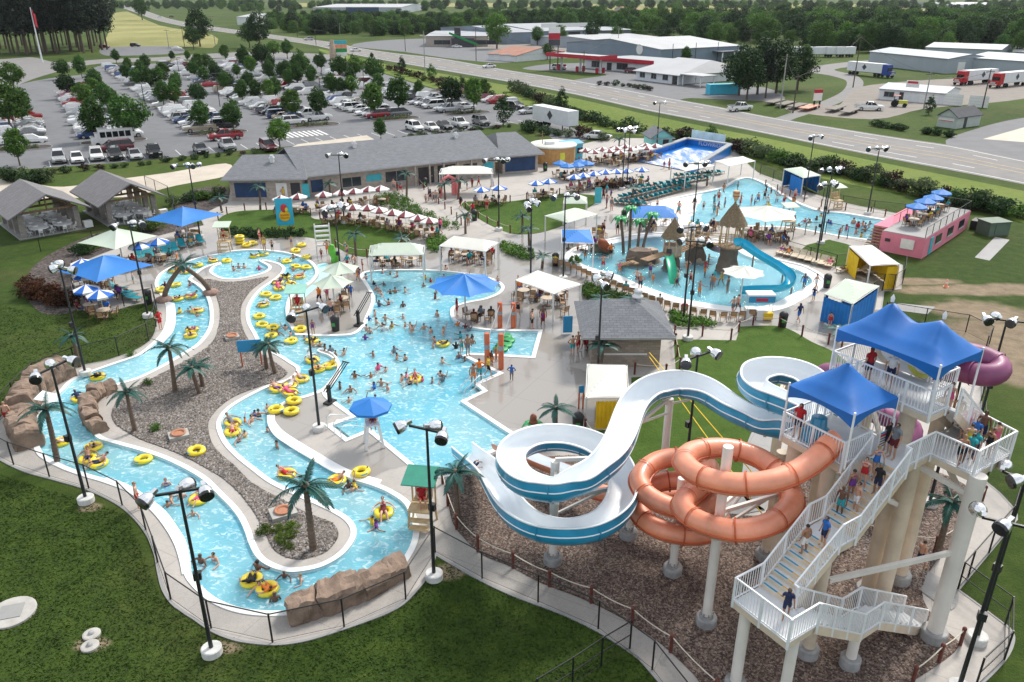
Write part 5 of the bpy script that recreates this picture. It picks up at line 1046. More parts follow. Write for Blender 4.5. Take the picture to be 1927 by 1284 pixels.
# snack hut
o,L = gable('snack_hut',at(1112,692),at(1240,692),5.4,2.75,4.3,(M_BRICKG,M_SHIN),'square snack hut with grey hipped shingle roof beside the lawn',over=0.85,hip=2.6,front=[('white',2.2,3.6,1.0,1.12)],side=[('door',0,3.0,1.0,0,2.1)])
MB().lathe([(0.33,3.7),(0.33,4.25),(0.42,4.3),(0.42,4.42),(0.3,4.5),(0.3,4.75),(0.36,4.8),(0,4.95)],12,(L*0.72,3.0,0)).build('roof_vent',M_METALW,o)
# picnic pavilions
M_PILLAR = brick_mat('pillar_block',(0.30,0.27,0.25),(0.2,0.18,0.17));M_WPLAST = pm('white_plastic',(0.76,0.76,0.76),0.06,3,0.5);M_WOOD = pm('timber',(0.26,0.16,0.09),0.3,3,0.75,0.3);PAVT = []
def make_folding():
    m = MB();m.box((0,0,0.45),(0.4,0.4,0.03)).box((0,0.2,0.75),(0.4,0.03,0.28))
    for sx in (-1,1): m.bar((sx*0.18,-0.2,0),(sx*0.18,0.2,0.9),0.03);m.bar((sx*0.18,0.2,0),(sx*0.18,-0.18,0.46),0.03)
    me = m.mesh('folding_chair');me.materials.append(M_WPLAST);return me
FOLD = make_folding()
def make_wtable():
    o = empty('banquet_table',(0,0,0));MB().lathe([(0.98,0.70),(1.0,0.73),(0.98,0.75)],20,smooth=False).build('table_top',M_WPLAST,o)
    for k in range(4): a = k*math.pi/2+0.4;MB().tube((0.5*math.cos(a),0.5*math.sin(a),0),(0.4*math.cos(a),0.4*math.sin(a),0.7),0.025,n=5).build('leg',M_METALW,o)
    return o
WT = Proto(make_wtable())
def pavilion(fl,fr,bl,lab,idx):
    """open gabled shelter; front-left, front-right and back-left slab corners (pixels)"""
    a,b,c = at(*fl),at(*fr),at(*bl);L = (b-a).length;D = (c-a).length;ang = math.atan2((b-a).y,(b-a).x);o = empty('picnic_pavilion',(a.x,a.y,0.02),ang,lab,'pavilion','picnic pavilions');s = 1 if (b-a).cross(c-a).z > 0 else -1
    MB().box((L/2,s*D/2,0.04),(L,D,0.12)).build('slab',M_WALK,o);wh,rh = 2.7,4.7
    for x in (0.6,L-0.6):
        for k in range(4): MB().box((x,s*(0.6+(D-1.2)*k/3),wh/2),(0.55,0.55,wh)).build('pillar',M_PILLAR,o)
    y0,y1 = -0.7*s,s*(D+0.7);E,F = Vector((L/2,y0,rh)),Vector((L/2,y1,rh));dn = Vector((0,0,-0.16))
    for x in (-0.8,L+0.8):
        p = [Vector((x,y0,wh-0.15)),Vector((x,y1,wh-0.15)),F,E];m = MB();m.add(p+[q+dn for q in p],[(0,1,2,3),(7,6,5,4),(0,4,5,1),(1,5,6,2),(3,7,4,0)],False);m.build('roof',M_SHINB,o)
    for k in range(4):
        y = s*(0.6+(D-1.2)*k/3);m = MB().bar((0.6,y,wh),(L-0.6,y,wh),0.15,0.22).bar((L/2,y,wh),(L/2,y,rh-0.25),0.15).bar((0.6,y,wh),(L/2,y,rh-0.3),0.12,0.2).bar((L-0.6,y,wh),(L/2,y,rh-0.3),0.12,0.2);m.build('truss',M_WOOD,o)
    M = Matrix.Rotation(ang,3,'Z');n = 0
    for i in range(2):
        for j in range(5):
            q = Vector((L*(0.33+0.36*i),s*D*(0.08+0.2*j),0.12));p = o.location+M @ q;WT.put(p,0,f'white round table, {nth(j)} from front, {"left" if i == 0 else "right"} row of the {idx} pavilion','table','white banquet tables')
            for k in range(5): a_ = 2*math.pi*k/5+0.3;f = link('folding_chair',FOLD,None,p+Vector((1.15*math.cos(a_),1.15*math.sin(a_),0)),a_-math.pi/2);tag(f,f'white folding chair at the {nth(j)} {"left" if i == 0 else "right"} table of the {idx} pavilion','folding chair',f'folding chairs in the {idx} pavilion')
    MB().box((L+0.4,s*0.6,0.4),(0.9,0.7,0.75)).build('cooler_box',M_WPLAST,o);return o
pavilion((38,453),(163,431),(2,421),'left open picnic pavilion with brown shingle gable over white tables','left');pavilion((203,427),(306,409),(160,398),'right open picnic pavilion with brown shingle gable over white tables','right')
# pink building with a roof terrace
M_PINK = pm('stucco_pink',(0.70,0.22,0.30),0.1,0.8,0.85,0.2);b0,b1 = at(1734,488),at(1819,431);bl_ = at(1657,470);dv = (b1-b0);ang = math.atan2(dv.y,dv.x);L = dv.length;W_d = (bl_-b0).length
o = empty('pink_pump_house',(b0.x,b0.y,0.02),ang,'low pink stucco building with a railed roof terrace of blue umbrellas','building');MB().box((L/2,W_d/2,1.05),(L,W_d,2.1)).build('wall',M_PINK,o);MB().box((L/2,W_d/2,2.13),(L-0.1,W_d-0.1,0.09)).build('roof_terrace',M_WALK,o)
for k in range(3): q = MB().box((4.5+k*4.0,-0.03,1.2),(1.8,0.08,0.9)).build('window',M_GLASS,o);MB().box((4.5+k*4.0,-0.08,0.72),(2.0,0.1,0.1)).build('sill',M_TRIM,q)
MB().box((2.2,-0.03,0.95),(0.9,0.07,1.8)).build('door',M_TEALP,o);MB().box((-0.08,1.6,1.25),(0.16,1.3,1.0)).build('vent_box',M_METALW,o);MB().box((-0.05,3.6,1.3),(0.1,0.5,0.3)).build('sign',M_DOOR,o);MB().box((16.5,-0.8,0.5),(1.8,1.2,1.0)).build('dumpster',M_FENCE,o)
loopz = [Vector((0.1,0.1,2.18)),Vector((L-0.1,0.1,2.18)),Vector((L-0.1,W_d-0.1,2.18)),Vector((2.5,W_d-0.1,2.18))]
for a,b in zip(loopz[:-1],loopz[1:]):
    n = max(2,int((b-a).length/2));
    for k in range(n): q = a.lerp(b,k/n);MB().tube(q,q+Vector((0,0,1.1)),0.035,n=6).build('railing_post',M_FENCE,o)
    MB().tube(a+Vector((0,0,1.08)),b+Vector((0,0,1.08)),0.03,n=5).build('top_rail',M_FENCE,o);MB().quad(a+Vector((0,0,0.1)),b+Vector((0,0,0.1)),b+Vector((0,0,1.05)),a+Vector((0,0,1.05))).build('wire_mesh',M_CHAIN,o)
for k in range(9): MB().box((0.2-0.28*(8-k)+1.6,W_d+0.75,0.12+0.235*k),(0.34,1.4,0.08)).build('step',M_WOOD,o)
# timber stairs ramp wall
MB().prism([(1.8,W_d+0.05),(L,W_d+0.05),(L,W_d+1.5),(1.8,W_d+1.5)],0.0,2.12).build('ramp_block',M_PINK,o)
tag(MB().box((0,0,0.75),(2.6,2.0,1.5)).box((0,0,1.54),(2.8,2.2,0.1)).box((0,-1.03,0.75),(1.2,0.06,1.2)).build('transformer_box',pm('utility_green',(0.10,0.15,0.11),0.15,1,0.6),None,at(1866,440),0.2),'dark green utility box on the grass beyond the pink building','utility box')
sheet('concrete_pad',outline([(1690,571,1),(1668,582,1),(1745,592,1),(1760,578,1)],1),M_WALK,0.02);sheet('footpath',outline([(1873,446,1),(1900,452,1),(1862,491,1),(1834,485,1)],1),M_WALK,0.02)
# ---- surf ride
M_SURF = pm('surf_blue',(0.01,0.20,0.62),0.15,0.4,0.3,coat=0.3);M_PAD = pm('pad_grey',(0.30,0.33,0.36),0.15,1,0.7)
sr = wroot('surf_ride',at(1290,310),'bright blue surf ride basin with a sheet of white water','surf ride');fl_,fr_,br_,bl2 = at(1187,303),at(1300,325),at(1372,292),at(1291,280)
m = MB();L_ = [];n = 14
for i in range(n+1):
    for j in range(n+1):
        u,v = i/n,j/n;p = (fl_*(1-u)+fr_*u)*(1-v)+(bl2*(1-u)+br_*u)*v;p.z = 0.15+1.0*max(0,v-0.25)**1.6;L_.append(p)
m.add(L_,[(i*(n+1)+j,(i+1)*(n+1)+j,(i+1)*(n+1)+j+1,i*(n+1)+j+1) for i in range(n) for j in range(n)],True);wpart(m,'ride_surface',M_SURF,sr)
def sheetwater():
    m,nt,b = newmat('surf_foam');v = _coord(nt);mp = nt.nodes.new('ShaderNodeMapping');mp.inputs['Scale'].default_value = (1,0.3,1);nt.links.new(v,mp.inputs[0]);nz = _noise(nt,0.9,6,mp.outputs[0]);t = nt.nodes.new('ShaderNodeBsdfTransparent');ms = nt.nodes.new('ShaderNodeMixShader');r = _ramp(nt,nz.outputs['Fac'],[(0.38,(0.05,)*3),(0.6,(0.95,)*3)]);b.inputs['Base Color'].default_value = (0.82,0.88,0.92,1);b.inputs['Roughness'].default_value = 0.4
    nt.links.new(r.outputs['Color'],ms.inputs[0]);nt.links.new(t.outputs[0],ms.inputs[1]);nt.links.new(b.outputs[0],ms.inputs[2]);nt.links.new(ms.outputs[0],nt.nodes['Material Output'].inputs['Surface']);return m
m = MB();m.add([p+Vector((0,0,0.03)) for p in L_],[(i*(n+1)+j,(i+1)*(n+1)+j,(i+1)*(n+1)+j+1,i*(n+1)+j+1) for i in range(2,n-1) for j in range(0,n-2)],True);wpart(m,'foam_sheet',sheetwater(),sr)
def slab_wall(a,b,z0,z1a,z1b,th,mat,name,root):
    d = (b-a);d.z = 0;q = Vector((-d.y,d.x,0)).normalized()*th;a,b = Vector((a.x,a.y,0)),Vector((b.x,b.y,0));U = Vector((0,0,1));m = MB()
    m.add([a+U*z0,b+U*z0,b+q+U*z0,a+q+U*z0,a+U*z1a,b+U*z1b,b+q+U*z1b,a+q+U*z1a],[(0,1,5,4),(1,2,6,5),(2,3,7,6),(3,0,4,7),(4,5,6,7)],False);return wpart(m,name,mat,root)
slab_wall(fl_,bl2,0,0.5,1.7,0.25,M_SURF,'side_wall',sr);slab_wall(bl2,br_,0,1.7,1.7,0.25,M_SURF,'back_wall',sr);slab_wall(br_,fr_,0,1.7,0.6,0.25,M_SURF,'side_wall',sr)
for a,b,z0,z1 in ((fl_,bl2,0.5,1.7),(bl2,br_,1.7,1.7),(br_,fr_,1.7,0.6)):
    A = Vector((a.x,a.y,z0+0.1));B2 = Vector((b.x,b.y,z1+0.1));wpart(MB().bar(A,B2,0.9,0.2),'padded_edge',M_PAD,sr)
def text(s,size,loc,rot,mat,parent,name='lettering'):
    cu = bpy.data.curves.new(name,'FONT');cu.body = s;cu.size = size;cu.extrude = 0.01;cu.align_x = 'CENTER';cu.align_y = 'CENTER';tmp = bpy.data.objects.new('tmp',cu);me = bpy.data.meshes.new_from_object(tmp);bpy.data.objects.remove(tmp);me.materials.clear();me.materials.append(mat);ob = link(name,me,parent)
    ob.location = Vector(loc)-(parent.location if parent is not None and parent.type == 'EMPTY' and parent.get('_b') else Vector());ob.rotation_euler = rot;return ob
wd_ = br_-bl2;wa_ = math.atan2(wd_.y,wd_.x);cmid = bl2.lerp(br_,0.6);nrm_ = Vector((wd_.y,-wd_.x,0)).normalized();text('FLOWRIDER',0.95,Vector((cmid.x,cmid.y,1.25))+nrm_*0.06,(R(90),0,wa_),M_SIGNW,sr)
bn = wroot('banner_fence',at(1335,272),'pale blue lettered banner fence behind the surf ride','banner');a,b = at(1300,276),at(1362,287);slab_wall(a,b,0.4,2.9,2.9,0.05,pm('banner_pale',(0.55,0.72,0.80),0.2,0.6,0.6),'banner',bn)
for k in range(4): q = a.lerp(b,k/3);wpart(MB().tube((q.x,q.y,0),(q.x,q.y,3.0),0.05),'post',M_STEELW,bn)
# small kiosks behind
gable('teal_shed',at(1225,285),at(1263,284),4.5,2.2,3.6,(pm('siding_teal',(0.25,0.62,0.58),0.1,1,0.7),M_SHIN),'small teal shed with grey roof behind the surf ride','shed',over=0.4,front=[('door',2.5,1.0,0,1.9)],ridge_along=False)
o = empty('round_bar_hut',at(1040,303),0.3,'round timber bar hut with a flat cream roof by the ticket block','hut');MB().lathe([(3.6,0),(3.6,2.5)],18,smooth=False).build('wall',pm('timber_ochre',(0.50,0.28,0.10),0.2,2,0.7,0.3),o);MB().lathe([(3.8,2.5),(3.9,2.62),(3.7,2.8),(0,2.85)],18).build('roof',M_CREAM,o);MB().box((-0.8,-0.6,3.0),(1.4,1.0,0.5)).build('roof_unit',M_METALW,o);MB().box((0.3,-3.6,1.3),(0.8,0.06,1.2)).build('poster',M_YSLIDE,o);MB().tube((-1.8,0,2.8),(-1.8,0,4.8),0.06).build('mast',M_WOOD,o)
o,L = gable('blue_kiosk',at(1062,303),at(1096,300),3.6,2.6,2.9,(pm('kiosk_cyan',(0.10,0.50,0.68),0.15,1,0.6),pm('kiosk_roof',(0.12,0.40,0.58),0.15,1,0.6)),'bright blue kiosk with dark serving windows beside the cafe','kiosk',over=0.15,front=[('win',1.3,1.0,1.0,1.9),('win',2.8,1.0,1.0,1.9)])
# ---- children's play structure in the wading pool
M_THATCH = pm('thatch',(0.22,0.165,0.10),0.35,6,0.95,0.9,14);M_ROCK = pm('moulded_rock',(0.17,0.125,0.095),0.35,1.2,0.9,0.8,5);M_ROCKL = pm('pale_rock',(0.42,0.33,0.26),0.25,1.5,0.9,0.5,5);M_BAMBOO = pm('bamboo',(0.55,0.40,0.22),0.25,4,0.6);M_GRNSL = pm('green_slide',(0.01,0.42,0.24),0.15,1,0.35);M_CYSL = pm('cyan_slide',(0.02,0.42,0.60),0.15,1,0.35,coat=0.3);M_MARO = pm('maroon_slide',(0.20,0.015,0.03),0.15,1,0.4)
def rockmesh(c,r,h,seed,squash=1.0,top=0.75):
    rnd = random.Random(seed);m = MB();n,k = 18,9;L = [];ph = [rnd.uniform(0,6.28) for _ in range(6)]
    for i in range(k+1):
        t = i/k
        for j in range(n):
            a = 2*math.pi*j/n;q = r*(1-(1-top)*t)*(1+0.13*math.sin(3*a+ph[0]+2*t)+0.09*math.sin(5*a+ph[1]-4*t)+0.05*math.sin(9*a+ph[2]+6*t))*(1+0.08*math.sin(7*t+ph[3]))+rnd.uniform(-0.04,0.04);L.append(Vector(c)+Vector((q*math.cos(a),q*squash*math.sin(a),h*t)))
    m.add(L,[(i*n+j,i*n+(j+1) % n,(i+1)*n+(j+1) % n,(i+1)*n+j) for i in range(k) for j in range(n)],True);m.add(L[-n:],[tuple(range(n))],False);return m
def thatch(c,r,h,seed):
    rnd = random.Random(seed);m = MB();n = 40;rows = 9;cx = Vector(c)
    for q in range(rows):
        t0 = q/rows;r0 = r*(1-t0)**0.85;r1 = r*(1-(q+1)/rows)**0.85;z0,z1 = h*t0,h*(q+1)/rows
        for j in range(n):
            a = 2*math.pi*(j+rnd.uniform(-0.3,0.3))/n;b = a+2*math.pi/n*1.25;ro = r0*(1.04+rnd.uniform(0,0.05));dz = -0.10-rnd.uniform(0,0.12)
            m.add([cx+Vector((ro*math.cos(a),ro*math.sin(a),z0+dz)),cx+Vector((ro*math.cos(b),ro*math.sin(b),z0+dz)),cx+Vector((r1*math.cos(b),r1*math.sin(b),z1+0.02)),cx+Vector((r1*math.cos(a),r1*math.sin(a),z1+0.02))],[(0,1,2,3)],False)
    return m
def hut(base_px,zrock,zfloor,zroof,rr,rroof,hroof,lab,bucket=False,walls=False):
    p = at(*base_px,-0.3);o = wroot('thatched_hut',p,lab,'play hut','thatched huts of the play structure');wpart(rockmesh(p,rr,zrock+0.3,base_px[0],0.9,0.62),'rock_base',M_ROCK,o);m = rockmesh(p+Vector((rr*0.25,-rr*0.62,0)),rr*0.55,(zrock)*0.42,base_px[0]+5,0.7,0.5);wpart(m,'pale_boulder',M_ROCKL,o)
    wpart(MB().lathe([(rr*0.95,zfloor-0.2),(rr*1.05,zfloor-0.1),(rr*1.05,zfloor),(0,zfloor)],12,(p.x,p.y,0),False),'deck',M_WOOD,o)
    for k in range(8): a = 2*math.pi*k/8+0.2;q = Vector((p.x+rr*0.95*math.cos(a),p.y+rr*0.95*math.sin(a),0));wpart(MB().tube((q.x,q.y,zfloor),(q.x,q.y,zroof+0.1),0.06,n=6),'post',M_BAMBOO,o)
    if walls:
        m = MB().lathe([(rr*0.97,zfloor),(rr*0.97,zfloor+1.0)],8,(p.x,p.y,0),False);wpart(m,'panel_wall',M_ROCKL,o);wpart(MB().box((p.x-rr*0.5,p.y-rr*0.86,zfloor+0.5),(0.5,0.1,0.5),-0.5),'porthole',M_SIGNK,o)
    else:
        for k in range(24): a = 2*math.pi*k/24;wpart(MB().tube((p.x+rr*math.cos(a),p.y+rr*math.sin(a),zfloor),(p.x+rr*math.cos(a),p.y+rr*math.sin(a),zfloor+0.9),0.025,n=5),'baluster',M_BAMBOO,o)
    wpart(thatch((p.x,p.y,zroof),rroof,hroof,base_px[1]),'thatch_roof',M_THATCH,o);wpart(MB().lathe([(rroof*0.12,zroof+hroof*0.86),(rroof*0.07,zroof+hroof*1.05),(0,zroof+hroof*1.1)],8,(p.x,p.y,0)),'finial',M_THATCH,o)
    if bucket:
        z = zroof+hroof;wpart(MB().lathe([(0.06,z-0.1),(0.1,z+0.05),(0.3,z+0.5),(0.32,z+1.0),(0.28,z+1.08)],12,(p.x,p.y,0)),'tipping_bucket',M_BAMBOO,o);wpart(MB().lathe([(0.34,z+0.55),(0.34,z+0.65)],12,(p.x,p.y,0)).lathe([(0.34,z+0.88),(0.34,z+0.96)],12,(p.x,p.y,0)),'bucket_band',M_ORDARK,o)
    return o,p
hB,pB = hut((1369,512),2.3,2.4,4.7,1.15,1.3,2.0,'tallest thatched hut on a rock, topped by a tipping bucket',True);hA,pA = hut((1262,508),1.2,1.35,3.2,0.95,1.1,1.75,'thatched hut with pale walls and a green slide',walls=True);hC,pC = hut((1308,494),1.7,1.8,2.6,1.1,0.3,0.3,'broad rock platform between the two thatched huts')
# slides and bridges of the play structure
gs = wroot('play_slide',at(1265,530),'short straight green slide below the left thatched hut','play slide');P = relax(spline3([at(1258,482,1.75),at(1262,500,1.3),at(1265,520,0.6),at(1267,535,0.05)],6),2);m = MB();flume(P,uprof(0.42,0.28,0.1),m);wpart(m,'chute',M_GRNSL,gs)
cs = wroot('play_slide',at(1480,520),'long curving cyan slide looping from the tallest hut round the play pool','play slide');P = relax(spline3([at(1385,462,3.1),at(1397,463,3.0),at(1415,478,2.5),at(1440,493,2.1),at(1462,506,1.8),at(1482,520,1.5),at(1490,534,1.2),at(1480,546,0.9),at(1455,550,0.6),at(1425,551,0.35),at(1393,553,0.1)],6),4);FRc = frames(P,R(15));m = MB();flume(P,uprof(0.42,0.38,0.16),m,fr=FRc);wpart(m,'chute',M_CYSL,cs);m = MB();flume(P,uprof(0.42,0.38,0.16,out=0.04),m,fr=FRc);wpart(m,'outer_shell',M_CYSL,cs)
for x,y,z in ((1414,513,2.3),(1471,533,1.4),(1488,556,0.8)): q = at(x,y,-0.3);wpart(MB().tube(q,(q.x,q.y,z),0.08),'support_post',M_WOOD,cs)
ms_ = wroot('play_slide',at(1330,478),'dark maroon slide behind the middle rock','play slide');P = relax(spline3([at(1322,450,2.2),at(1330,460,1.9),at(1338,471,1.2),at(1352,476,0.4)],5),1);m = MB();flume(P,uprof(0.4,0.35,0.15),m);wpart(m,'chute',M_MARO,ms_)
br = wroot('rope_bridge',at(1290,490),'bamboo bridge linking the thatched huts','bridge');zA = 1.65
for (a,b,za,zb) in ((pA,pC,1.65,2.15),(pC,pB,2.15,3.0)):
    A,B2 = Vector((a.x,a.y,za*0.82)),Vector((b.x,b.y,zb*0.82));n = 10
    for k in range(n): q = A.lerp(B2,(k+0.5)/n);wpart(MB().box(q,(0.35,1.1,0.06),math.atan2((B2-A).y,(B2-A).x)),'plank',M_WOOD,br)
    s_ = Vector((-(B2-A).y,(B2-A).x,0)).normalized()*0.55
    for sg in (-1,1): wpart(MB().tube(A+s_*sg+Vector((0,0,0.95)),B2+s_*sg+Vector((0,0,0.95)),0.04,n=5).tube(A+s_*sg+Vector((0,0,0.5)),B2+s_*sg+Vector((0,0,0.5)),0.03,n=5),'handrail',M_BAMBOO,br)
ls = wroot('play_stairs',at(1180,500),'brown stairway and low rock platform left of the huts','stairs');a,b = at(1168,505,-0.2),at(1196,480,-0.2)
wpart(rockmesh(at(1202,500,-0.3),1.6,1.7,3,0.8,0.7),'rock_base',M_ROCK,ls);wpart(rockmesh(at(1222,497,-0.3),1.1,1.6,4,0.8,0.6),'pale_boulder',M_ROCKL,ls)
for k in range(7): q = at(1166+k*4.5,500-k*1.0,-0.1+0.25*k);wpart(MB().box(q,(0.5,1.0,0.08),0.5),'step',M_WOOD,ls)
for sg in (0,1): A,B2 = at(1163,502-sg*10,0.9),at(1195,494-sg*10,2.5);wpart(MB().tube(A,B2,0.035,n=5),'handrail',M_WOOD,ls)
wpart(MB().bar(Vector((at(1212,490,1.6))),Vector((pA.x,pA.y,1.62)),1.0,0.08),'walkway',M_WOOD,ls)
def plastic_palm(px,py,h,i):
    p = at(px,py,-0.3);o = wroot('plastic_palm',p,['left slanting bright green plastic palm of the play pool','rear bright green plastic palm of the play pool','middle bright green plastic palm of the play pool','right bright green plastic palm of the play pool'][i],'palm tree','plastic palms of the play pool');ln = [-0.5,-0.1,0.1,0.8][i];pts = [p+Vector((ln*(k/8)**1.5,0,(h+0.3)*k/8)) for k in range(9)];wpart(MB().pipe(pts,[0.17-0.04*k/8 for k in range(9)],8),'trunk',M_ROCK,o)
    for k in range(6):
        a = 2*math.pi*k/6+i;m = MB();L = [];
        for t in range(7): s = t/6;c = pts[-1]+Vector((math.cos(a)*0.95*s,math.sin(a)*0.95*s,0.45*math.sin(s*2.3)-0.75*s*s));w = 0.24*math.sin(math.pi*min(1,0.15+0.85*s))+0.02;sd_ = Vector((-math.sin(a),math.cos(a),0))*w;L += [c+sd_+Vector((0,0,-0.1)),c+Vector((0,0,0.05)),c-sd_+Vector((0,0,-0.1))]
        m.add(L,[(3*t+q,3*t+q+1,3*t+q+4,3*t+q+3) for t in range(6) for q in range(2)],True);wpart(m,'frond',M_PLASTPALM,o)
plastic_palm(1173,480,3.6,0);plastic_palm(1184,474,4.4,1);plastic_palm(1199,480,3.3,2);plastic_palm(1208,480,4.0,3)
wr = wroot('spray_boat',at(1135,474),'rusty upturned boat on mossy rocks in the play pool','boat');wpart(rockmesh(at(1132,476,-0.3),1.3,1.0,9,0.8,0.5),'rock_base',pm('mossy_rock',(0.10,0.11,0.07),0.4,2,0.9,0.6),wr);A,B2 = at(1128,452,1.6),at(1147,474,0.1);m = MB();P = [A.lerp(B2,k/8) for k in range(9)];m.pipe(P,[0.15,0.38,0.5,0.55,0.56,0.54,0.48,0.35,0.2],8);wpart(m,'hull',pm('rusty_red',(0.32,0.08,0.03),0.3,2,0.7),wr)
# dumping frames, drinks cart, monkey figure post, orange climb posts, water wheel
ct = wroot('drinks_cart',at(1423,600),'white drinks cart with a pale blue sign roof by the play pool','cart');p = at(1423,600);wpart(MB().box((p.x-1.0,p.y,0.55),(1.3,1.0,1.0)),'counter',M_WPLAST,ct);wpart(MB().box((p.x+0.5,p.y-0.1,0.5),(1.4,1.0,0.9)),'cooler',M_WPLAST,ct);wpart(MB().box((p.x+1.3,p.y-0.5,0.45),(1.2,0.6,0.6)),'yellow_bin',M_YCURT,ct)
for sx in (-1.5,1.8):
    for sy in (-0.5,0.6): wpart(MB().tube((p.x+sx,p.y+sy,0),(p.x+sx,p.y+sy,2.3),0.04),'post',M_STEELW,ct)
wpart(MB().box((p.x+0.15,p.y,2.36),(3.6,1.5,0.14)),'roof',M_WPLAST,ct);sg_ = wpart(MB().box((p.x+0.15,p.y-0.77,2.02),(3.5,0.05,0.55)),'sign',M_SIGNB,ct);wpart(MB().box((p.x+0.15,p.y-0.81,2.0),(1.6,0.02,0.26)),'sign_panel',M_SIGNR,ct);ct.scale = (0.62,0.75,0.95)
for i,(x,y,ty) in enumerate(((941,617,570),(966,617,571),(917,690,628),(943,695,629))):
    p = at(x,y);h = hgt(x,y,0,ty);o = wroot('climbing_post',p,f'orange post with a grey band at the lily pad crossing, {["rear left", "rear right", "front left", "front right"][i]}','post','orange crossing posts');wpart(MB().lathe([(0.2,0),(0.2,h),(0.17,h+0.03)],14,p),'shaft',pm('post_orange',(0.55,0.13,0.05),0.15,2,0.5),o);wpart(MB().lathe([(0.207,h*0.55),(0.207,h*0.68)],14,p),'band',M_PAD,o)
nt_ = wroot('rope_net',at(940,660),'grey overhead cables strung between the orange posts','net');ps = [at(x,y) for x,y in ((941,617),(966,617),(917,690),(943,695))]
for a,b in ((0,2),(1,3),(0,1),(2,3)): wpart(MB().tube(ps[a]+Vector((0,0,2.0)),ps[b]+Vector((0,0,2.0)),0.03,n=5),'cable',M_PAD,nt_)
for i,(x,y,r_) in enumerate(((950,634,0.55),(955,642,0.6),(949,650,0.65),(942,658,0.6))): p = at(x,y,-0.04);tag(MB().lathe([(r_,0),(r_,0.12),(r_*0.9,0.16),(0,0.16)],16).build('lily_pad',M_PLASTPALM,None,p),f'green lily pad float, {nth(i)} from the far end of the crossing','float','lily pad floats')
wf = wroot('splash_wheel',at(610,495),'white slatted spill rack above the side channel','water feature');p0,p1 = at(597,480),at(624,478)
for k in range(5): a = Vector((p0.x,p0.y,1.0+0.5*k));b = Vector((p1.x,p1.y,1.0+0.5*k));wpart(MB().tube(a,b,0.12,n=8),'trough',M_WPLAST,wf)
for q in (p0,p1): wpart(MB().tube((q.x,q.y,0),(q.x,q.y,3.3),0.07),'post',M_STEELW,wf)
tag(MB().pipe([at(629,495,0)+Vector((0.15*math.sin(k),0,1.9*k/6)) for k in range(7)],[0.35,0.42,0.4,0.42,0.38,0.34,0.2],10).build('spray_post',pm('lime_green',(0.10,0.40,0.03),0.2,2,0.5)),'lime green spray post beside the side channel','spray post')
# ---- moulded rock walls along the river
from mathutils import noise
def rockwall(px,width,h,label,seed,lean=0.0):
    C = outline(px,6,False);fine = resample([Vector((p.x,p.y,0)) for p in C],0.25);base = fine[len(fine)//2];o = wroot('rock_wall',base,label,'rock wall','moulded rock walls of the river');rnd = random.Random(seed);n = len(fine);i = 0;blocks = []
    while i < n-2: j = min(n-1,i+rnd.randint(4,8));j = n-1 if n-1-j < 3 else j;blocks.append((i,j));i = j
    for bi,(i,j) in enumerate(blocks):
        hh = h*(0.8+0.35*rnd.random());ww = width*(0.88+0.24*rnd.random());L = [];K = 12;ns = 9;o3 = rnd.uniform(0,50);lf = rnd.uniform(-0.25,0.3)
        for q in range(ns+1):
            t = q/ns;f = i+(j-i)*t;k0 = int(f);k1 = min(n-1,k0+1);c = fine[k0].lerp(fine[k1],f-k0);d = (fine[min(n-1,k0+2)]-fine[max(0,k0-2)]).normalized();s_ = Vector((-d.y,d.x,0));rd = 1-0.05*(abs(2*t-1)**8)
            prof = [(-0.5,-0.1),(-0.52,0.35),(-0.50,0.7),(-0.42,0.93),(-0.2,1.0),(0.05,1.02),(0.28,0.97),(0.43,0.88),(0.5,0.65),(0.53,0.35),(0.5,0.1),(0.5,-0.1)]
            for (a,b) in prof: v_ = c+s_*(a*ww*rd)+Vector((0,0,b*hh*rd));L.append(v_+noise.noise_vector(v_*1.5+Vector((o3,0,0)))*0.24+noise.noise_vector(v_*4.0)*0.10+Vector((0,0,lf*max(0,a)*hh)))
        m = MB();m.add(L,[(q*K+k,q*K+k+1,(q+1)*K+k+1,(q+1)*K+k) for q in range(ns) for k in range(K-1)],False);m.add(L[:K],[tuple(range(K))],False);m.add(L[-K:],[tuple(range(K))[::-1]],False);wpart(m,'boulder',M_WALLROCK,o)
    return o
M_WALLROCK = pm('wall_rock',(0.25,0.18,0.135),0.4,1.4,0.95,1.0,6)
rockwall([(128,705),(95,720),(60,752),(45,785),(45,815),(60,845)],1.7,1.5,'big brown rock wall with a waterfall chute on the outer river bend',1);rockwall([(214,733),(190,745),(172,762),(167,780),(175,800),(190,817)],0.9,0.95,'curved brown stone wall on the island side of the river bend',2);rockwall([(545,1162),(590,1150),(650,1130),(700,1110),(735,1090),(757,1074)],1.15,1.15,'long brown rock wall at the near end of the river',3)
wf = wroot('waterfall',at(85,760,0.3),'white water running over the big rock wall into the river','waterfall');m = MB();A = [at(62,752,1.6),at(80,735,1.6)];B2 = [at(98,757,1.3),at(108,742,1.3)];C2 = [at(104,766,0.0),at(116,748,0.0)]
m.add(A+B2+C2,[(0,1,3,2),(2,3,5,4)],True);wpart(m,'water_sheet',sheetwater(),wf)
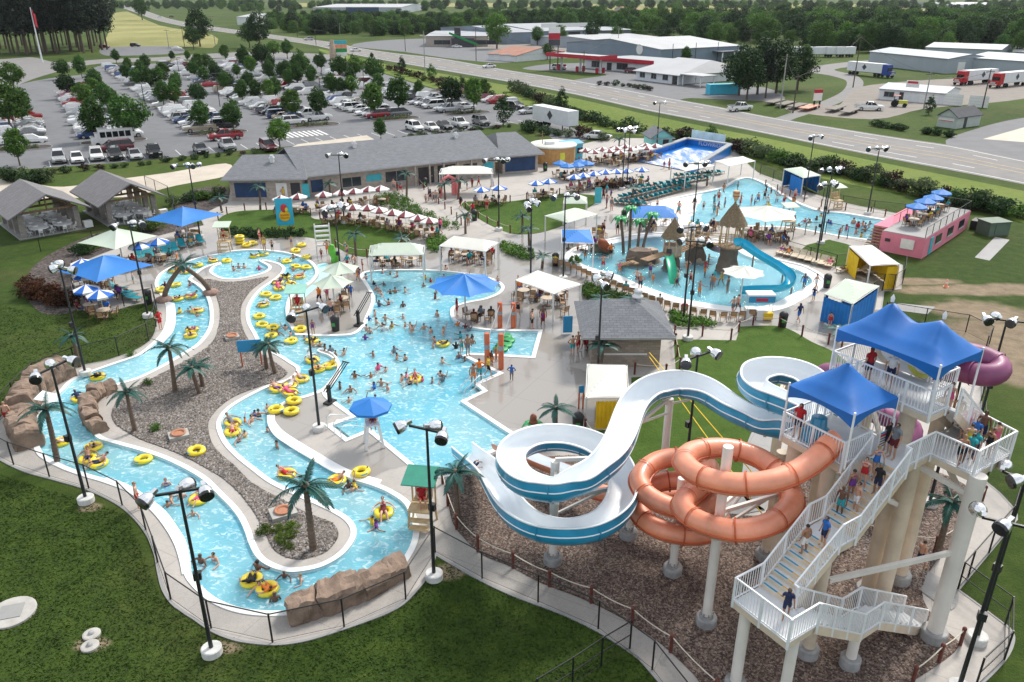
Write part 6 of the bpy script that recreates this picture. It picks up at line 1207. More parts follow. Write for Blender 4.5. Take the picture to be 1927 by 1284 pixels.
# ---- guard stands, bins, signs, small things
M_BIN = pm('bin_black',(0.015,0.015,0.017),0.2,3,0.5)
def make_bin(): o = empty('litter_bin',(0,0,0));MB().lathe([(0.30,0),(0.36,0.95),(0.36,1.0)],12).build('drum',M_BIN,o);MB().lathe([(0.37,1.0),(0.36,1.12),(0.2,1.3),(0,1.33)],12).build('hood',M_BIN,o);MB().box((0,-0.345,0.62),(0.28,0.03,0.28)).build('label',pm('bin_label',(0.05,0.30,0.06),0.2,4,0.6),o);return o
BIN = Proto(make_bin())
for x,y,l in ((1087,812,'by the yellow cabana below the hut'),(632,622,'on the wet deck at the plaza corner'),(1555,541,'right of the play pool'),(1472,615,'on the path below the drinks cart'),(280,571,'at the foot of the corner deck pole'),(800,352,'in front of the grey building doors'),(1045,500,'left of the play pool chairs'),(1026,322,'beside the ticket block'),(1155,303,'by the surf ride'),(893,415,'on the path between the lawns'),(1174,415,'left of the blue hipped canopy')): BIN.put(at(x,y,0.05),random.uniform(-0.3,0.3),f'black domed litter bin {l}','litter bin','litter bins')
def guard_stand(px,py,label,roofm,rz=0.0,roof=True):
    o = empty('guard_stand',at(px,py,0.05),rz,label,'guard stand','lifeguard stands')
    for sx in (-0.55,0.55):
        for sy in (-0.4,0.4): MB().bar((sx*1.15,sy*1.15,0),(sx,sy,1.0),0.1).build('leg',M_BAMBOO,o)
    MB().box((0,0,1.0),(1.3,1.0,0.1)).build('platform',M_BAMBOO,o);MB().box((0,0.25,1.35),(0.9,0.5,0.08)).box((0,0.5,1.65),(0.9,0.08,0.6)).build('bench',M_BAMBOO,o);MB().box((0,-0.75,0.25),(1.0,0.35,0.1)).box((0,-0.6,0.6),(1.0,0.3,0.1)).build('steps',M_BAMBOO,o)
    if roof:
        for sx in (-0.6,0.6): MB().bar((sx,0.45,1.0),(sx,0.45,2.75),0.08).build('roof_post',M_BAMBOO,o)
        MB().box((0,0.1,2.8),(1.7,1.5,0.06),0,(R(10),'X')).build('roof',roofm,o)
    return o
M_GRNROOF = pm('metal_roof_green',(0.02,0.22,0.15),0.15,2,0.5);guard_stand(796,985,'timber guard stand with green slanted roof at the river end',M_GRNROOF,-0.15);guard_stand(563,605,'timber guard stand with pale teal roof at the river corner',pm('roof_pale_teal',(0.25,0.50,0.42),0.1,2,0.6),0.1);guard_stand(424,472,'timber guard stand with sage roof at the river entry',M_SAGE,0.1);guard_stand(1482,432,'timber guard stand with sage roof at the wave pool near side',M_SAGE,0.2);guard_stand(1572,392,'low timber guard stand at the wave pool far side',M_SAGE,0.3)
o = empty('guard_chair',at(704,838,0.05),0.3,'white tall lifeguard chair under a blue umbrella at the pool edge','guard chair')
for sx in (-0.4,0.4):
    for sy in (-0.4,0.4): MB().bar((sx*1.3,sy*1.2,0),(sx*0.8,sy*0.8,1.5),0.14).build('leg',M_WPLAST,o)
MB().box((0,0,1.5),(0.8,0.7,0.1)).box((0,0.35,1.85),(0.8,0.08,0.7)).build('seat',M_WPLAST,o);MB().tube((0,0.4,1.5),(0,0.4,2.95),0.03).build('umbrella_pole',M_STEELW,o);m = MB();r_,zz = 1.25,2.55
for k in range(8): a0,a1 = 2*math.pi*k/8,2*math.pi*(k+1)/8;m.quad((0,0.2,3.05),(r_*math.cos(a0),0.2+r_*math.sin(a0),zz),(r_*math.cos(a1),0.2+r_*math.sin(a1),zz));m.quad((r_*math.cos(a0),0.2+r_*math.sin(a0),zz),(r_*math.cos(a1),0.2+r_*math.sin(a1),zz),(r_*math.cos(a1),0.2+r_*math.sin(a1),zz-0.15),(r_*math.cos(a0),0.2+r_*math.sin(a0),zz-0.15))
m.build('umbrella',M_BRBLUE,o)
def signboard(px,py,w,h,z0,mat,label,rz=0.0,txt=None,col=None,legs=True):
    o = empty('sign',at(px,py,0.05),rz,label,'sign');MB().box((0,0,z0+h/2),(w,0.06,h)).build('board',mat,o)
    if legs:
        for sx in (-1,1): MB().bar((sx*w*0.4,0.05,0),(sx*w*0.4,0.05,z0+h*0.9),0.09).build('leg',M_ORDARK,o)
    for k,(t,s,zz) in enumerate(txt or []): text(t,s,(0,-0.05,z0+zz),(R(90),0,0),col or M_SIGNW,o)
    return o
signboard(475,690,1.7,0.9,1.2,M_SIGNB,'bright blue sign on orange legs beside the twin palms on the gravel',0.2);signboard(539,432,1.9,3.1,0.5,pm('banner_cyan',(0.03,0.42,0.62),0.15,1,0.6),'tall cyan banner with a yellow and red parrot badge on the palm lawn',0.15)
bo = [c for c in COL.objects if c.get('label','').startswith('tall cyan banner')][0];MB().lathe([(0.62,-0.02),(0.62,0.02)],14).build('badge',M_YCURT,bo,(0,-0.06,1.6)).rotation_euler = (R(90),0,0);MB().ball((0,-0.09,2.5),(0.38,0.03,0.5),10,6).build('red_bird',M_SIGNR,bo);MB().ball((0.25,-0.1,2.3),(0.2,0.03,0.3),8,5).build('yellow_wing',M_YSLIDE,bo);text('ISLAND',0.3,(0,-0.11,1.7),(R(90),0,0),M_ORDARK,bo);text('TREATS',0.3,(0,-0.11,1.35),(R(90),0,0),M_ORDARK,bo)
signboard(1068,628,0.75,1.4,0.1,M_SIGNB,'pale blue sandwich board on the deck left of the snack hut',0.1,None,None,False);signboard(1093,770,0.35,0.5,1.2,M_SIGNB,'small blue notice on the post of the near yellow cabana',0.1);signboard(1125,383,0.9,2.0,0.05,M_TEALP,'upright teal board on the path by the round lawn',0.2,None,None,False)
o = empty('entry_arch',at(845,368,0.05),0.4,'pink open arch beside the cafe path','arch');m = MB();m.pipe([(-1.1,0,0),(-1.1,0,1.4),(-0.8,0,2.2),(0,0,2.6),(0.8,0,2.2),(1.1,0,1.4),(1.1,0,0)],0.22,8);m.build('hoop',pm('coral_pink',(0.75,0.20,0.20),0.1,2,0.6),o);MB().box((0.9,0.1,1.2),(0.9,0.3,2.2)).build('side_shell',MATS['coral_pink'],o)
# manholes and valve lids on lawns and gravel
M_LID = pm('lid_concrete',(0.40,0.39,0.36),0.2,2,0.85,0.2)
def lid(px,py,r,label,hatch=True):
    o = wroot('manhole',at(px,py),label,'manhole');wpart(MB().lathe([(r,-0.1),(r,0.10),(r-0.05,0.12),(0,0.12)],22,o.location,False),'slab',M_LID,o)
    if hatch: wpart(MB().box(o.location+Vector((0,0,0.135)),(r*0.9,r*0.9,0.03),0.3),'hatch',M_WALK,o)
    else: wpart(MB().lathe([(r*0.35,0.12),(r*0.3,0.2),(0,0.22)],12,o.location),'cap',M_PIER,o)
lid(22,1155,1.0,'large round concrete manhole on the near left lawn');lid(173,1196,0.36,'upper small valve lid on the near lawn',False);lid(170,1218,0.36,'lower small valve lid on the near lawn',False)
for i,(x,y,s_) in enumerate(((437,637,0.65),(337,822,0.72),(533,968,0.8))):
    p = at(x,y,0.1);o = empty('drain_box',p,0.5,f'square concrete drain box with clay ring on the gravel, {["at the top", "in the middle", "near the big palm"][i]}','drain box','drain boxes on the gravel');MB().box((0,0,0.08),(s_*1.6,s_*1.3,0.3)).build('slab',M_LID,o);MB().lathe([(0.42,0.22),(0.45,0.32),(0.34,0.32),(0.3,0.24)],16).build('ring',pm('clay_ring',(0.42,0.19,0.11),0.2,3,0.8),o)
# pool steps with rails
def steps(px0,px1,dirp,n,label):
    a,b,d = at(*px0,0),at(*px1,0),at(*dirp,0);o = wroot('pool_steps',a,label,'steps');dv = (d-(a+b)/2);dv.z = 0;dv.normalize()
    for k in range(n): off = dv*(0.3*k+0.15);wpart(MB().bar(a+off+Vector((0,0,-0.09-0.15*k-0.35)),b+off+Vector((0,0,-0.09-0.15*k-0.35)),0.3,0.7),'step',M_WHITE,o)
    for q in (a,b,(a+b)/2): wpart(MB().pipe([q-dv*0.4+Vector((0,0,0.05)),q-dv*0.4+Vector((0,0,0.85)),q-dv*0.1+Vector((0,0,0.95)),q+dv*1.3+Vector((0,0,0.3)),q+dv*1.3+Vector((0,0,-0.6))],0.03,6),'handrail',M_METALW,o)
steps((908,738),(892,725),(870,745),4,'white pool steps with steel rails on the right side of the main pool');steps((627,804),(653,825),(672,800),4,'white pool steps with steel rails in the notch by the guard chair')
def lift(px,py,rz,lab):
    o = empty('pool_lift',at(px,py,0.05),rz,lab,'pool lift');MB().box((0,0,0.06),(0.5,0.8,0.12)).build('foot',M_FENCE,o);MB().bar((0,0,0),(0,0,1.3),0.2).build('mast',M_FENCE,o)
    for k in (-0.18,0.0,0.18): MB().bar((k,-0.3,0.9),(k,1.9,2.2),0.05).build('arm',M_FENCE,o)
    MB().bar((-0.3,1.9,2.2),(0.3,1.9,2.2),0.06).build('cross_bar',M_FENCE,o)
lift(621,758,-0.5,'black folding pool lift on the peninsula edge');lift(675,612,-0.4,'black folding pool lift on the wet deck corner')
o = empty('traffic_cone',at(1780,540,0.0),0,'orange traffic cone with white band on the bare soil','traffic cone');MB().lathe([(0.17,0.04),(0.05,0.75),(0,0.76)],12).build('cone',M_ORANGE,o);MB().lathe([(0.125,0.3),(0.095,0.5)],12).build('band',M_WPLAST,o);MB().box((0,0,0.02),(0.42,0.42,0.04)).build('base',M_ORANGE,o)
o = wroot('guy_rope',at(1225,690),'yellow rope strung from the hut across the lawn to the tower','rope')
for q in ((1222,672,2.0,1330,762),(1222,664,2.2,1440,745)): wpart(MB().tube(at(q[0],q[1],q[2]),T(4.2,-3.0,5.0) if q[3] > 1400 else T(4.3,-2.9,3.4),0.03,n=5),'rope',M_YCURT,o)
o = empty('carved_palm_post',at(1003,838,0.05),0.2,'short carved post with bright green leaves and a brown top beside the pool','post');MB().tube((0,0,0),(0,0,1.3),0.17,0.13).build('stem',M_ROCK,o);MB().ball((0,0,1.85),(0.22,0.22,0.3),8,6).ball((0,0,1.55),(0.28,0.25,0.3),8,6).build('knob',pm('carved_brown',(0.20,0.06,0.03),0.3,3,0.6),o)
for k in range(6):
    a = k*math.pi/3;m = MB();L = []
    for t in range(6): s = t/5;c = Vector((math.cos(a)*0.75*s,math.sin(a)*0.75*s,1.35+0.35*math.sin(s*2.4)-0.4*s*s));w_ = 0.2*math.sin(math.pi*min(1,0.2+0.8*s))+0.02;sv = Vector((-math.sin(a),math.cos(a),0))*w_;L += [c+sv,c-sv]
    m.add(L,[(2*t,2*t+1,2*t+3,2*t+2) for t in range(5)],True);m.build('leaf',M_PLASTPALM,o)
# ================================================================== TREES, SHRUBS, CARS
def leaf_mat(name,col,var=0.5,trans=0.25):
    m,nt,b = newmat(name);out = nt.nodes['Material Output'];oi = nt.nodes.new('ShaderNodeObjectInfo');v = _coord(nt);n = _noise(nt,0.9,3,v);n2 = _noise(nt,7,2,v)
    c = _ramp(nt,n.outputs['Fac'],[(0.3,tuple(x*(1-var) for x in col)),(0.55,col),(0.8,(min(1,col[0]*1.8+0.01),min(1,col[1]*1.5+0.01),col[2]*1.1))]).outputs['Color']
    hs = nt.nodes.new('ShaderNodeHueSaturation');mr = nt.nodes.new('ShaderNodeMapRange');mr.inputs['To Min'].default_value = 0.65;mr.inputs['To Max'].default_value = 1.3;nt.links.new(oi.outputs['Random'],mr.inputs['Value']);nt.links.new(mr.outputs['Result'],hs.inputs['Value']);nt.links.new(c,hs.inputs['Color'])
    mh = nt.nodes.new('ShaderNodeMapRange');mh.inputs['To Min'].default_value = 0.48;mh.inputs['To Max'].default_value = 0.525;nt.links.new(n2.outputs['Fac'],mh.inputs['Value']);nt.links.new(mh.outputs['Result'],hs.inputs['Hue'])
    nt.links.new(hs.outputs['Color'],b.inputs['Base Color']);b.inputs['Roughness'].default_value = 0.7;b.inputs['Specular IOR Level'].default_value = 0.25
    tl = nt.nodes.new('ShaderNodeBsdfTranslucent');nt.links.new(hs.outputs['Color'],tl.inputs['Color']);ms = nt.nodes.new('ShaderNodeMixShader');ms.inputs[0].default_value = trans;nt.links.new(b.outputs[0],ms.inputs[1]);nt.links.new(tl.outputs[0],ms.inputs[2]);nt.links.new(ms.outputs[0],out.inputs['Surface']);return m
M_LEAF = leaf_mat('leaves_mid',(0.052,0.128,0.024));M_LEAFB = leaf_mat('leaves_bright',(0.082,0.175,0.028));M_LEAFD = leaf_mat('leaves_dark',(0.026,0.066,0.018));M_PINE = leaf_mat('pine_needles',(0.010,0.026,0.013),0.5,0.1);M_LEAFR = leaf_mat('leaves_maroon',(0.035,0.012,0.012));M_LEAFG = leaf_mat('leaves_greygreen',(0.10,0.14,0.06));M_LEAFY = leaf_mat('leaves_lime',(0.10,0.16,0.02));M_LEAFO = leaf_mat('leaves_rust',(0.075,0.026,0.010));M_BARK = pm('bark',(0.10,0.075,0.055),0.3,4,0.9,0.6)
def crown_mesh(name,fn,nclump,nleaf,size,seed,mat,clump_r):
    """leaf faces gathered in clumps; fn(rng) gives a clump centre and its outward direction"""
    rng = np.random.RandomState(seed);V = [];
    for _ in range(nclump):
        c,r_ = fn(rng);d = rng.normal(size=(nleaf,3));d /= np.linalg.norm(d,axis=1)[:,None];rad = clump_r*r_*rng.uniform(0.3,1.0,nleaf)**0.5
        P = np.array(c)+d*rad[:,None]*np.array([1,1,0.75]);nrm = d*0.8+rng.normal(size=(nleaf,3))*0.55+np.array([0,0,0.35]);nrm /= np.linalg.norm(nrm,axis=1)[:,None]
        t = np.cross(nrm,rng.normal(size=(nleaf,3)));t /= np.linalg.norm(t,axis=1)[:,None];b = np.cross(nrm,t);s = size*rng.uniform(0.6,1.25,nleaf)[:,None]
        V.append(np.stack([P-t*s*0.9,P-b*s*0.45,P+t*s*0.9,P+b*s*0.45],1).reshape(-1,3))
    V = np.concatenate(V);n = len(V)//4;me = bpy.data.meshes.new(name);me.vertices.add(len(V));me.vertices.foreach_set('co',V.ravel());me.loops.add(n*4);me.loops.foreach_set('vertex_index',np.arange(n*4));me.polygons.add(n);me.polygons.foreach_set('loop_start',np.arange(0,n*4,4));me.update(calc_edges=True);me.materials.append(mat);return me
def ell(cz,rx,rz,k=1.0,taper=0.0,lobes=0.18):
    def f(rng):
        while True:
            d = rng.normal(size=3);d /= np.linalg.norm(d);r = rng.uniform(0.25,1)**0.45;z = d[2]*r
            if taper and rng.rand() > 1-taper*max(0,z): continue
            w = (1-taper*0.75*max(0.0,z+0.2)) if taper else 1;lb = 1+lobes*math.sin(3*math.atan2(d[1],d[0])+z*3+k);return ((d[0]*r*rx*w*lb,d[1]*r*rx*w*lb,cz+z*rz),1.0)
    return f
def make_tree(name,H,crown,trunk_h,tr,mat,limbs=5,nm='crown'):
    o = empty(name,(0,0,0));m = MB();m.pipe([(0,0,0),(0.05,0,trunk_h*0.5),(0,0.04,trunk_h),(0.03,0,H*0.72)],[tr*1.25,tr,tr*0.8,tr*0.2],7);rnd = random.Random(H*7+limbs)
    for k in range(limbs): a = 2*math.pi*k/limbs+rnd.random();z = trunk_h*(0.85+0.35*rnd.random());m.pipe([(0,0,z),(math.cos(a)*H*0.09,math.sin(a)*H*0.09,z+H*0.13),(math.cos(a)*H*0.17,math.sin(a)*H*0.17,z+H*0.28)],[tr*0.5,tr*0.35,tr*0.1],5)
    m.build('trunk',M_BARK,o);link(nm,crown,o);return o
TREES = {}
for k in range(3):
    TREES['oval%d' % k] = Proto(make_tree('parking_tree',7.0,crown_mesh('crown',ell(4.4,2.0,2.6,k,0.45),135,26,0.25,10+k,[M_LEAF,M_LEAFB,M_LEAF][k],0.62),1.7,0.14,None));TREES['wide%d' % k] = Proto(make_tree('shade_tree',7.0,crown_mesh('crown',ell(4.5,2.5,2.3,k,0.15,0.25),135,26,0.27,20+k,[M_LEAFB,M_LEAF,M_LEAFD][k],0.75),1.6,0.17,None))
    TREES['big%d' % k] = Proto(make_tree('large_tree',14.0,crown_mesh('crown',ell(8.3,4.6,5.4,k,0.25,0.25),150,26,0.42,30+k,[M_LEAF,M_LEAFB,M_LEAFD][k],1.35),3.0,0.3,None))
    TREES['pine%d' % k] = Proto(make_tree('pine_tree',18.0,crown_mesh('crown',ell(11.5,3.3,6.2,k,0.45,0.2),130,26,0.40,40+k,M_PINE,1.25),7.0,0.26,None,4))
for k in range(2): TREES['cone%d' % k] = Proto(make_tree('conical_tree',5.0,crown_mesh('crown',ell(2.7,1.45,2.4,k,0.9,0.1),75,22,0.17,50+k,[M_LEAFD,M_LEAF][k],0.45),0.5,0.1,None,2))
NATH = {'oval': 7.0,'wide': 7.0,'big': 14.0,'pine': 18.0,'cone': 5.0}
def tree(px,py,ty,kind,label,cat='tree',group=None,zz=0.0):
    h = max(1.5,hgt(px,py,0,ty));s = h/NATH[kind[:-1]];return TREES[kind].put(at(px,py,zz),random.uniform(0,6.28),label,cat,group,(s*random.uniform(1.0,1.18),)*2+(s*1.1,))
lot = [(28,172,122,'wide'),(22,250,160,'wide'),(45,238,172,'oval'),(38,312,246,'oval'),(120,150,115,'wide'),(155,148,107,'oval'),(130,186,143,'wide'),(163,206,160,'wide'),(183,180,133,'oval'),(215,206,169,'oval'),(183,266,190,'oval'),(250,270,186,'wide'),(220,121,95,'oval'),(243,138,110,'oval'),(275,136,105,'oval'),(280,166,127,'oval'),(310,161,120,'oval'),(333,172,138,'oval'),(330,202,157,'oval'),(375,202,160,'wide'),(382,249,193,'oval'),(440,249,193,'oval'),(325,116,97,'oval'),(354,116,97,'oval'),(390,136,104,'wide'),(410,157,124,'wide'),(362,146,118,'oval'),(430,172,138,'wide'),(447,148,122,'oval'),(425,116,86,'oval'),(460,134,90,'oval'),(470,172,137,'oval'),(495,133,86,'wide'),(516,111,80,'wide'),(541,111,77,'oval'),(530,151,120,'oval'),(560,166,120,'oval'),(566,157,100,'oval'),(588,164,125,'oval'),(597,128,105,'oval'),(520,189,147,'oval'),(483,192,152,'oval'),(625,183,140,'oval'),(640,152,108,'wide'),(670,150,110,'wide'),(705,160,112,'wide'),(663,182,146,'wide'),(552,227,172,'oval'),(602,227,170,'oval'),(704,223,160,'oval'),(750,218,148,'oval'),(788,184,153,'oval'),(850,208,150,'wide'),(892,211,150,'oval'),(947,236,180,'cone'),(527,280,228,'wide'),(717,264,225,'oval')]
side = lambda x: 'left' if x < 320 else ('middle' if x < 640 else 'right')
cnt = {}
for x,y,t,k in sorted(lot):
    s = side(x);cnt[s] = cnt.get(s,0)+1;tree(x,y,t,k+str(random.randrange(2 if k == 'cone' else 3)),f'green parking lot tree, {nth(cnt[s]-1)} from the left in the {s} third of the lot','tree','parking lot trees')
for i,(x,y,t) in enumerate([(757,139,108),(813,152,121),(870,174,145),(663,113,101),(1057,209,167),(1337,272,235)]): tree(x,y,t,'cone%d' % (i % 2),f'dark conical evergreen on the highway verge, {nth([1,2,3,0,4,5][i])} from the left','tree','verge evergreens')
for i,(x,y,t,k) in enumerate([(268,38,-2,'big0'),(205,40,-8,'big2'),(377,88,22,'big2'),(365,94,52,'big0'),(490,92,28,'big2'),(470,90,45,'big0'),(935,92,28,'big1'),(1290,122,90,'oval0'),(1425,178,80,'big2'),(1390,180,92,'big2'),(1460,176,82,'big2'),(1500,170,95,'big2'),(1405,188,100,'big2'),(1440,185,92,'pine1'),(1747,216,182,'cone0'),(1515,115,85,'oval1'),(700,112,100,'oval2'),(1290,118,95,'oval2'),(1190,105,88,'wide1'),(1030,112,84,'wide0')]):
    tree(x,y,t,k,f'tree beyond the car park, {nth(i)} of the single trees about the highway' if False else ['lone round tree in the dry field beside the highway','big dark tree at the right end of the pine grove','tall dark tree above the far end of the lot','broad tree beside the tall dark one at the lot end','big dark tree at the far highway bend','smaller tree beside the big one at the highway bend','tall pale green tree beside the brick roofed shop','small tree behind the petrol station','dark tree cluster member right of the white restaurant, middle','dark tree cluster member right of the white restaurant, leftmost','dark tree cluster member right of the white restaurant, second from right','dark tree cluster member right of the white restaurant, rightmost','low dark tree in front of the restaurant cluster','dark pine inside the restaurant cluster','dark conical tree beside the white workshop','slim tree at the curve of the side road','small tree at the lot corner by the highway','shrubby tree left of the grey warehouse','bushy tree by the grey warehouse corner','dark green tree at the petrol station sign'][i],'tree','single trees about the highway')
# pine grove
gr = [];rnd = random.Random(5)
for k in range(40):
    x = -25+k*5.8+rnd.uniform(-3,3);y = rnd.choice([104,101,97,92,86]) - max(0,(x-120)*0.09);gr.append((x,y))
for i,(x,y) in enumerate(sorted(gr)): p = at(x,y);s = rnd.uniform(1.35,1.75);TREES['pine%d' % (i % 3)].put(p,rnd.uniform(0,6),f'dark tall pine, {nth(i)} from the left in the pine grove','tree','pine grove',s)
# woods: uncountable mass of trees
def woods(name,polys,n,kinds,label,smin,smax,seed=1):
    rng = random.Random(seed);pts = [];W = [outline(p,1) for p in polys];A = [abs(area(w)) for w in W]
    while len(pts) < n:
        w = rng.choices(W,A)[0];xs = [p.x for p in w];ys = [p.y for p in w];q = (rng.uniform(min(xs),max(xs)),rng.uniform(min(ys),max(ys)))
        if inside(q,w): pts.append(q)
    me = bpy.data.meshes.new(name);me.from_pydata([(x,y,-rng.uniform(2.0,4.5)) for x,y in pts],[],[]);o = link(name,me);tag(o,label,None,None,'stuff')
    col = bpy.data.collections.new(name+'_kinds')
    for k in kinds:
        c = [q for q in TREES[k].root.children if q.name.startswith('crown')][0];d = bpy.data.objects.new('woods_crown',c.data);col.objects.link(d)
    ng = bpy.data.node_groups.new(name,'GeometryNodeTree');ng.interface.new_socket('Geometry',in_out='INPUT',socket_type='NodeSocketGeometry');ng.interface.new_socket('Geometry',in_out='OUTPUT',socket_type='NodeSocketGeometry');N = ng.nodes;i_,o_ = N.new('NodeGroupInput'),N.new('NodeGroupOutput');ip = N.new('GeometryNodeInstanceOnPoints');ci = N.new('GeometryNodeCollectionInfo');ci.inputs['Collection'].default_value = col;ci.inputs['Separate Children'].default_value = True;ci.inputs['Reset Children'].default_value = True;ip.inputs['Pick Instance'].default_value = True
    rs = N.new('FunctionNodeRandomValue');rs.data_type = 'FLOAT';rs.inputs[2].default_value = smin;rs.inputs[3].default_value = smax;rr = N.new('FunctionNodeRandomValue');rr.data_type = 'FLOAT_VECTOR';rr.inputs[1].default_value = (0,0,6.28);ri = N.new('FunctionNodeRandomValue');ri.data_type = 'INT';ri.inputs[4].default_value = 0;ri.inputs[5].default_value = len(kinds)-1
    lk = ng.links.new;lk(i_.outputs[0],ip.inputs['Points']);lk(ci.outputs[0],ip.inputs['Instance']);lk(rs.outputs[1],ip.inputs['Scale']);lk(rr.outputs[0],ip.inputs['Rotation']);lk(ri.outputs[2],ip.inputs['Instance Index']);lk(ip.outputs[0],o_.inputs[0]);md = o.modifiers.new('woods','NODES');md.node_group = ng;return o
KD = ['big0','big1','big2']
woods('woods',[[(1000,66),(1120,60),(1220,74),(1300,82),(1420,80),(1560,96),(1650,100),(1800,92),(1927,96),(2300,120),(2300,52),(1927,46),(1600,45),(1350,44),(1180,42),(1000,48)],[(1520,70),(2300,90),(2300,46),(1520,44)]],900,KD,'dense green woods beyond the warehouses',0.8,1.35,2)
woods('woods',[[(500,52),(560,66),(640,66),(760,70),(900,68),(960,60),(960,42),(780,44),(620,44),(520,40)],[(940,40),(1000,52),(1000,35),(880,32)]],320,KD,'belt of green woods behind the far highway lots',0.7,1.1,3)
woods('treeline',[[(-200,18),(2300,18),(2300,12),(-200,12)],[(1180,31),(1600,33),(2300,40),(2300,31),(1600,27),(1180,27)],[(400,24),(760,22),(1000,26),(1000,21),(400,18)]],650,KD,'far bluish treeline along the flat horizon',0.8,1.3,4)
for i,x in enumerate(range(1010,1930,48)): tree(x+rnd.uniform(-8,8),80+rnd.uniform(0,8)+max(0,(x-1200)*0.028),46+rnd.uniform(-8,8)+max(0,(x-1200)*0.02),'big%d' % (i % 3),f'front tree, {nth(i)} from the left at the edge of the right hand woods','tree','front trees of the woods')
# ---- shrubs
def shrub_proto(nm,mat,seed,rz=0.75): o = empty(nm,(0,0,0));link('foliage',crown_mesh('foliage',ell(0.62,0.8,rz*0.75,seed,0.1),34,18,0.12,seed,mat,0.32),o);MB().tube((0,0,0),(0.04,0,0.7),0.05,0.02,5).build('stem',M_BARK,o);return Proto(o)
SH = {'green': shrub_proto('round_shrub',M_LEAFD,61),'maroon': shrub_proto('round_shrub',M_LEAFR,62),'grey': shrub_proto('ornamental_grass',M_LEAFG,63,0.9),'bright': shrub_proto('round_shrub',M_LEAFB,64),'rust': shrub_proto('round_shrub',M_LEAFO,65),'lime': shrub_proto('round_shrub',M_LEAFY,66)}
SN = {'green': 'dark green shrub','maroon': 'maroon leaved shrub','grey': 'pale tufted grass clump','bright': 'bright green shrub','rust': 'rust red shrub','lime': 'lime green shrub'}
def shrub_line(px,n,kinds,where,s0,s1,jit=4):
    C = resample([Vector((p.x,p.y,0)) for p in outline(px,4,False)],0.5)
    for i in range(n):
        p = C[int((i+0.5)/n*(len(C)-1))]+Vector((random.uniform(-1,1)*jit*0.12,random.uniform(-1,1)*jit*0.2,0.01));k = random.choice(kinds);s = random.uniform(s0,s1);SH[k].put(p,random.uniform(0,6),f'{SN[k]}, {nth(i)} from the left {where}','shrub',f'shrubs {where}',(s*random.uniform(1,1.4),s,s*random.uniform(0.8,1.1)))
shrub_line([(728,132),(780,146),(870,172),(960,196)],14,['green','green','maroon'],'along the lot side of the verge',1.3,2.2);shrub_line([(965,172),(1010,190),(1060,210),(1100,228),(1150,240),(1210,252)],24,['green','maroon','grey','green'],'in the verge bed by the white trailer',1.3,2.4);shrub_line([(1240,262),(1300,266),(1380,285),(1440,300),(1500,318)],26,['green','maroon','grey','green','bright'],'in the bed behind the surf ride',1.2,2.2);shrub_line([(1520,318),(1580,330),(1660,350),(1740,372),(1820,392),(1925,412)],34,['green','green','grey','maroon','bright'],'in the bed beside the wave pool slope',1.1,2.2)
shrub_line([(90,328),(200,318),(400,296),(540,286)],18,['grey','maroon','green'],'along the kerb of the front parking row',0.6,0.9);shrub_line([(742,268),(850,252),(960,240)],16,['maroon','green','grey'],'behind the entrance building roof',0.6,1.0);shrub_line([(5,338),(40,342),(95,346)],8,['grey','green'],'at the drive by the pavilions',1.4,2.0);shrub_line([(50,545),(85,570),(145,575)],10,['rust'],'in the mulch bed beside the left lawn',0.9,1.25);shrub_line([(150,480),(190,460),(240,445),(300,432)],12,['bright','lime','green'],'in the flower bed behind the left deck',0.8,1.2);shrub_line([(335,385),(360,378),(400,372),(425,366)],12,['green','grey','bright'],'in the bed by the entrance wing',0.8,1.2)
shrub_line([(245,640),(300,830),(355,815)],3,['bright'],'round the middle drain box',0.35,0.5);shrub_line([(520,1000),(540,1010),(560,1030)],6,['lime'],'weeds by the big gravel palm',0.3,0.5,6);shrub_line([(985,245),(1015,252),(1120,262),(1140,268)],8,['maroon','grey','green'],'beside the white semi-trailer',1.3,2.0);shrub_line([(1120,160),(1170,163),(1230,172)],9,['maroon','green'],'in the island before the restaurant',0.9,1.4);shrub_line([(1650,238),(1680,243),(1705,247)],6,['green'],'in the left brick bed by the highway',0.9,1.2);shrub_line([(1735,250),(1765,256),(1800,260)],6,['green'],'in the right brick bed by the highway',0.9,1.3)
def hedge(px,h,n,mat,label):
    w = outline(px,2);rng = random.Random(n);xs = [p.x for p in w];ys = [p.y for p in w]
    def fn(r):
        while True:
            q = (r.uniform(min(xs),max(xs)),r.uniform(min(ys),max(ys)))
            if inside(q,w): return ((q[0]-w[0].x,q[1]-w[0].y,h*r.uniform(0.25,0.85)),1.0)
    me = crown_mesh('hedge',fn,n,22,0.13,n,mat,h*0.5);tag(link('hedge',me,None,(w[0].x,w[0].y,0.05)),label,'hedge','hedges and low planting')
hedge([(700,376),(745,370),(775,385),(800,400),(840,420),(865,430),(850,434),(790,425),(760,405),(720,392)],0.7,300,M_LEAFB,'low green hedge running down beside the cafe terrace');hedge([(1100,535),(1130,548),(1180,562),(1225,580),(1245,590),(1215,592),(1140,580),(1095,560)],0.6,260,M_LEAFB,'green hedge between the snack hut and the play pool chairs');hedge([(1262,592),(1300,602),(1345,612),(1340,618),(1268,617)],0.5,120,M_LEAFB,'strip of green hedge below the play pool chairs');hedge([(805,455),(840,448),(830,470),(810,478)],0.6,80,M_LEAFB,'green hedge left of the arched cream canopy');hedge([(945,460),(970,468),(1005,480),(1000,492),(950,480)],0.6,110,M_LEAFB,'green hedge right of the arched cream canopy');hedge([(500,440),(560,436),(575,446),(520,452)],0.6,80,M_LEAFD,'dark hedge under the cyan banner');hedge([(420,436),(490,440),(490,452),(430,448)],0.7,90,M_LEAFD,'dark hedge at the left end of the palm lawn');hedge([(1120,350),(1160,345),(1200,340),(1195,352),(1140,362)],0.8,110,M_LEAFR,'reddish planting bed left of the teal loungers')
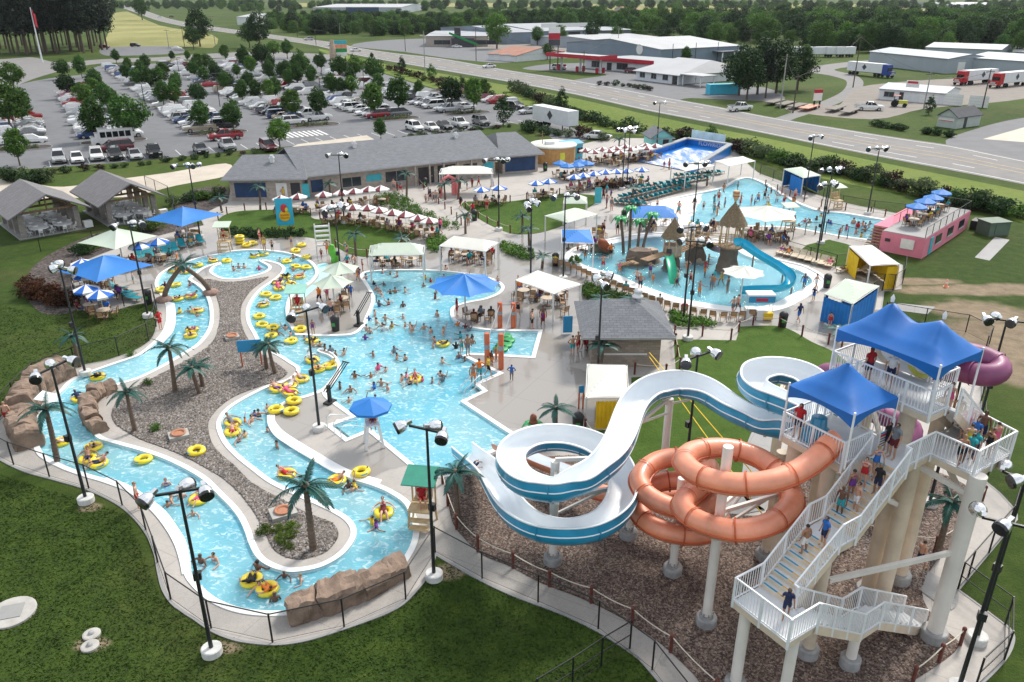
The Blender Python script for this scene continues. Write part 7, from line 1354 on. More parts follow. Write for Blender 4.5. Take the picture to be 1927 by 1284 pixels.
hedge([(1075,488),(1095,492),(1090,500),(1070,496)],0.4,20,M_LEAFB,'small green tuft at the play pool rim')
# ---- vehicles
PAINT = {'white': (0.74,0.74,0.73),'silver': (0.45,0.46,0.47),'grey': (0.16,0.165,0.17),'black': (0.012,0.012,0.014),'red': (0.30,0.012,0.02),'blue': (0.03,0.07,0.20),'tan': (0.42,0.36,0.27),'maroon': (0.12,0.01,0.018)}
PM = {k: pm('car_paint_'+k,v,0.06,1.5,0.25,metal=0.2 if k in ('silver','grey','blue') else 0.0,coat=0.8) for k,v in PAINT.items()}
M_CARGL = pm('car_glass',(0.012,0.015,0.018),0.2,2,0.06);M_TYRE = pm('tyre',(0.012,0.012,0.012),0.2,4,0.9);M_RIM = pm('alloy',(0.5,0.5,0.52),0.1,4,0.3,metal=0.8);M_HEAD = pm('headlight',(0.8,0.82,0.85),0.05,4,0.1);M_TAIL = pm('taillight',(0.35,0.01,0.01),0.1,4,0.2)
SHAPES = {   # length, width, body stations (y along the length, front at -), cabin (y0 base front, y0 top, y1 top, y1 base), belt, roof
 'sedan': (4.6,1.8,[(-2.3,0.35,0.62),(-2.1,0.22,0.74),(-1.0,0.2,0.88),(0.9,0.2,0.93),(1.9,0.22,0.95),(2.3,0.34,0.78)],(-1.05,-0.25,0.95,1.65),0.9,1.42),'suv': (4.8,1.92,[(-2.4,0.42,0.8),(-2.2,0.28,0.95),(-1.2,0.26,1.08),(1.6,0.26,1.12),(2.3,0.28,1.1),(2.4,0.4,0.9)],(-1.2,-0.5,1.95,2.3),1.08,1.75),
 'minivan': (5.0,1.95,[(-2.5,0.38,0.7),(-2.3,0.24,0.9),(-1.6,0.22,1.02),(1.8,0.22,1.05),(2.4,0.24,1.05),(2.5,0.36,0.85)],(-1.75,-0.7,2.1,2.42),1.02,1.76),'pickup': (5.7,1.98,[(-2.85,0.48,0.95),(-2.7,0.36,1.08),(-1.5,0.34,1.15),(0.7,0.34,1.15),(2.75,0.36,1.12),(2.85,0.48,0.95)],(-1.45,-0.75,0.45,0.75),1.15,1.85)}
def car_parts(kind):
    L,W,st,(c0,c1,c2,c3),belt,roof = SHAPES[kind];hw = W/2;b = MB();R_ = []
    for y,z0,z1 in st:
        f = 0.86 if abs(y) > L/2-0.12 else 0.98;w = hw*f;R_ += [Vector(q) for q in ((-w*0.9,y,z0),(-w,y,z0+0.12),(-w,y,z0+(z1-z0)*0.7),(-w*0.88,y,z1),(w*0.88,y,z1),(w,y,z0+(z1-z0)*0.7),(w,y,z0+0.12),(w*0.9,y,z0))]
    n = 8;b.add(R_,[(i*n+j,(i+1)*n+j,(i+1)*n+(j+1) % n,i*n+(j+1) % n) for i in range(len(st)-1) for j in range(n)],False);b.add(R_[:n],[tuple(range(n))],False);b.add(R_[-n:],[tuple(range(n))[::-1]],False)
    rw,bw = hw*0.70,hw*0.86;b.add([(-rw,c1,roof-0.03),(rw,c1,roof-0.03),(rw,c2,roof-0.03),(-rw,c2,roof-0.03),(-rw*0.9,c1+0.1,roof),(rw*0.9,c1+0.1,roof),(rw*0.9,c2-0.1,roof),(-rw*0.9,c2-0.1,roof)],[(4,5,6,7),(0,1,5,4),(1,2,6,5),(2,3,7,6),(3,0,4,7)],False)
    for sx in (-1,1):
        for (ya,yb) in ((c0,c1),(c3,c2),((c0+c3)/2+0.1,(c1+c2)/2+0.05)): b.bar((sx*bw*1.0,ya,belt-0.02),(sx*rw*1.0,yb,roof-0.03),0.07,0.07)
    if kind == 'pickup':
        b.f = [f for f in b.f];b.box((0,1.8,1.17),(W*0.94,0.06,0.06));
        for sx in (-1,1): b.box((sx*hw*0.92,1.8,1.2),(0.1,2.0,0.12))
    g = MB();T_ = [(-rw,c1,roof-0.04),(rw,c1,roof-0.04),(rw,c2,roof-0.04),(-rw,c2,roof-0.04),(-bw,c0,belt-0.02),(bw,c0,belt-0.02),(bw,c3,belt-0.02),(-bw,c3,belt-0.02)];g.add(T_,[(0,1,5,4),(1,2,6,5),(2,3,7,6),(3,0,4,7)],False)
    if kind == 'pickup': g.cur = 0;g.box((0,1.8,1.12),(W*0.8,1.9,0.08))
    r = 0.33 if kind in ('sedan','minivan') else 0.38;wh = MB();wh.pipe([(-0.11,0,0),(0.11,0,0)],[r,r],14);rim = MB();rim.pipe([(-0.116,0,0),(0.116,0,0)],[r*0.62,r*0.62],10)
    wy = L*0.31;pos = [(sx*(hw-0.1),y,r) for sx in (-1,1) for y in (-wy,wy)];hz = st[1][2]-0.2;return b,g,wh,rim,pos,L,hw,hz
CARS = {};FAR = {}
for kd in SHAPES:
    b,g,wh,rim,pos,L,hw,hz = car_parts(kd);o = empty('parked_car',(0,0,0));bo = b.build('body',PM['white'],o);g.build('windows',M_CARGL,o);wm,rm = wh.mesh('tyre'),rim.mesh('rim');wm.materials.append(M_TYRE);rm.materials.append(M_RIM)
    for q in pos: w = link('wheel',wm,o,q);link('rim',rm,w)
    for sx in (-1,1): MB().box((sx*hw*0.62,-L/2+0.03,hz),(hw*0.4,0.14,0.14)).build('headlight',M_HEAD,o);MB().box((sx*hw*0.72,L/2-0.03,hz+0.05),(hw*0.28,0.12,0.16)).build('taillight',M_TAIL,o)
    MB().box((0,-L/2+0.0,0.5),(hw*1.0,0.05,0.16)).build('grille',M_TYRE,o);CARS[kd] = Proto(o)
    j = MB();j.v,j.f,j.m,j.sm = list(b.v),list(b.f),list(b.m),list(b.sm)
    def app(src,mi,off=(0,0,0)):
        o_ = len(j.v);j.v += [(v[0]+off[0],v[1]+off[1],v[2]+off[2]) for v in src.v];j.f += [[o_+i for i in f] for f in src.f];j.m += [mi]*len(src.f);j.sm += src.sm
    app(g,1);[app(wh,2,q) for q in pos];hm = MB();[hm.box((sx*hw*0.62,-L/2+0.03,hz),(hw*0.4,0.14,0.14)) for sx in (-1,1)];app(hm,3);tm = MB();[tm.box((sx*hw*0.72,L/2-0.03,hz+0.05),(hw*0.28,0.12,0.16)) for sx in (-1,1)];app(tm,4);FAR[kd] = {}
    for c in PM: me = j.mesh('parked_car') if c == 'white' else FAR[kd]['white'].copy();me.materials.clear();[me.materials.append(q) for q in (PM[c],M_CARGL,M_TYRE,M_HEAD,M_TAIL)];FAR[kd][c] = me
COLS = ['white']*36+['silver']*17+['black']*14+['grey']*12+['red']*9+['blue']*6+['tan']*3+['maroon']*3;KINDS_ = ['sedan']*38+['suv']*38+['minivan']*10+['pickup']*14
def car_near(p,rz,kd,col,label,group,nm=None,scale=None):
    o = CARS[kd].put(p,rz,label,'car' if kd != 'pickup' else 'pickup',group,scale);bo = [c for c in o.children if c.name.startswith('body')][0];bo.material_slots[0].link = 'OBJECT';bo.material_slots[0].material = PM[col]
    if nm: o.name = nm
    return o
def car_far(p,rz,kd,col,label,group,nm='parked_car'): return tag(link(nm,FAR[kd][col],None,p,rz),label,'car' if kd != 'pickup' else 'pickup',group)
A30 = R(30.5);E1v = Vector((math.cos(A30),math.sin(A30),0));E2v = Vector((-math.sin(A30),math.cos(A30),0));LO = at(90,316)
def LP(u,v,z=0.025): return Vector((LO.x,LO.y,0))+E1v*u+E2v*v+Vector((0,0,z))
SC = 1.08
for i,(x,y,kd,c) in enumerate([(112,305,'suv','silver'),(146,304,'sedan','white'),(183,300,'suv','white'),(218,299,'suv','black'),(254,298,'sedan','silver'),(291,293,'pickup','black'),(378,287,'sedan','black'),(428,281,'pickup','silver'),(780,246,'suv','white'),(811,245,'sedan','white'),(836,242,'sedan','black'),(862,239,'pickup','white'),(905,235,'suv','grey')]): car_near(at(x,y,0.025),A30+random.uniform(-0.04,0.04),kd,c,f'{c} {kd if kd != "suv" else "SUV"}, {nth(i)} from the left in the front parking row','cars in the front parking row',None,(SC,)*3)
car_near(at(425,263,0.025),A30-R(90),'pickup','red','red pickup parked across the row ends below two trees','cars by the row ends',None,(SC,)*3);car_near(at(220,284,0.025),A30-R(85),'minivan','maroon','maroon minivan passing in front of the small white bus','cars by the row ends',None,(SC,)*3);car_near(at(505,283,0.025),A30,'suv','maroon','maroon SUV half hidden by the tree at the entry plaza','cars by the row ends',None,(SC,)*3)
M_ISLE = M_BED;RC = 0;lamp_rows = []
rowlab = ['leftmost','second','third','fourth','fifth','sixth','rightmost']
for ri,uc in enumerate([-4.0,11.5,29.8,48.5,66.5,84.0,101.0]):
    vmax = [60,120,190,200,190,130,70][ri];lines = (-2.75,2.75) if ri < 6 else (-2.75,)
    for vi,v0 in enumerate([20.5,64,112,152]):
        if v0 > vmax: continue
        q = [LP(uc-4.6,v0-1.9),LP(uc+4.6,v0-1.9),LP(uc+4.6,v0+1.9),LP(uc-4.6,v0+1.9)];loop = smooth([(p.x,p.y) for p in q],5);sheet('planting_island',loop,M_ISLE,0.05);m = MB();ribbon(m,loop,-0.02,0.15,0.0,0.14);tag(m.build('island_kerb',M_WALK),kind='structure')
        c = LP(uc,v0);me_h = crown_mesh('island_shrubs',lambda r,c=c: ((r.uniform(-3.6,3.6),r.uniform(-1.1,1.1),r.uniform(0.15,0.5)),1),46,16,0.16,ri*10+vi,M_LEAF if vi else M_LEAFG,0.4);o = link('hedge',me_h,None,c,A30);tag(o,f'low green shrubs on the {nth(vi)} planting island from the near end of the {rowlab[ri]} car row','shrubs','shrubs on parking islands')  # loose low shrubs with gaps between them, no clipped hedge
    for vi,v0 in enumerate([64,88,112,132,152] if 0 < ri < 6 else [40]):
        for du in (-3,3):
            if v0 < vmax+5 and random.random() < 0.6: s = random.uniform(0.7,0.95);TREES['oval%d' % random.randrange(3)].put(LP(uc+du+random.uniform(-0.6,0.6),v0+random.uniform(-1,1)),v0,f'green tree standing {nth(vi)} up the {"left" if du < 0 else "right"} side of the {rowlab[ri]} car row','tree','parking lot trees',s)
    for li,du in enumerate(lines):
        v = 24.0;k = 0
        while v < vmax:
            if any(abs(v-i_) < 3.4 for i_ in (20.5,64,112,152)): v += 2.75;continue
            dens = 0.80 if v < 62 else (0.68 if v < 110 else 0.42)
            if random.random() < dens:
                p = LP(uc+du+random.uniform(-0.25,0.25),v);kd,c = random.choice(KINDS_),random.choice(COLS);rz = A30+(R(90) if random.random() < 0.7 else R(-90))*(1 if du > 0 else -1)+random.uniform(-0.03,0.03);lab = f'{c} {kd if kd != "suv" else "SUV"}, {nth(k)} from the near end, {"left" if du < 0 else "right"} side of the {rowlab[ri]} car row'
                if v < 46 and ri in (1,2,3,4,5): car_near(p,rz,kd,c,lab,f'cars in the {rowlab[ri]} double row',None,(SC,)*3)
                else: car_far(p,rz,kd,c,lab,f'cars in the {rowlab[ri]} double row').scale = (SC,)*3
                k += 1;RC += 1
            v += 2.75
        # stall lines
        m = MB();v = 22.6
        while v < vmax: a,b_ = LP(uc+du-2.6,v,0.027),LP(uc+du+2.6,v,0.027);d = E2v*0.06;m.quad(a-d,b_-d,b_+d,a+d);v += 2.75
        tag(m.build('stall_marking',M_PAINT),kind='structure')
m = MB()
for k in range(33): a,b_ = LP(k*2.75+0.4,0.6,0.027),LP(k*2.75+0.4,5.8,0.027);d = E1v*0.06;m.quad(a-d,b_-d,b_+d,a+d)
tag(m.build('stall_marking',M_PAINT),kind='structure');m = MB()
for k in range(11): a,b_ = LP(38.0+k*0.95,8.0,0.027),LP(38.0+k*0.95,14.5,0.027);d = E1v*0.22;m.quad(a-d,b_-d,b_+d,a+d)
tag(m.build('crossing_marking',M_PAINT),kind='structure')
for i,(x,y,kd,c) in enumerate([(197,91,'suv','maroon'),(333,93,'sedan','white'),(255,88,'suv','black')]): car_far(at(x,y,0.03),1.6,kd,c,f'{c} {"SUV" if kd=="suv" else kd}, {["by the pine grove edge", "at the right of the far strip lot", "alone on the far dry lot"][i]}','cars on the far strip lot')
# bus
o = empty('shuttle_bus',LP(11.0,16.5),A30-R(90),'small white shuttle bus with dark windows at the row end','bus');MB().box((0,0.6,1.75),(2.4,5.6,2.5)).build('body',PM['white'],o);MB().box((0,-2.7,1.05),(2.1,1.6,1.3)).box((0,-2.35,1.85),(2.0,0.9,0.9)).build('cab',PM['white'],o);MB().box((0,-2.83,1.9),(1.7,0.1,0.6)).build('windscreen',M_CARGL,o)
for k in range(5):
    for sx in (-1.21,1.21): MB().box((sx,-1.5+k*1.02,2.05),(0.04,0.85,0.95)).build('window',M_CARGL,o)
for sx in (-1,1):
    for y in (-2.5,2.0): w = link('wheel',bpy.data.meshes['tyre'],o,(sx*1.05,y,0.4));w.scale = (1.6,1.15,1.15)
for i,(u,v) in enumerate([(20.5,45),(38.5,60),(57.5,42),(75.5,62),(39,115),(75,120)]): o = empty('lot_lamp',LP(u,v),0.4,f'thin dark parking lot lamp, {nth(i)} in the lot from near left','lamp post','parking lot lamps');MB().tube((0,0,0),(0,0,7.5),0.09,0.07).build('pole',M_POLE,o);MB().box((0.5,0,7.5),(0.9,0.35,0.14)).box((-0.5,0,7.5),(0.9,0.35,0.14)).build('lamp_head',M_POLE,o)
# road traffic
for i,(x,y,kd,c) in enumerate([(1392,209,'pickup','white'),(920,128,'sedan','white'),(670,97,'sedan','white'),(581,76,'suv','silver'),(625,87,'sedan','white'),(300,33,'sedan','white'),(323,33,'suv','maroon'),(350,47,'sedan','white')]): car_near(at(x,y,0.035),-R(62)+R(0 if i % 2 else 180),kd,c,f'{c} {"SUV" if kd=="suv" else kd} driving on the highway, {nth([7,6,5,3,4,0,1,2][i])} from the left','cars on the highway','car')
car_near(at(996,214,0.025),R(-60),'sedan','silver','silver sedan left of the white semi-trailer','cars near the trailer');car_near(at(965,206,0.025),R(60),'suv','black','black SUV at the right lot corner','cars near the trailer');car_near(at(1125,262,0.025),R(70),'sedan','white','white sedan behind the maroon umbrellas','cars near the trailer');car_near(at(1635,208,0.03),R(80),'pickup','white','white pickup beside the flatbed trailers','cars across the highway');car_near(at(1052,131,0.03),R(75),'suv','white','white SUV under the petrol station roof','cars across the highway');car_near(at(1190,138,0.03),R(75),'suv','maroon','dark red SUV beside the petrol shop','cars across the highway');car_near(at(860,90,0.03),R(75),'sedan','white','white sedan in front of the black and lime shop','cars across the highway')
print('parked cars',RC)
# ================================================================== PEOPLE AND TUBES
SKIN = [pm('skin_%d' % i,c,0.08,4,0.55) for i,c in enumerate([(0.58,0.34,0.25),(0.50,0.28,0.19),(0.34,0.17,0.10),(0.14,0.065,0.04)])];HAIR = [pm('hair_%d' % i,c,0.3,8,0.6) for i,c in enumerate([(0.012,0.009,0.008),(0.03,0.018,0.012),(0.09,0.05,0.025),(0.28,0.18,0.08)])]
CLO = {n: pm('cloth_'+n.replace(' ','_'),c,0.12,4,0.8) for n,c in {'navy': (0.012,0.02,0.07),'black': (0.012,0.012,0.014),'red': (0.45,0.015,0.02),'blue': (0.02,0.13,0.45),'teal': (0.02,0.32,0.36),'pink': (0.65,0.10,0.22),'orange': (0.75,0.20,0.03),'white': (0.72,0.72,0.72),'grey': (0.16,0.18,0.21),'yellow': (0.70,0.50,0.04),'purple': (0.15,0.04,0.25),'maroon': (0.14,0.012,0.02)}.items()}
V3 = Vector
def pose(kind):
    J = {'pel': (0,0,.93),'che': (0,0,1.25),'nec': (0,0,1.45),'hed': (0,-.01,1.56),'top': (0,0,1.66)}
    for s,n in ((-1,'l'),(1,'r')): J.update({'sh'+n: (s*.18,0,1.38),'el'+n: (s*.25,.02,1.10),'wr'+n: (s*.26,-.06,.86),'hp'+n: (s*.10,0,.88),'kn'+n: (s*.11,-.02,.48),'an'+n: (s*.11,.02,.08),'to'+n: (s*.13,-.15,.04)})
    U = J.update
    if kind == 'walk': U({'knl': (-.11,-.20,.50),'anl': (-.11,-.24,.09),'tol': (-.12,-.42,.08),'knr': (.11,.05,.47),'anr': (.11,.30,.14),'tor': (.12,.20,.02),'wrl': (-.27,.15,.90),'ell': (-.24,.12,1.12),'wrr': (.27,-.28,.95),'elr': (.25,-.08,1.10)})
    if kind == 'akimbo': U({'ell': (-.42,.06,1.14),'wrl': (-.20,-.06,.98),'elr': (.42,.06,1.14),'wrr': (.20,-.06,.98)})
    if kind == 'wade': U({'ell': (-.42,-.10,1.22),'wrl': (-.55,-.30,1.22),'elr': (.40,-.16,1.18),'wrr': (.42,-.42,1.20)})
    if kind == 'reach': U({'elr': (.33,-.06,1.58),'wrr': (.36,-.14,1.84),'ell': (-.40,-.10,1.20),'wrl': (-.50,-.30,1.18)})
    if kind in ('sit','float','lie'):
        U({'pel': (0,.05,.14),'che': (0,.12,.46),'nec': (0,.13,.66),'hed': (0,.10,.77),'top': (0,.11,.87)})
        for s,n in ((-1,'l'),(1,'r')): U({'sh'+n: (s*.18,.12,.58),'el'+n: (s*.27,.02,.34),'wr'+n: (s*.20,-.20,.24),'hp'+n: (s*.10,0,.12),'kn'+n: (s*.13,-.42,.12),'an'+n: (s*.13,-.46,-.32),'to'+n: (s*.14,-.62,-.36)})
        if kind != 'sit':
            U({'che': (0,.34,.32),'nec': (0,.48,.46),'hed': (0,.56,.54),'top': (0,.63,.62)})
            for s,n in ((-1,'l'),(1,'r')): U({'sh'+n: (s*.18,.44,.38),'el'+n: (s*.44,.34,.26),'wr'+n: (s*.58,.10,.20),'kn'+n: (s*.15,-.40,.24),'an'+n: (s*.18,-.72,.02),'to'+n: (s*.2,-.84,.08)})
    return {k: V3(v) for k,v in J.items()}
RAD = {'pel': (.145,.10),'che': (.155,.105),'nec': (.058,.058),'hed': (.082,.098),'top': (.060,.070),'sh': (.060,)*2,'el': (.042,)*2,'wr': (.029,)*2,'hp': (.092,)*2,'kn': (.058,)*2,'an': (.040,)*2,'to': (.034,.025)}
BON = [('pel','che'),('che','nec'),('nec','hed'),('hed','top')]+[(a+n,b+n) for n in 'lr' for a,b in (('sh','el'),('el','wr'),('hp','kn'),('kn','an'),('an','to'))]+[('che','shl'),('che','shr'),('pel','hpl'),('pel','hpr')]
def person_meshes(kind,hands=True):
    J = pose(kind);names = list(J);vs = [J[n] for n in names];es = [(names.index(a),names.index(b)) for a,b in BON];rad = [RAD.get(n,RAD.get(n[:2])) for n in names]
    for n,sg in (('l',-1),('r',1)) if hands else ():   # hands: palm, four fingers and a thumb leaving its side
        w = J['wr'+n];d = (w-J['el'+n]).normalized();sd = d.cross(V3((0,1,0.2))).normalized();bk = d.cross(sd);pi = len(vs);vs.append(w+d*.07);rad.append((.036,.02));es.append((names.index('wr'+n),pi))
        for k in range(4): a = vs[pi]+sd*(k-1.5)*.019+d*.035;b = a+d*.034*(1.0,1.15,1.1,.85)[k]+bk*.006;c = b+d*.022+bk*.018;i = len(vs);vs += [a,b,c];rad += [(.0095,)*2,(.009,)*2,(.0075,)*2];es += [(pi,i),(i,i+1),(i+1,i+2)]
        i = len(vs);vs += [w+d*.04+sd*.038,w+d*.07+sd*.055+bk*.012];rad += [(.011,)*2,(.009,)*2];es += [(pi,i),(i,i+1)]
    me = bpy.data.meshes.new('p');me.from_pydata(vs,es,[]);o = bpy.data.objects.new('p',me);COL.objects.link(o);sm = o.modifiers.new('s','SKIN');sm.use_smooth_shade = True
    for i,d in enumerate(me.skin_vertices[0].data): d.radius = rad[i];d.use_root = (i == 0)
    o.modifiers.new('u','SUBSURF').levels = 1 if hands else 0;dg = bpy.context.evaluated_depsgraph_get();ev = bpy.data.meshes.new_from_object(o.evaluated_get(dg));bpy.data.objects.remove(o);V = [v.co.copy() for v in ev.vertices];N = [v.normal.copy() for v in ev.vertices];F = [list(p.vertices) for p in ev.polygons]
    def near_bone(c):
        best = None
        for a,b in BON:
            A,B2 = J[a],J[b];ab = B2-A;t = max(0,min(1,(c-A).dot(ab)/ab.length_squared));q = (c-A-ab*t).length-RAD.get(a,RAD.get(a[:2]))[0]*.6
            if best is None or q < best[0]: best = (q,a,b,t)
        return best
    reg = []
    for f in F:
        c = sum((V[i] for i in f),V3())/len(f);q = near_bone(c);reg.append((q[1][:2],q[2][:2],q[3],c))
    fd = V3((0,-1,0)) if kind in ('stand','walk','akimbo','wade','reach','sit') else V3((0,-.6,.6));H = J['hed']
    def sub(nm,test,off):
        fs = [f for f,r in zip(F,reg) if test(*r)];ids = {};vv = []
        for f in fs:
            for i in f:
                if i not in ids: ids[i] = len(vv);vv.append(tuple(V[i]+N[i]*off))
        m = bpy.data.meshes.new(nm);m.from_pydata(vv,[],[[ids[i] for i in f] for f in fs]);m.polygons.foreach_set('use_smooth',[True]*len(fs));m.update();return m
    torso = lambda a,b: (a,b) in (('pe','ch'),('ch','ne'),('ch','sh'));hips = lambda a,b,t: (a,b) == ('pe','hp') or ((a,b) == ('hp','kn') and t < .75) or ((a,b) == ('pe','ch') and t < .15)
    S = {'swim_shorts': sub('swim_shorts',lambda a,b,t,c: hips(a,b,t),.014),'shirt': sub('shirt',lambda a,b,t,c: torso(a,b) or ((a,b) == ('sh','el') and t < .6),.016),'swimsuit': sub('swimsuit',lambda a,b,t,c: (torso(a,b) and not ((a,b) == ('ch','ne') and t > .6) and b != 'sh') or (a,b) == ('pe','hp'),.010),'hair': sub('hair',lambda a,b,t,c: (a,b) in (('he','to'),('ne','he')) and (c-H).dot(fd) < .045 and (c-H).dot(V3((0,0,1)))+(-.02 if (c-H).dot(fd) < 0 else -.05) > -.06,.02)}
    bm = MB();bm.v = [tuple(v) for v in V];bm.f = F;bm.m = [0]*len(F);bm.sm = [True]*len(F);up = (J['top']-J['nec']).normalized();sx = V3((1,0,0));bm.ball(H+fd*.105-up*.01,(.014,.022,.026),6,4);bm.ball(H+sx*.088,(.012,.022,.03),6,4);bm.ball(H-sx*.088,(.012,.022,.03),6,4);bm.cur = 1
    for s in (-1,1): bm.ball(H+fd*.088+sx*s*.034+up*.015,.011,6,4)
    bm.ball(H+fd*.092-up*.055,(.026,.012,.008),6,4);return bm.mesh('person'),S
CR = {'v': [],'f': [],'m': [],'mats': []}
def crowd_add(me,M,mats):
    o_ = sum(len(a) for a in CR['v']);n = len(me.vertices);a = np.empty(n*3);me.vertices.foreach_get('co',a);a = a.reshape(-1,3) @ np.array(M.to_3x3()).T+np.array(M.translation);CR['v'].append(a);ix = []
    for m in mats:
        if m not in CR['mats']: CR['mats'].append(m)
        ix.append(CR['mats'].index(m))
    for p in me.polygons: CR['f'].append([o_+i for i in p.vertices]);CR['m'].append(ix[min(p.material_index,len(ix)-1)])
PMESH = {k: person_meshes(k) for k in ('stand','walk','akimbo','wade','reach','sit','float')};PFAR = {k: person_meshes(k,False) for k in ('stand','walk','akimbo','wade','reach','sit','float')}
def person(p,rz,kind,label,group,skin=None,outfit=None,top=None,low=None,hair=None,sc=1.0,far=False):
    skin = random.choice([0,0,0,1,1,2,2,3]) if skin is None else skin
    if far:
        me,S = PFAR[kind];M = Matrix.Translation(p) @ Matrix.Rotation(rz,4,'Z') @ Matrix.Scale(sc,4);h = HAIR[random.choice([0,0,1,2])];crowd_add(me,M,[SKIN[skin],h]);crowd_add(S['hair'],M,[h])
        for nm,c in ([('swimsuit',top)] if outfit == 'suit' else [('swim_shorts',low)]+([('shirt',top)] if outfit == 'shirt' else [])): crowd_add(S[nm],M,[CLO[c]])
        return
    me,S = PMESH[kind];o = link('person',me,None,p,rz);o.scale = (sc,)*3
    if not me.materials: me.materials.append(SKIN[0]);me.materials.append(HAIR[0])
    o.material_slots[0].link = 'OBJECT';o.material_slots[0].material = SKIN[skin]
    def wear(nm,mt):
        c = link(nm,S[nm],o)
        if not S[nm].materials: S[nm].materials.append(mt)
        c.material_slots[0].link = 'OBJECT';c.material_slots[0].material = mt
    wear('hair',HAIR[hair if hair is not None else random.choice([0,0,1,1,2,3])])
    if outfit == 'suit': wear('swimsuit',CLO[top])
    else:
        wear('swim_shorts',CLO[low])
        if outfit == 'shirt': wear('shirt',CLO[top])
    return tag(o,label,'person',group)
def crowd(pts,kinds,where,group,z=0.05,kid=0.35,rz=None,zk=None,far=False):
    for i,(x,y) in enumerate(sorted(pts)):
        kind = random.choice(kinds);sc = random.uniform(.68,.85) if random.random() < kid else random.uniform(.94,1.06);of = random.choice(['bare','bare','shirt','suit','suit']);top,low = random.choice(list(CLO)),random.choice(['navy','black','red','blue','teal','grey','maroon','orange'])
        p = at(x,y,z if zk is None else -0.09);zz = z if zk is None else zk*sc+(-0.09);p.z = zz;what = {'bare': f'bare-chested person in {low} swim shorts','shirt': f'person in a {top} swim shirt','suit': f'person in a {top} swimsuit'}[of]
        person(p,random.uniform(0,6.28) if rz is None else rz+random.uniform(-.4,.4),kind,f'{what}, {nth(i)} from the left {where}',group,None,of,top,low,None,sc,far)
q6 = lambda ox,oy,L: [(ox+x/4.81,oy+y/4.81) for x,y in L]
main = q6(640,480,[(385,165),(455,180),(520,195),(235,220),(305,270),(395,275),(330,320),(355,335),(370,370),(455,350),(500,345),(590,340),(775,215),(818,245),(757,290),(940,210),(955,140),(870,340),(862,395),(1150,220),(1185,245),(1345,265),(355,465),(440,450),(570,470),(880,555),(570,575),(410,590),(315,550),(260,590),(330,625),(240,685),(270,710),(385,670),(400,685),(470,660),(590,650),(635,665),(655,690),(760,675),(822,705),(935,710),(1065,640),(1135,665),(1165,690),(1090,750),(1195,755),(1200,800),(855,795),(845,840),(1050,845),(1075,935),(1130,960),(925,985),(490,885),(590,955),(515,945),(300,915),(228,765),(35,905),(345,1040),(415,1060),(280,1110),(135,1110),(375,1180),(310,1210),(430,1220),(95,1240),(600,1110),(560,1140),(630,1170),(690,1140),(745,1145),(835,1155),(910,1110),(930,1145)])+q6(400,640,[(1155,440),(1250,470),(1235,565),(1405,600),(1475,550),(1020,95),(1070,110),(1115,140),(1195,130),(975,60)])
crowd(main,['wade','wade','stand','reach'],'in the main pool','swimmers in the main pool',zk=-1.1)
riv = q6(400,640,[(495,620),(385,685),(420,690),(355,740),(295,740),(500,830),(240,920),(295,880),(585,975)])+q6(200,900,[(545,70),(560,260),(590,210),(690,180),(785,340),(860,765),(980,750),(1375,825),(1615,900),(1765,930),(1530,1110),(1390,1010)])+q6(500,900,[(750,85),(805,85),(785,120),(970,415),(1000,440)])+q6(280,430,[(285,765),(360,760),(440,800),(375,520),(150,525),(815,360),(865,360),(770,385),(1000,375),(1190,295),(1310,275),(1310,385),(1240,920),(1120,960),(1165,965),(1285,970),(1410,1010),(1490,1070),(1550,1060)])
crowd(riv,['wade','wade','reach','stand'],'in the lazy river','waders in the lazy river',zk=-1.15)
crowd(q6(1260,360,[(400,140),(440,100),(495,170),(440,180),(645,100),(635,150),(735,150),(765,150),(795,120),(855,95),(880,140),(870,40),(915,45),(1010,55),(965,125),(1045,100),(1115,150),(1030,130),(400,225),(425,245),(615,240),(885,215)]),['wade','stand','reach','walk'],'at the shallow end of the wave pool','people in the shallow wave pool',-0.45)
crowd(q6(1260,360,[(1350,185),(1435,210),(1225,280),(1265,290),(1135,250),(1170,315),(1330,265),(1435,290),(1455,300),(1370,235),(1665,280),(1705,315),(1770,325),(1750,305),(1810,300),(1600,340),(1560,345),(1545,360),(1685,375),(1770,360),(1735,410),(1850,350)]),['wade','reach','stand'],'at the deep end of the wave pool','swimmers in the deep wave pool',zk=-1.15,far=True)
crowd(q6(1260,360,[(345,705),(315,785),(400,870),(465,860),(520,930),(375,905),(265,960),(185,870),(65,880),(155,760),(1210,900)])+q6(1040,380,[(455,620),(525,520),(605,660),(760,760),(790,805),(880,690),(905,750),(875,570),(295,530),(225,470),(1125,780)]),['stand','walk','wade','akimbo'],'standing in the play pool','people in the play pool',-0.33)
crowd(q6(760,600,[(525,325),(580,335),(795,430),(835,385),(630,600),(685,560),(765,525),(975,560),(1525,330),(1575,305),(1635,295),(1665,300),(1160,95),(1255,60)])+q6(640,480,[(175,215),(205,145),(125,145),(70,130),(915,95),(1425,295),(1610,310),(1740,665),(1835,635),(1610,570)]),['stand','walk','akimbo'],'on the deck round the main pool','people on the main pool deck')
crowd(q6(1260,360,[(570,1110),(610,1110),(1165,1185),(1445,1235),(1315,910),(1300,990),(220,205),(305,175),(80,215)])+q6(1040,380,[(465,290),(585,300),(1140,110),(945,60)]),['stand','walk','akimbo'],'on the deck round the play pool','people on the play pool deck')
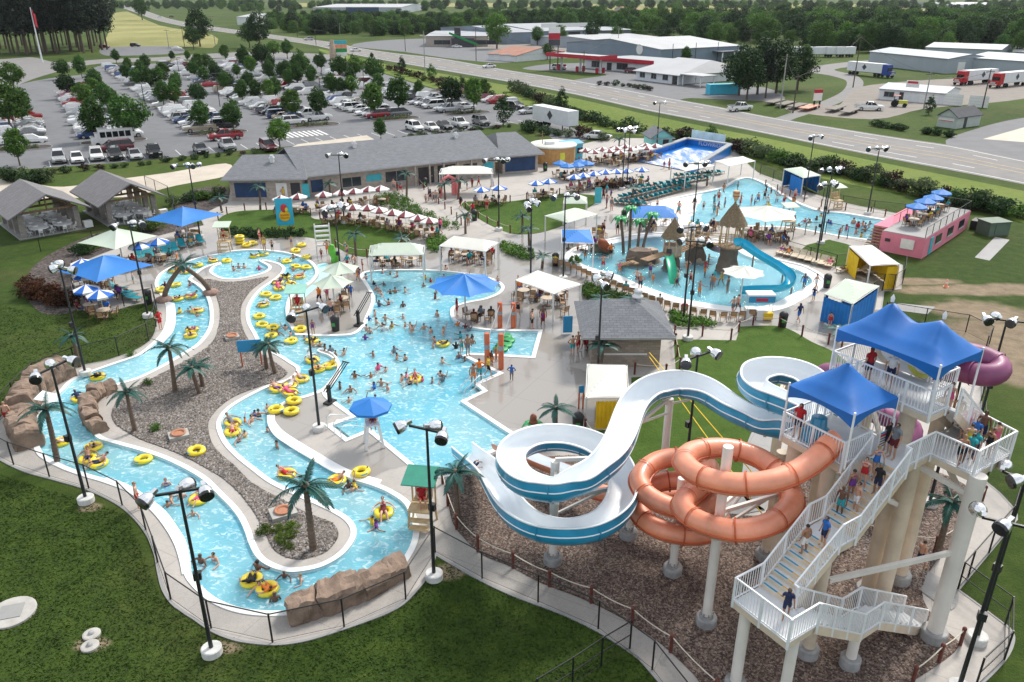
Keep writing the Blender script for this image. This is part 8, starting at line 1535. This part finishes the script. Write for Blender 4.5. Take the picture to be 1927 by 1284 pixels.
crowd(z6([(475,285),(220,225),(1290,250),(1325,235),(1365,245),(1395,210),(1555,285),(1630,320),(1645,345),(1340,500),(1400,480),(1790,140),(1600,150),(1550,140),(1640,130),(1690,120),(1050,165),(1075,160),(1100,170),(1240,75),(1610,420),(1750,300)])+zF([(590,610),(650,700),(680,680),(720,690),(680,780),(725,800),(1740,640),(1865,620),(1510,160),(1200,420),(1245,430),(640,1010),(1330,830),(1640,990),(1470,800)]),['stand','walk','akimbo'],'on the upper paths and cafe deck','people on the upper paths',far=True)
crowd(z5([(1345,790),(1010,860)])+q6(280,430,[(265,320),(1010,140),(1050,205),(1120,205),(1295,170),(1565,280),(1620,240),(1780,215),(1800,260),(1860,370),(1895,470),(1550,690),(1620,660),(1655,810),(1490,960),(1835,620)]),['stand','walk','akimbo'],'on the deck by the river entry','people at the river entry')
# seated guests
rs = random.sample(range(len(SEATS)),120);byw = {}
for i in rs: byw.setdefault(SEATS[i][2],[]).append(SEATS[i])
for w,L in byw.items():
    for i,(p,rz,_) in enumerate(sorted(L,key=lambda s: s[0].x)):
        t,lw = random.choice(list(CLO)),random.choice(['navy','black','blue','grey']);person(p+V3((0,0,.40)),rz,'sit',f'seated guest in a {t} top, {nth(i)} from left {w}'.replace('under the ','under ').replace('in the ','in '),'seated guests '+w,None,'shirt',t,lw,None,1.0,True)
for i,(p,rz,w) in enumerate(random.sample(LOUNGE,26)): t = random.choice(list(CLO));person(p+V3((0,0,.22)),rz,'float',f'guest in {t} swimwear lying on a sun lounger {w}','guests on loungers',None,'suit',t,'navy',None,1.0,True)
me = bpy.data.meshes.new('crowd');me.from_pydata(np.concatenate(CR['v']).tolist(),[],CR['f']);me.polygons.foreach_set('material_index',CR['m']);me.polygons.foreach_set('use_smooth',[True]*len(CR['f']));[me.materials.append(m) for m in CR['mats']];me.update();tag(link('crowd',me),'distant crowd of guests seated in the cafes, on loungers and walking the far paths',None,None,'stuff')
# guards in red, queue on the tower
for x,y,rz,k,w in ((262,957,2.0,'stand','on the ledge at the near river bend'),(17,800,3.5,'stand','behind the big rock wall'),(303,620,1.2,'akimbo','on the path at the river bend by the corner deck'),(860,596,1.6,'akimbo','under the big blue octagonal shade'),(1495,378,0.5,'stand','at the far edge of the wave pool')): person(at(x,y,.06),rz,k,f'lifeguard in red with a white cap {w}','lifeguards',0,'shirt' if k == 'akimbo' else 'bare','red','red',3)
for x,y,z,w in ((704,834,1.56,'on the tall white chair'),(796,983,1.42,'on the green roofed guard stand'),(563,603,1.42,'on the teal roofed guard stand'),(424,470,1.42,'on the sage roofed stand at the river entry'),(1482,430,1.42,'on the stand at the wave pool')): q = at(x,y,.05);q.z = z;person(q+V3((0,.1,0)),0.2,'sit',f'lifeguard in red sitting {w}','lifeguards',1,'shirt','red','red')
tq = [(1.5,.5,5.6,'boy in pale shorts on the lower flight'),(3.6,.35,6.42,'boy with teal shorts climbing the upper flight'),(3.95,.75,6.68,'boy with white shorts climbing the upper flight'),(4.2,.3,6.93,'girl in purple top on the upper flight'),(4.7,1.0,7.35,'boy in black shirt beside the rail'),(4.7,.4,7.35,'girl in red shorts near the stair top'),(5.2,.5,7.75,'girl in blue patterned swimsuit at the stair top'),(6.2,.5,8.2,'teen in grey shirt and maroon shorts at the landing'),(6.4,.1,8.2,'person with dark hair behind the grey shirt'),(7.95,2.2,8.2,'bare backed boy at the left end of the queue platform'),(8.3,2.35,8.2,'boy in teal shirt in the platform queue'),(8.7,2.3,8.2,'child with teal shorts in the platform queue'),(9.0,1.9,8.2,'girl in yellow top in the platform queue'),(9.35,2.5,8.2,'girl with a dark bag on the queue platform'),(9.6,1.8,8.2,'boy in blue shirt on the queue platform'),(10.0,2.4,8.2,'girl in coral swimsuit at the platform corner'),(10.1,1.8,8.2,'bare backed man at the platform right rail'),(9.9,1.2,8.2,'child in pink cap on the queue platform'),(10.4,1.1,8.2,'boy at the foot of the upper steps'),(10.2,.7,8.55,'girl in lime top on the upper steps'),(8.9,.85,9.6,'girl in pink swimsuit on the top steps'),(8.0,-2.2,9.95,'guard in red at the top platform rail'),(8.3,-1.4,9.95,'guard in white visor at the top platform'),(4.4,-2.6,8.2,'guard in red at the lower platform rail'),(-.6,1.6,4.4,'boy wrapped in a navy towel on the bottom landing'),(2.0,.9,6.0,'child in blue on the lower flight')]
tc_ = ['white','teal','white','purple','black','red','blue','grey','black','black','teal','teal','yellow','black','blue','pink','navy','pink','grey','yellow','pink','red','white','red','navy','blue']
for i,(s,t,z,w) in enumerate(tq): b = 'boy' in w and 'shirt' not in w and 'towel' not in w or 'bare' in w;person(T(s,t,z),AE+R(-90 if i % 3 else 150)+random.uniform(-.4,.4),random.choice(['stand','walk','stand']),w if len(w.split()) > 4 else w+' of the tower','people on the slide tower',None,'bare' if b else ('suit' if 'girl' in w else 'shirt'),tc_[i],'maroon' if 'maroon' in w else (tc_[i] if b else 'navy'),None,.95 if 'guard' in w or 'teen' in w or 'man' in w else .82)
person(at(1728,1072,.08),2.0,'walk','bare-chested person in dark shorts walking under the tower','people on the slide tower',1,'bare','navy','navy');q = near(BP,893,882,0.12);person(q,2.6,'float','child sliding out of the blue flume exit','people on the slide tower',0,'bare','navy','navy',None,.8)
# inner tubes
M_TUBE = pm('tube_yellow',(0.80,0.62,0.02),0.1,2,0.3,coat=0.3);M_TUBEB = pm('tube_print',(0.03,0.25,0.5),0.2,3,0.4)
def tube_proto():
    o = empty('inner_tube',(0,0,0));MB().torus((0,0,.15),.38,.165,26,12,.85).build('ring',M_TUBE,o)
    for k in (0,1): a = k*math.pi;MB().pipe([(.52*math.cos(a+t),.52*math.sin(a+t),.195) for t in (-.35,0,.35)],.04,6).build('print',M_TUBEB,o);MB().pipe([(.40*math.cos(a+1.5+t),.40*math.sin(a+1.5+t),.30+.06*(t == 0)) for t in (-.15,0,.15)],.025,6).build('handle',M_FENCE,o)
    return o
TUBE = Proto(tube_proto())
def tubes(L,occ,z,where,what='floating',tilt=0):
    for i,(x,y) in enumerate(sorted(L)):
        p = at(x,y,z);r_ = random.uniform(0,6.28);has = (x,y) in occ;o = TUBE.put(p,r_,f'yellow inner tube {"with a rider " if has else ""}{what}, {nth(i)} from the left {where}','inner tube','yellow inner tubes')
        if not has and tilt == 0: o.rotation_euler = (random.uniform(-.12,.12),random.uniform(-.12,.12),r_)
        if has: t = random.choice(list(CLO));person(p+V3((0,0,.10)),r_,'float',f'rider in {t} swimwear lying in the {nth(i)} tube from the left {where}','tube riders',None,random.choice(['suit','shirt','bare']),t,t if t != 'white' else 'navy',None,random.uniform(.8,1.0))
oc = q6(280,430,[(585,305),(230,395),(340,405),(260,650),(385,630),(440,760),(395,935),(380,985),(960,262),(1040,245),(1235,450),(1365,450),(1170,500),(1285,515),(1180,555),(1040,705),(1480,1030)])+q6(400,640,[(905,200),(1060,250),(955,280),(810,370),(705,435),(585,460),(705,495),(185,770),(185,850),(675,1235)])+q6(0,640,[(890,350),(725,550),(560,940),(850,985),(800,1095),(895,1135)])+q6(200,900,[(840,210),(1320,945),(1460,1025)])+q6(500,900,[(645,40),(1070,330)])+q6(640,480,[(930,820),(680,1140)])
tubes(oc+q6(280,430,[(705,305),(450,348),(245,525),(1250,310),(1330,355),(1425,365),(1060,610),(1150,640),(1000,810),(1025,885),(1125,910),(1290,1030),(1110,985)])+q6(400,640,[(710,25)])+q6(0,640,[(1300,1100)]),set(oc),-0.12,'on the water')
tubes(q6(280,430,[(1370,925),(1430,270),(1330,210),(1385,160),(890,160),(940,145),(115,570)])+q6(400,640,[(735,565),(575,645),(715,660)])+[(680,892),(370,852)],set(),0.06,'lying off the water','resting')
for k in range(3): TUBE.put(at(452,458,.06)+V3((0,0,.3*k)),k,['bottom','middle','top'][k]+' yellow inner tube of the stack behind the river entry','inner tube','yellow inner tubes')
# ================================================================== BEYOND THE HIGHWAY
def corr(name,col):
    m,nt,b = newmat(name);v = _coord(nt);w = nt.nodes.new('ShaderNodeTexWave');w.inputs['Scale'].default_value = 1.2;nt.links.new(v,w.inputs['Vector']);n = _noise(nt,0.15,4,v);c = _ramp(nt,n.outputs['Fac'],[(0.3,tuple(x*0.85 for x in col)),(0.7,col)]).outputs['Color'];nt.links.new(c,b.inputs['Base Color']);b.inputs['Roughness'].default_value = 0.5;bump(nt,b,w.outputs['Fac'],0.3,0.05);return m
M_STEEL = corr('siding_bluegrey',(0.20,0.26,0.33));M_STEELL = corr('siding_pale',(0.36,0.41,0.46));M_STEELD = corr('siding_dark',(0.12,0.14,0.17));M_WROOF = corr('roof_white',(0.44,0.45,0.46));M_GROOF = corr('roof_grey',(0.36,0.38,0.40));M_REDB = pm('fascia_red',(0.42,0.012,0.03),0.1,1,0.5);M_WSID = pm('siding_white',(0.68,0.70,0.72),0.06,1,0.6)
def shed(name,a,b,c,ty,mats,label,rise=1.5,front=(),along=True,over=0.3,cat='building',side=(),group=None,ridge_hip=0.0):
    """building from three base pixels: front left a, front right b, back c (behind b); ty = eave row above b"""
    A,B2,C = at(*a),at(*b),at(*c);d = (C-B2);n = (B2-A).normalized();q = Vector((-n.y,n.x,0));dep = max(3,abs(d.dot(q)));h = hgt(b[0],b[1],0,ty);return gable(name,A,B2,dep,h,h+rise,mats,label,cat,group,over,ridge_hip,front,ridge_along=along,side=side)
def bays(L,n,w,z0,z1,kind='garage'): return [(kind,L*(k+0.5)/n,w,z0,z1) for k in range(n)]
o,L = shed('warehouse',(1242,121),(1392,112),(1290,92),86,(M_STEEL,M_WROOF),'big blue grey warehouse with white roof and a round emblem behind the restaurant',2.5,[('door',8,1.2,0,2.2)]+bays(60,5,0.25,0,7,'door'),along=True)
em = MB().lathe([(1.9,-0.05),(1.9,0.05)],20).build('emblem',M_SIGNW,o,(-0.1,12,4.6));em.rotation_euler = (0,R(90),0);MB().lathe([(1.4,0.06),(1.4,0.1)],20).build('emblem_ring',M_SIGNK,em)
MB().box((38,-2.5,3.6),(22,5,0.3)).build('porch_roof',M_STEELD,o)
for k in range(4): MB().bar((28+k*6.5,-4.6,0),(28+k*6.5,-4.6,3.5),0.4).build('porch_post',M_WSID,o)
shed('warehouse',(1012,81),(1117,77),(1112,62),56,(M_STEEL,M_GROOF),'grey warehouse with open bays in front of the far woods',2.5,[('white',20,36,7.5,9.5),('door',12,8,0,5),('door',24,8,0,5),('door',36,8,0,5)]);shed('warehouse',(955,84),(1010,82),(1000,66),60,(M_STEEL,M_GROOF),'lower left wing of the grey warehouse by the woods',2);shed('warehouse',(1140,95),(1260,88),(1250,72),72,(M_STEELL,M_WROOF),'long white roofed warehouse behind the emblem warehouse',1.2)
shed('open_shed',(1125,70),(1190,68),(1185,60),56,(M_STEELD,M_GROOF),'dark open implement shed at the edge of the woods',1)
o,L = shed('restaurant',(1196,150),(1276,160),(1325,140),142,(M_WSID,M_WROOF),'white restaurant with pale hipped roof and dark arched windows',3.4,[('win',3,2.2,0.9,2.4),('win',8,2.2,0.9,2.4),('win',13,2.2,0.9,2.4),('door',17,2,0,2.6)],over=0.8,ridge_hip=3);MB().box((L+5,3,3.0),(9,6,0.25)).build('porch_roof',M_WROOF,o)
for k in range(4): MB().bar((L+1.5+k % 2*7,0.3+5.4*(k//2),0),(L+1.5+k % 2*7,0.3+5.4*(k//2),3),0.25).build('porch_post',M_WSID,o)
o,L = shed('petrol_shop',(1100,128),(1228,140),(1228,124),122,(M_WSID,M_GROOF),'petrol station shop with a red roof band',0.2,[('win',6,5,0.6,2.6),('door',12,2.2,0,2.4),('win',18,5,0.6,2.6)],over=0.6);MB().box((L/2,-0.75,3.6),(L+1.6,0.2,1.3)).build('fascia_band',M_REDB,o)
o = empty('petrol_canopy',at(1092,135),math.atan2(at(1135,138).y-at(1048,130).y,at(1135,138).x-at(1048,130).x),'flat petrol station canopy with red edge over the pumps','canopy');MB().box((0,0,5.2),(24,9,0.5)).build('roof',M_WROOF,o);MB().box((0,-4.6,5.2),(24.4,0.2,1.2)).box((12.2,0,5.2),(0.2,9.2,1.2)).box((-12.2,0,5.2),(0.2,9.2,1.2)).build('fascia_band',M_REDB,o)
for x in (-9,0,9): MB().bar((x,0,0),(x,0,5),0.5).build('pillar',M_WSID,o);MB().box((x,-1.6,0.9),(0.9,0.6,1.7)).box((x,1.6,0.9),(0.9,0.6,1.7)).build('pump',M_REDB,o)
g = 'metal warehouses at the right'
shed('warehouse',(1633,122),(1779,139),(1814,131),111,(M_STEELL,M_STEELL),'blue grey metal warehouse behind the blue truck',1.3,side=[('white',1,6,3,0,3.5)],group=g,along=True);shed('warehouse',(1811,136),(1960,148),(1990,136),118,(M_STEELL,M_STEELL),'metal warehouse behind the red trucks',1.3,group=g);shed('warehouse',(1739,106),(1880,112),(1907,104),94,(M_STEELL,M_GROOF),'rear metal warehouse with a roller door',1.3,[('garage',45,6,0,4)],group=g);shed('warehouse',(1905,110),(1990,113),(2000,104),100,(M_STEELL,M_GROOF),'metal warehouse cut by the right picture edge',1.2,group=g)
o,L = shed('workshop',(1652,187),(1774,197),(1806,188),176,(M_WSID,M_STEELL),'long low white workshop with roller doors across the highway',1.0,[('win',2.5,2.4,0.8,2),('door',5.5,1,0,2.1),('garage',12,4.2,0,2.6),('garage',17.5,4.2,0,2.6),('garage',23,4.2,0,2.6)]);MB().box((L*0.5,0,4.2),(3,0.3,1.6)).build('roof_sign',M_SIGNW,o);MB().box((L*0.5,-0.18,4.6),(2.4,0.06,0.5)).build('sign_band',M_SIGNR,o)
o,L = shed('site_office',(1762,238),(1798,243),(1824,234),222,(pm('siding_sage',(0.42,0.47,0.44),0.08,1,0.7),pm('roof_charcoal',(0.05,0.055,0.065),0.2,1,0.8)),'small sage sided shed with dark roof and a banner on its wall',1.6,[('white',1.8,3.2,1.2,1.9)],along=False,cat='shed',side=[('door',1,3,1,0,2)]);MB().box((1.8,-0.07,1.3),(3,0.02,0.12)).build('banner_line',M_SIGNR,o)
o,L = shed('lime_shop',(802,88),(918,88),(918,76),68,(M_BRICK,M_GROOF),'tan and dark shop with a lime and black angular porch',0.3,[('win',8,8,1,3),('win',30,12,1,3)]);MB().prism([(13,-5),(24,-5),(24,-0.1),(13,-0.1)],0,4.2).build('porch',M_SIGNK,o);MB().bar((12,-5.2,6.5),(26,-5.2,1.0),0.4,1.0).build('porch_edge',M_PLASTPALM,o);MB().box((16,-3,4.5),(3,3,9)).build('tower',M_SIGNK,o)
shed('shop',(918,113),(972,117),(985,104),105,(M_WSID,pm('roof_terracotta',(0.34,0.16,0.11),0.2,0.5,0.8)),'white shop with terracotta roof left of the petrol station',2.2,[('garage',5,3,0,2.8),('garage',11,3,0,2.8)]);shed('factory',(590,27),(755,27),(755,18),14,(M_STEELL,M_WROOF),'long pale factory far behind the highway',2,[('navy',60,40,0,8)]);shed('farm_shed',(447,47),(482,47),(485,40),32,(M_WSID,M_WROOF),'white metal shed beyond the highway bend',1.5);shed('airport_terminal',(1780,17),(1892,17),(1892,14),9,(M_STEELL,M_GROOF),'low airport terminal across the far field',3,bays(110,9,6,1,7,'win'));shed('farm_house',(1178,24),(1204,24),(1206,20),19,(M_BRICK,MATS['roof_terracotta']),'small red roofed house at the far field edge',3)
tag(MB().box((0,0,1.3),(9,2.4,2.6)).box((0,-1.23,1.3),(8.6,0.05,2.2)).build('shipping_container',pm('container_cyan',(0.05,0.45,0.62),0.1,1,0.5),None,at(1360,177),0.25),'bright cyan shipping container on the grass by the restaurant','container')
# trucks
def trailer(p,rz,label,L=13.5,name='semi_trailer',mark=True):
    o = empty(name,p,rz,label,'trailer','box trailers');MB().box((0,L/2,2.65),(2.55,L,2.8)).build('box',M_WSID,o);MB().box((0,L/2,1.15),(1.2,L*0.95,0.2)).build('chassis',M_FENCE,o)
    for sx in (-1,1):
        for y in (L-1.2,L-2.5): link('wheel',bpy.data.meshes['tyre'],o,(sx*1.0,y,0.5)).scale = (2.2,1.45,1.45)
    if mark: MB().box((1.29,L*0.5,2.7),(0.02,1.3,1.3),0,(R(45),'X')).box((-1.29,L*0.5,2.7),(0.02,1.3,1.3),0,(R(45),'X')).build('emblem',M_SIGNK,o)
    for sx in (-0.9,0.9): MB().bar((sx,2.2,0),(sx,2.2,1.1),0.15).build('landing_leg',M_FENCE,o)
    return o
def truck(px,rz,col,label,tlab):
    p = at(*px,0.03);trailer(p,rz,tlab);o = empty('truck_tractor',p,rz,label,'truck','semi trucks');b = MB().box((0,-2.0,1.35),(2.2,2.6,1.3)).box((0,-0.9,2.2),(2.4,2.2,2.6)).prism([(-1.1,-2.0),(1.1,-2.0),(1.15,0.1),(-1.15,0.1)],3.5,3.9);b.build('cab',col,o);MB().box((0,-2.03,2.5),(2.1,0.08,0.9)).build('windscreen',M_CARGL,o);MB().box((0,-3.33,1.3),(1.4,0.08,0.9)).build('grille',M_RIM,o);MB().box((0,1.6,0.95),(1.0,4.0,0.25)).build('chassis',M_FENCE,o)
    for sx in (-1,1):
        for y in (-2.4,1.2,2.5): link('wheel',bpy.data.meshes['tyre'],o,(sx*1.0,y,0.5)).scale = (1.8,1.45,1.45)
        MB().box((sx*0.9,-3.3,1.0),(0.35,0.1,0.25)).build('headlight',M_HEAD,o)
truck((1662,146),R(28),pm('truck_blue',(0.02,0.06,0.28),0.1,2,0.3),'blue cabbed semi truck by the left metal warehouse','white box trailer behind the blue truck');truck((1812,160),R(-62),pm('truck_red',(0.42,0.01,0.02),0.1,2,0.3),'left red cabbed semi truck on the gravel yard','white box trailer behind the left red truck');truck((1878,165),R(-58),MATS['truck_red'],'right red cabbed semi truck on the gravel yard','white box trailer behind the right red truck')
trailer(at(1078,250,0.03),R(33),'parked white semi-trailer at the lot end by the verge',12)
for i,x in enumerate((1490,1530,1552,1570)): trailer(at(x,108,0.03),R(-75),f'small white trailer, {nth(i)} from the left along the woods edge',9,'box_trailer',False)
for i,(x,y) in enumerate(((1458,196),(1478,200),(1500,204),(1522,207),(1572,209),(1598,214))):
    o = empty('flatbed_trailer',at(x,y,0.03),R(-38),f'empty flatbed trailer, {nth(i)} from the left beside the highway','trailer','flatbed trailers for sale');MB().box((0,0,0.75),(2.3,8,0.18)).build('deck',M_GRAVLOT if i != 3 else M_ORANGE,o);MB().bar((-0.5,-4,0.65),(0,-6,0.6),0.12).bar((0.5,-4,0.65),(0,-6,0.6),0.12).build('tongue',M_FENCE,o)
    for sx in (-1,1):
        for y_ in (0.6,1.5): link('wheel',bpy.data.meshes['tyre'],o,(sx*1.1,y_,0.36))
o = empty('farm_tractor',at(1690,201,0.03),R(60),'black and yellow farm tractor before the white workshop','tractor');MB().box((0,-0.9,1.1),(0.9,1.9,0.8)).build('bonnet',M_YSLIDE,o);MB().box((0,0.6,1.2),(1.2,1.2,0.5)).build('seat_deck',M_FENCE,o);MB().box((0,0.6,2.5),(1.5,1.5,0.1)).build('roof',M_ORDARK,o)
for sx in (-1,1):
    MB().bar((sx*0.6,1.1,1.2),(sx*0.6,1.1,2.5),0.08).build('roof_post',M_FENCE,o)
    for y_,s_ in ((0.8,2.4),(-1.4,1.4)): link('wheel',bpy.data.meshes['tyre'],o,(sx*0.85,y_,0.33*s_)).scale = (2.5,s_,s_)
def board(px,py,w,h,z0,label,bands,rz=0.2):
    o = empty('roadside_sign',at(px,py,0.02),rz,label,'sign');
    for sx in (-1,1): MB().bar((sx*w*0.35,0,0),(sx*w*0.35,0,z0),0.3).build('post',M_FENCE,o)
    for k,mt in enumerate(bands): MB().box((0,0,z0+h*(k+0.5)/len(bands)),(w,0.4,h/len(bands)-0.06)).build('panel',mt,o)
board(640,112,6,6,1.2,'tall roadside board with green, orange and blue panels at the park entrance',[M_SIGNW,M_PLASTPALM,M_ORANGE,M_TEALP]);tag(rockmesh(at(627,113),1.3,7.5,77,0.8,0.6).build('stone_pylon',M_ROCKL),'tall stone pylon beside the colourful roadside board','pylon');board(1042,132,4,6,8,'tall petrol station price sign with red and black panels',[M_SIGNK,M_REDB,M_SIGNW]);board(1536,203,2.0,2.6,1.6,'red and white dealer sign behind the flatbed trailers',[M_SIGNW,M_SIGNW,M_REDB])
# flagpole, utility poles, wires
o = empty('flagpole',at(80,118),0,'tall white flagpole with a hanging flag on the traffic circle','flagpole');h = hgt(80,118,0,14);MB().tube((0,0,0),(0,0,h),0.35,0.15,8).build('pole',M_WSID,o);m = MB();n = 8
m.add([Vector((0.2+2.2*i/n*0.4,0.5*math.sin(i),h-0.5-j*1.6-2.0*i/n)) for i in range(n+1) for j in range(4)],[(i*4+j,(i+1)*4+j,(i+1)*4+j+1,i*4+j+1) for i in range(n) for j in range(3)],True);m.build('flag',M_REDB,o)
ups = [(560,70,30),(595,86,55),(640,66,44),(700,70,45),(800,140,58),(896,115,52),(763,97,48),(1162,108,52),(1098,138,96),(1605,165,62),(1468,205,102),(1492,213,140),(1738,205,135),(1848,205,130),(1410,100,55),(1285,85,48),(318,90,55),(348,92,50),(405,85,20),(398,58,38)];prev = None
for i,(x,y,t) in enumerate(sorted(ups)):
    p = at(x,y);h = min(14,hgt(x,y,0,t));o = empty('utility_pole',p,0.3,f'thin utility pole, {nth(i)} from the left about the highway','utility pole','utility poles');MB().tube((0,0,0),(0,0,h),0.17,0.11,6).build('pole',M_BARK if i % 3 else M_PIER,o);MB().bar((-1.2,0,h-0.6),(1.2,0,h-0.6),0.14).build('cross_arm',M_BARK,o);top = p+Vector((0,0,h-0.5))
    if prev and (prev-top).length < 130: wroot_ = wroot('power_line',prev,f'thin power line between the {nth(i-1)} and {nth(i)} utility poles from the left','power line','power lines');wpart(MB().pipe([prev.lerp(top,k/6)-Vector((0,0,1.2*4*(k/6)*(1-k/6))) for k in range(7)],0.03,4),'wire',M_FENCE,wroot_)
    prev = top
# ================================================================== LOOSE GROUND COVER (stuff)
def scatter(name,loop,n,s,flat,mats,z,label,seed,holes=()):
    """thousands of little stones or chips, each a squashed octahedron"""
    rng = np.random.RandomState(seed);xs = [p.x for p in loop];ys = [p.y for p in loop];LP_ = np.array([(p.x,p.y) for p in loop]);P = np.empty((0,2))
    def ins(Q):
        c = np.zeros(len(Q),bool);a,b = LP_,np.roll(LP_,1,0)
        for (x0,y0),(x1,y1) in zip(a,b):
            if y0 == y1: continue
            k = ((y0 > Q[:,1]) != (y1 > Q[:,1])) & (Q[:,0] < (x1-x0)*(Q[:,1]-y0)/(y1-y0)+x0);c ^= k
        return c
    while len(P) < n: Q = rng.uniform((min(xs),min(ys)),(max(xs),max(ys)),(n,2));P = np.vstack([P,Q[ins(Q)]])
    P = P[:n];a = rng.uniform(0,6.28,n);sx = s*rng.uniform(0.5,1.3,n);sy = sx*rng.uniform(0.35,0.9,n);sz = sx*flat*rng.uniform(0.6,1.3,n);tl = rng.uniform(-0.35,0.35,n)
    ca,sa = np.cos(a),np.sin(a);B = np.array([(1,0,0),(0,1,0),(-1,0,0),(0,-1,0),(0,0,1),(0,0,-1)],float);V = np.empty((n,6,3))
    for k in range(6): lx,ly,lz = B[k,0]*sx,B[k,1]*sy,B[k,2]*sz;V[:,k,0] = P[:,0]+lx*ca-ly*sa;V[:,k,1] = P[:,1]+lx*sa+ly*ca;V[:,k,2] = z+sz*0.5+lz+lx*tl
    F = np.array([(0,1,4),(1,2,4),(2,3,4),(3,0,4)]);Fa = (F[None]+6*np.arange(n)[:,None,None]).reshape(-1,3);me = bpy.data.meshes.new(name);me.vertices.add(n*6);me.vertices.foreach_set('co',V.ravel());nf = len(Fa);me.loops.add(nf*3);me.loops.foreach_set('vertex_index',Fa.ravel());me.polygons.add(nf);me.polygons.foreach_set('loop_start',np.arange(0,nf*3,3));me.polygons.foreach_set('material_index',np.repeat(rng.randint(0,len(mats),n),4));me.update(calc_edges=True)
    for m in mats: me.materials.append(m)
    return tag(link(name,me),label,None,None,'stuff')
st = [pm('stone_%d' % i,c,0.15,1,0.85) for i,c in enumerate([(0.20,0.18,0.165),(0.32,0.30,0.285),(0.135,0.115,0.10),(0.215,0.18,0.15),(0.085,0.075,0.07)])];ch = [pm('chip_%d' % i,c,0.15,1,0.9) for i,c in enumerate([(0.15,0.105,0.083),(0.195,0.145,0.118),(0.095,0.064,0.052),(0.29,0.225,0.185),(0.06,0.042,0.036)])]
scatter('gravel',offset(G_,-0.05),62000,0.085,0.55,st,0.055,'grey and tan river gravel on the island',3);scatter('mulch',offset(M1_,-0.05),150000,0.075,0.28,ch,0.062,'brown wood mulch under the slides',4)
# grass tufts on the near lawns
def tufts(name,loop,n,h,mat,seed,label,z=0.0):
    rng = np.random.RandomState(seed);q = np.array([(p.x,p.y) for p in loop]);out = []
    while len(out) < n:
        x,y = rng.uniform(q[:,0].min(),q[:,0].max()),rng.uniform(q[:,1].min(),q[:,1].max())
        if inside((x,y),loop) and not inside((x,y),D_): out.append((x,y))
    P = np.array(out);V = np.empty((n,3,3));a = rng.uniform(0,6.28,n);hh = h*rng.uniform(0.5,1.4,n);w = 0.05*rng.uniform(0.6,1.6,n)
    V[:,0] = np.stack([P[:,0]-np.cos(a)*w,P[:,1]-np.sin(a)*w,np.full(n,z)],1);V[:,1] = np.stack([P[:,0]+np.cos(a)*w,P[:,1]+np.sin(a)*w,np.full(n,z)],1);V[:,2] = np.stack([P[:,0]+rng.normal(0,0.05,n),P[:,1]+rng.normal(0,0.05,n),z+hh],1)
    me = bpy.data.meshes.new(name);me.vertices.add(n*3);me.vertices.foreach_set('co',V.ravel());me.loops.add(n*3);me.loops.foreach_set('vertex_index',np.arange(n*3));me.polygons.add(n);me.polygons.foreach_set('loop_start',np.arange(0,n*3,3));me.update(calc_edges=True);me.materials.append(mat);return tag(link(name,me),label,None,None,'stuff')
M_BLADE = leaf_mat('grass_blades',(0.042,0.078,0.012),0.5,0.2)
tufts('grass',outline([(-40,880),(240,970),(300,1120),(420,1190),(600,1190),(790,1090),(812,1040),(960,1110),(1060,1145),(1210,1235),(1270,1310),(-60,1310)],1),26000,0.05,M_BLADE,5,'short uneven grass on the near lawn');tufts('grass',outline([(-40,560),(60,590),(150,585),(295,565),(292,640),(60,725),(-40,790)],1),9000,0.05,M_BLADE,6,'short uneven grass on the left lawn')
# ================================================================== AIR
m,nt,b = newmat('air_haze');nt.nodes.remove(b);pv = nt.nodes.new('ShaderNodeVolumePrincipled');pv.inputs['Color'].default_value = (0.86,0.92,1.0,1);pv.inputs['Density'].default_value = 0.00004;pv.inputs['Anisotropy'].default_value = 0.2;nt.links.new(pv.outputs[0],nt.nodes['Material Output'].inputs['Volume'])
tag(MB().box((0,2960,20),(9000,6100,60)).build('haze',m),'thin pale haze over the whole place',None,None,'stuff')
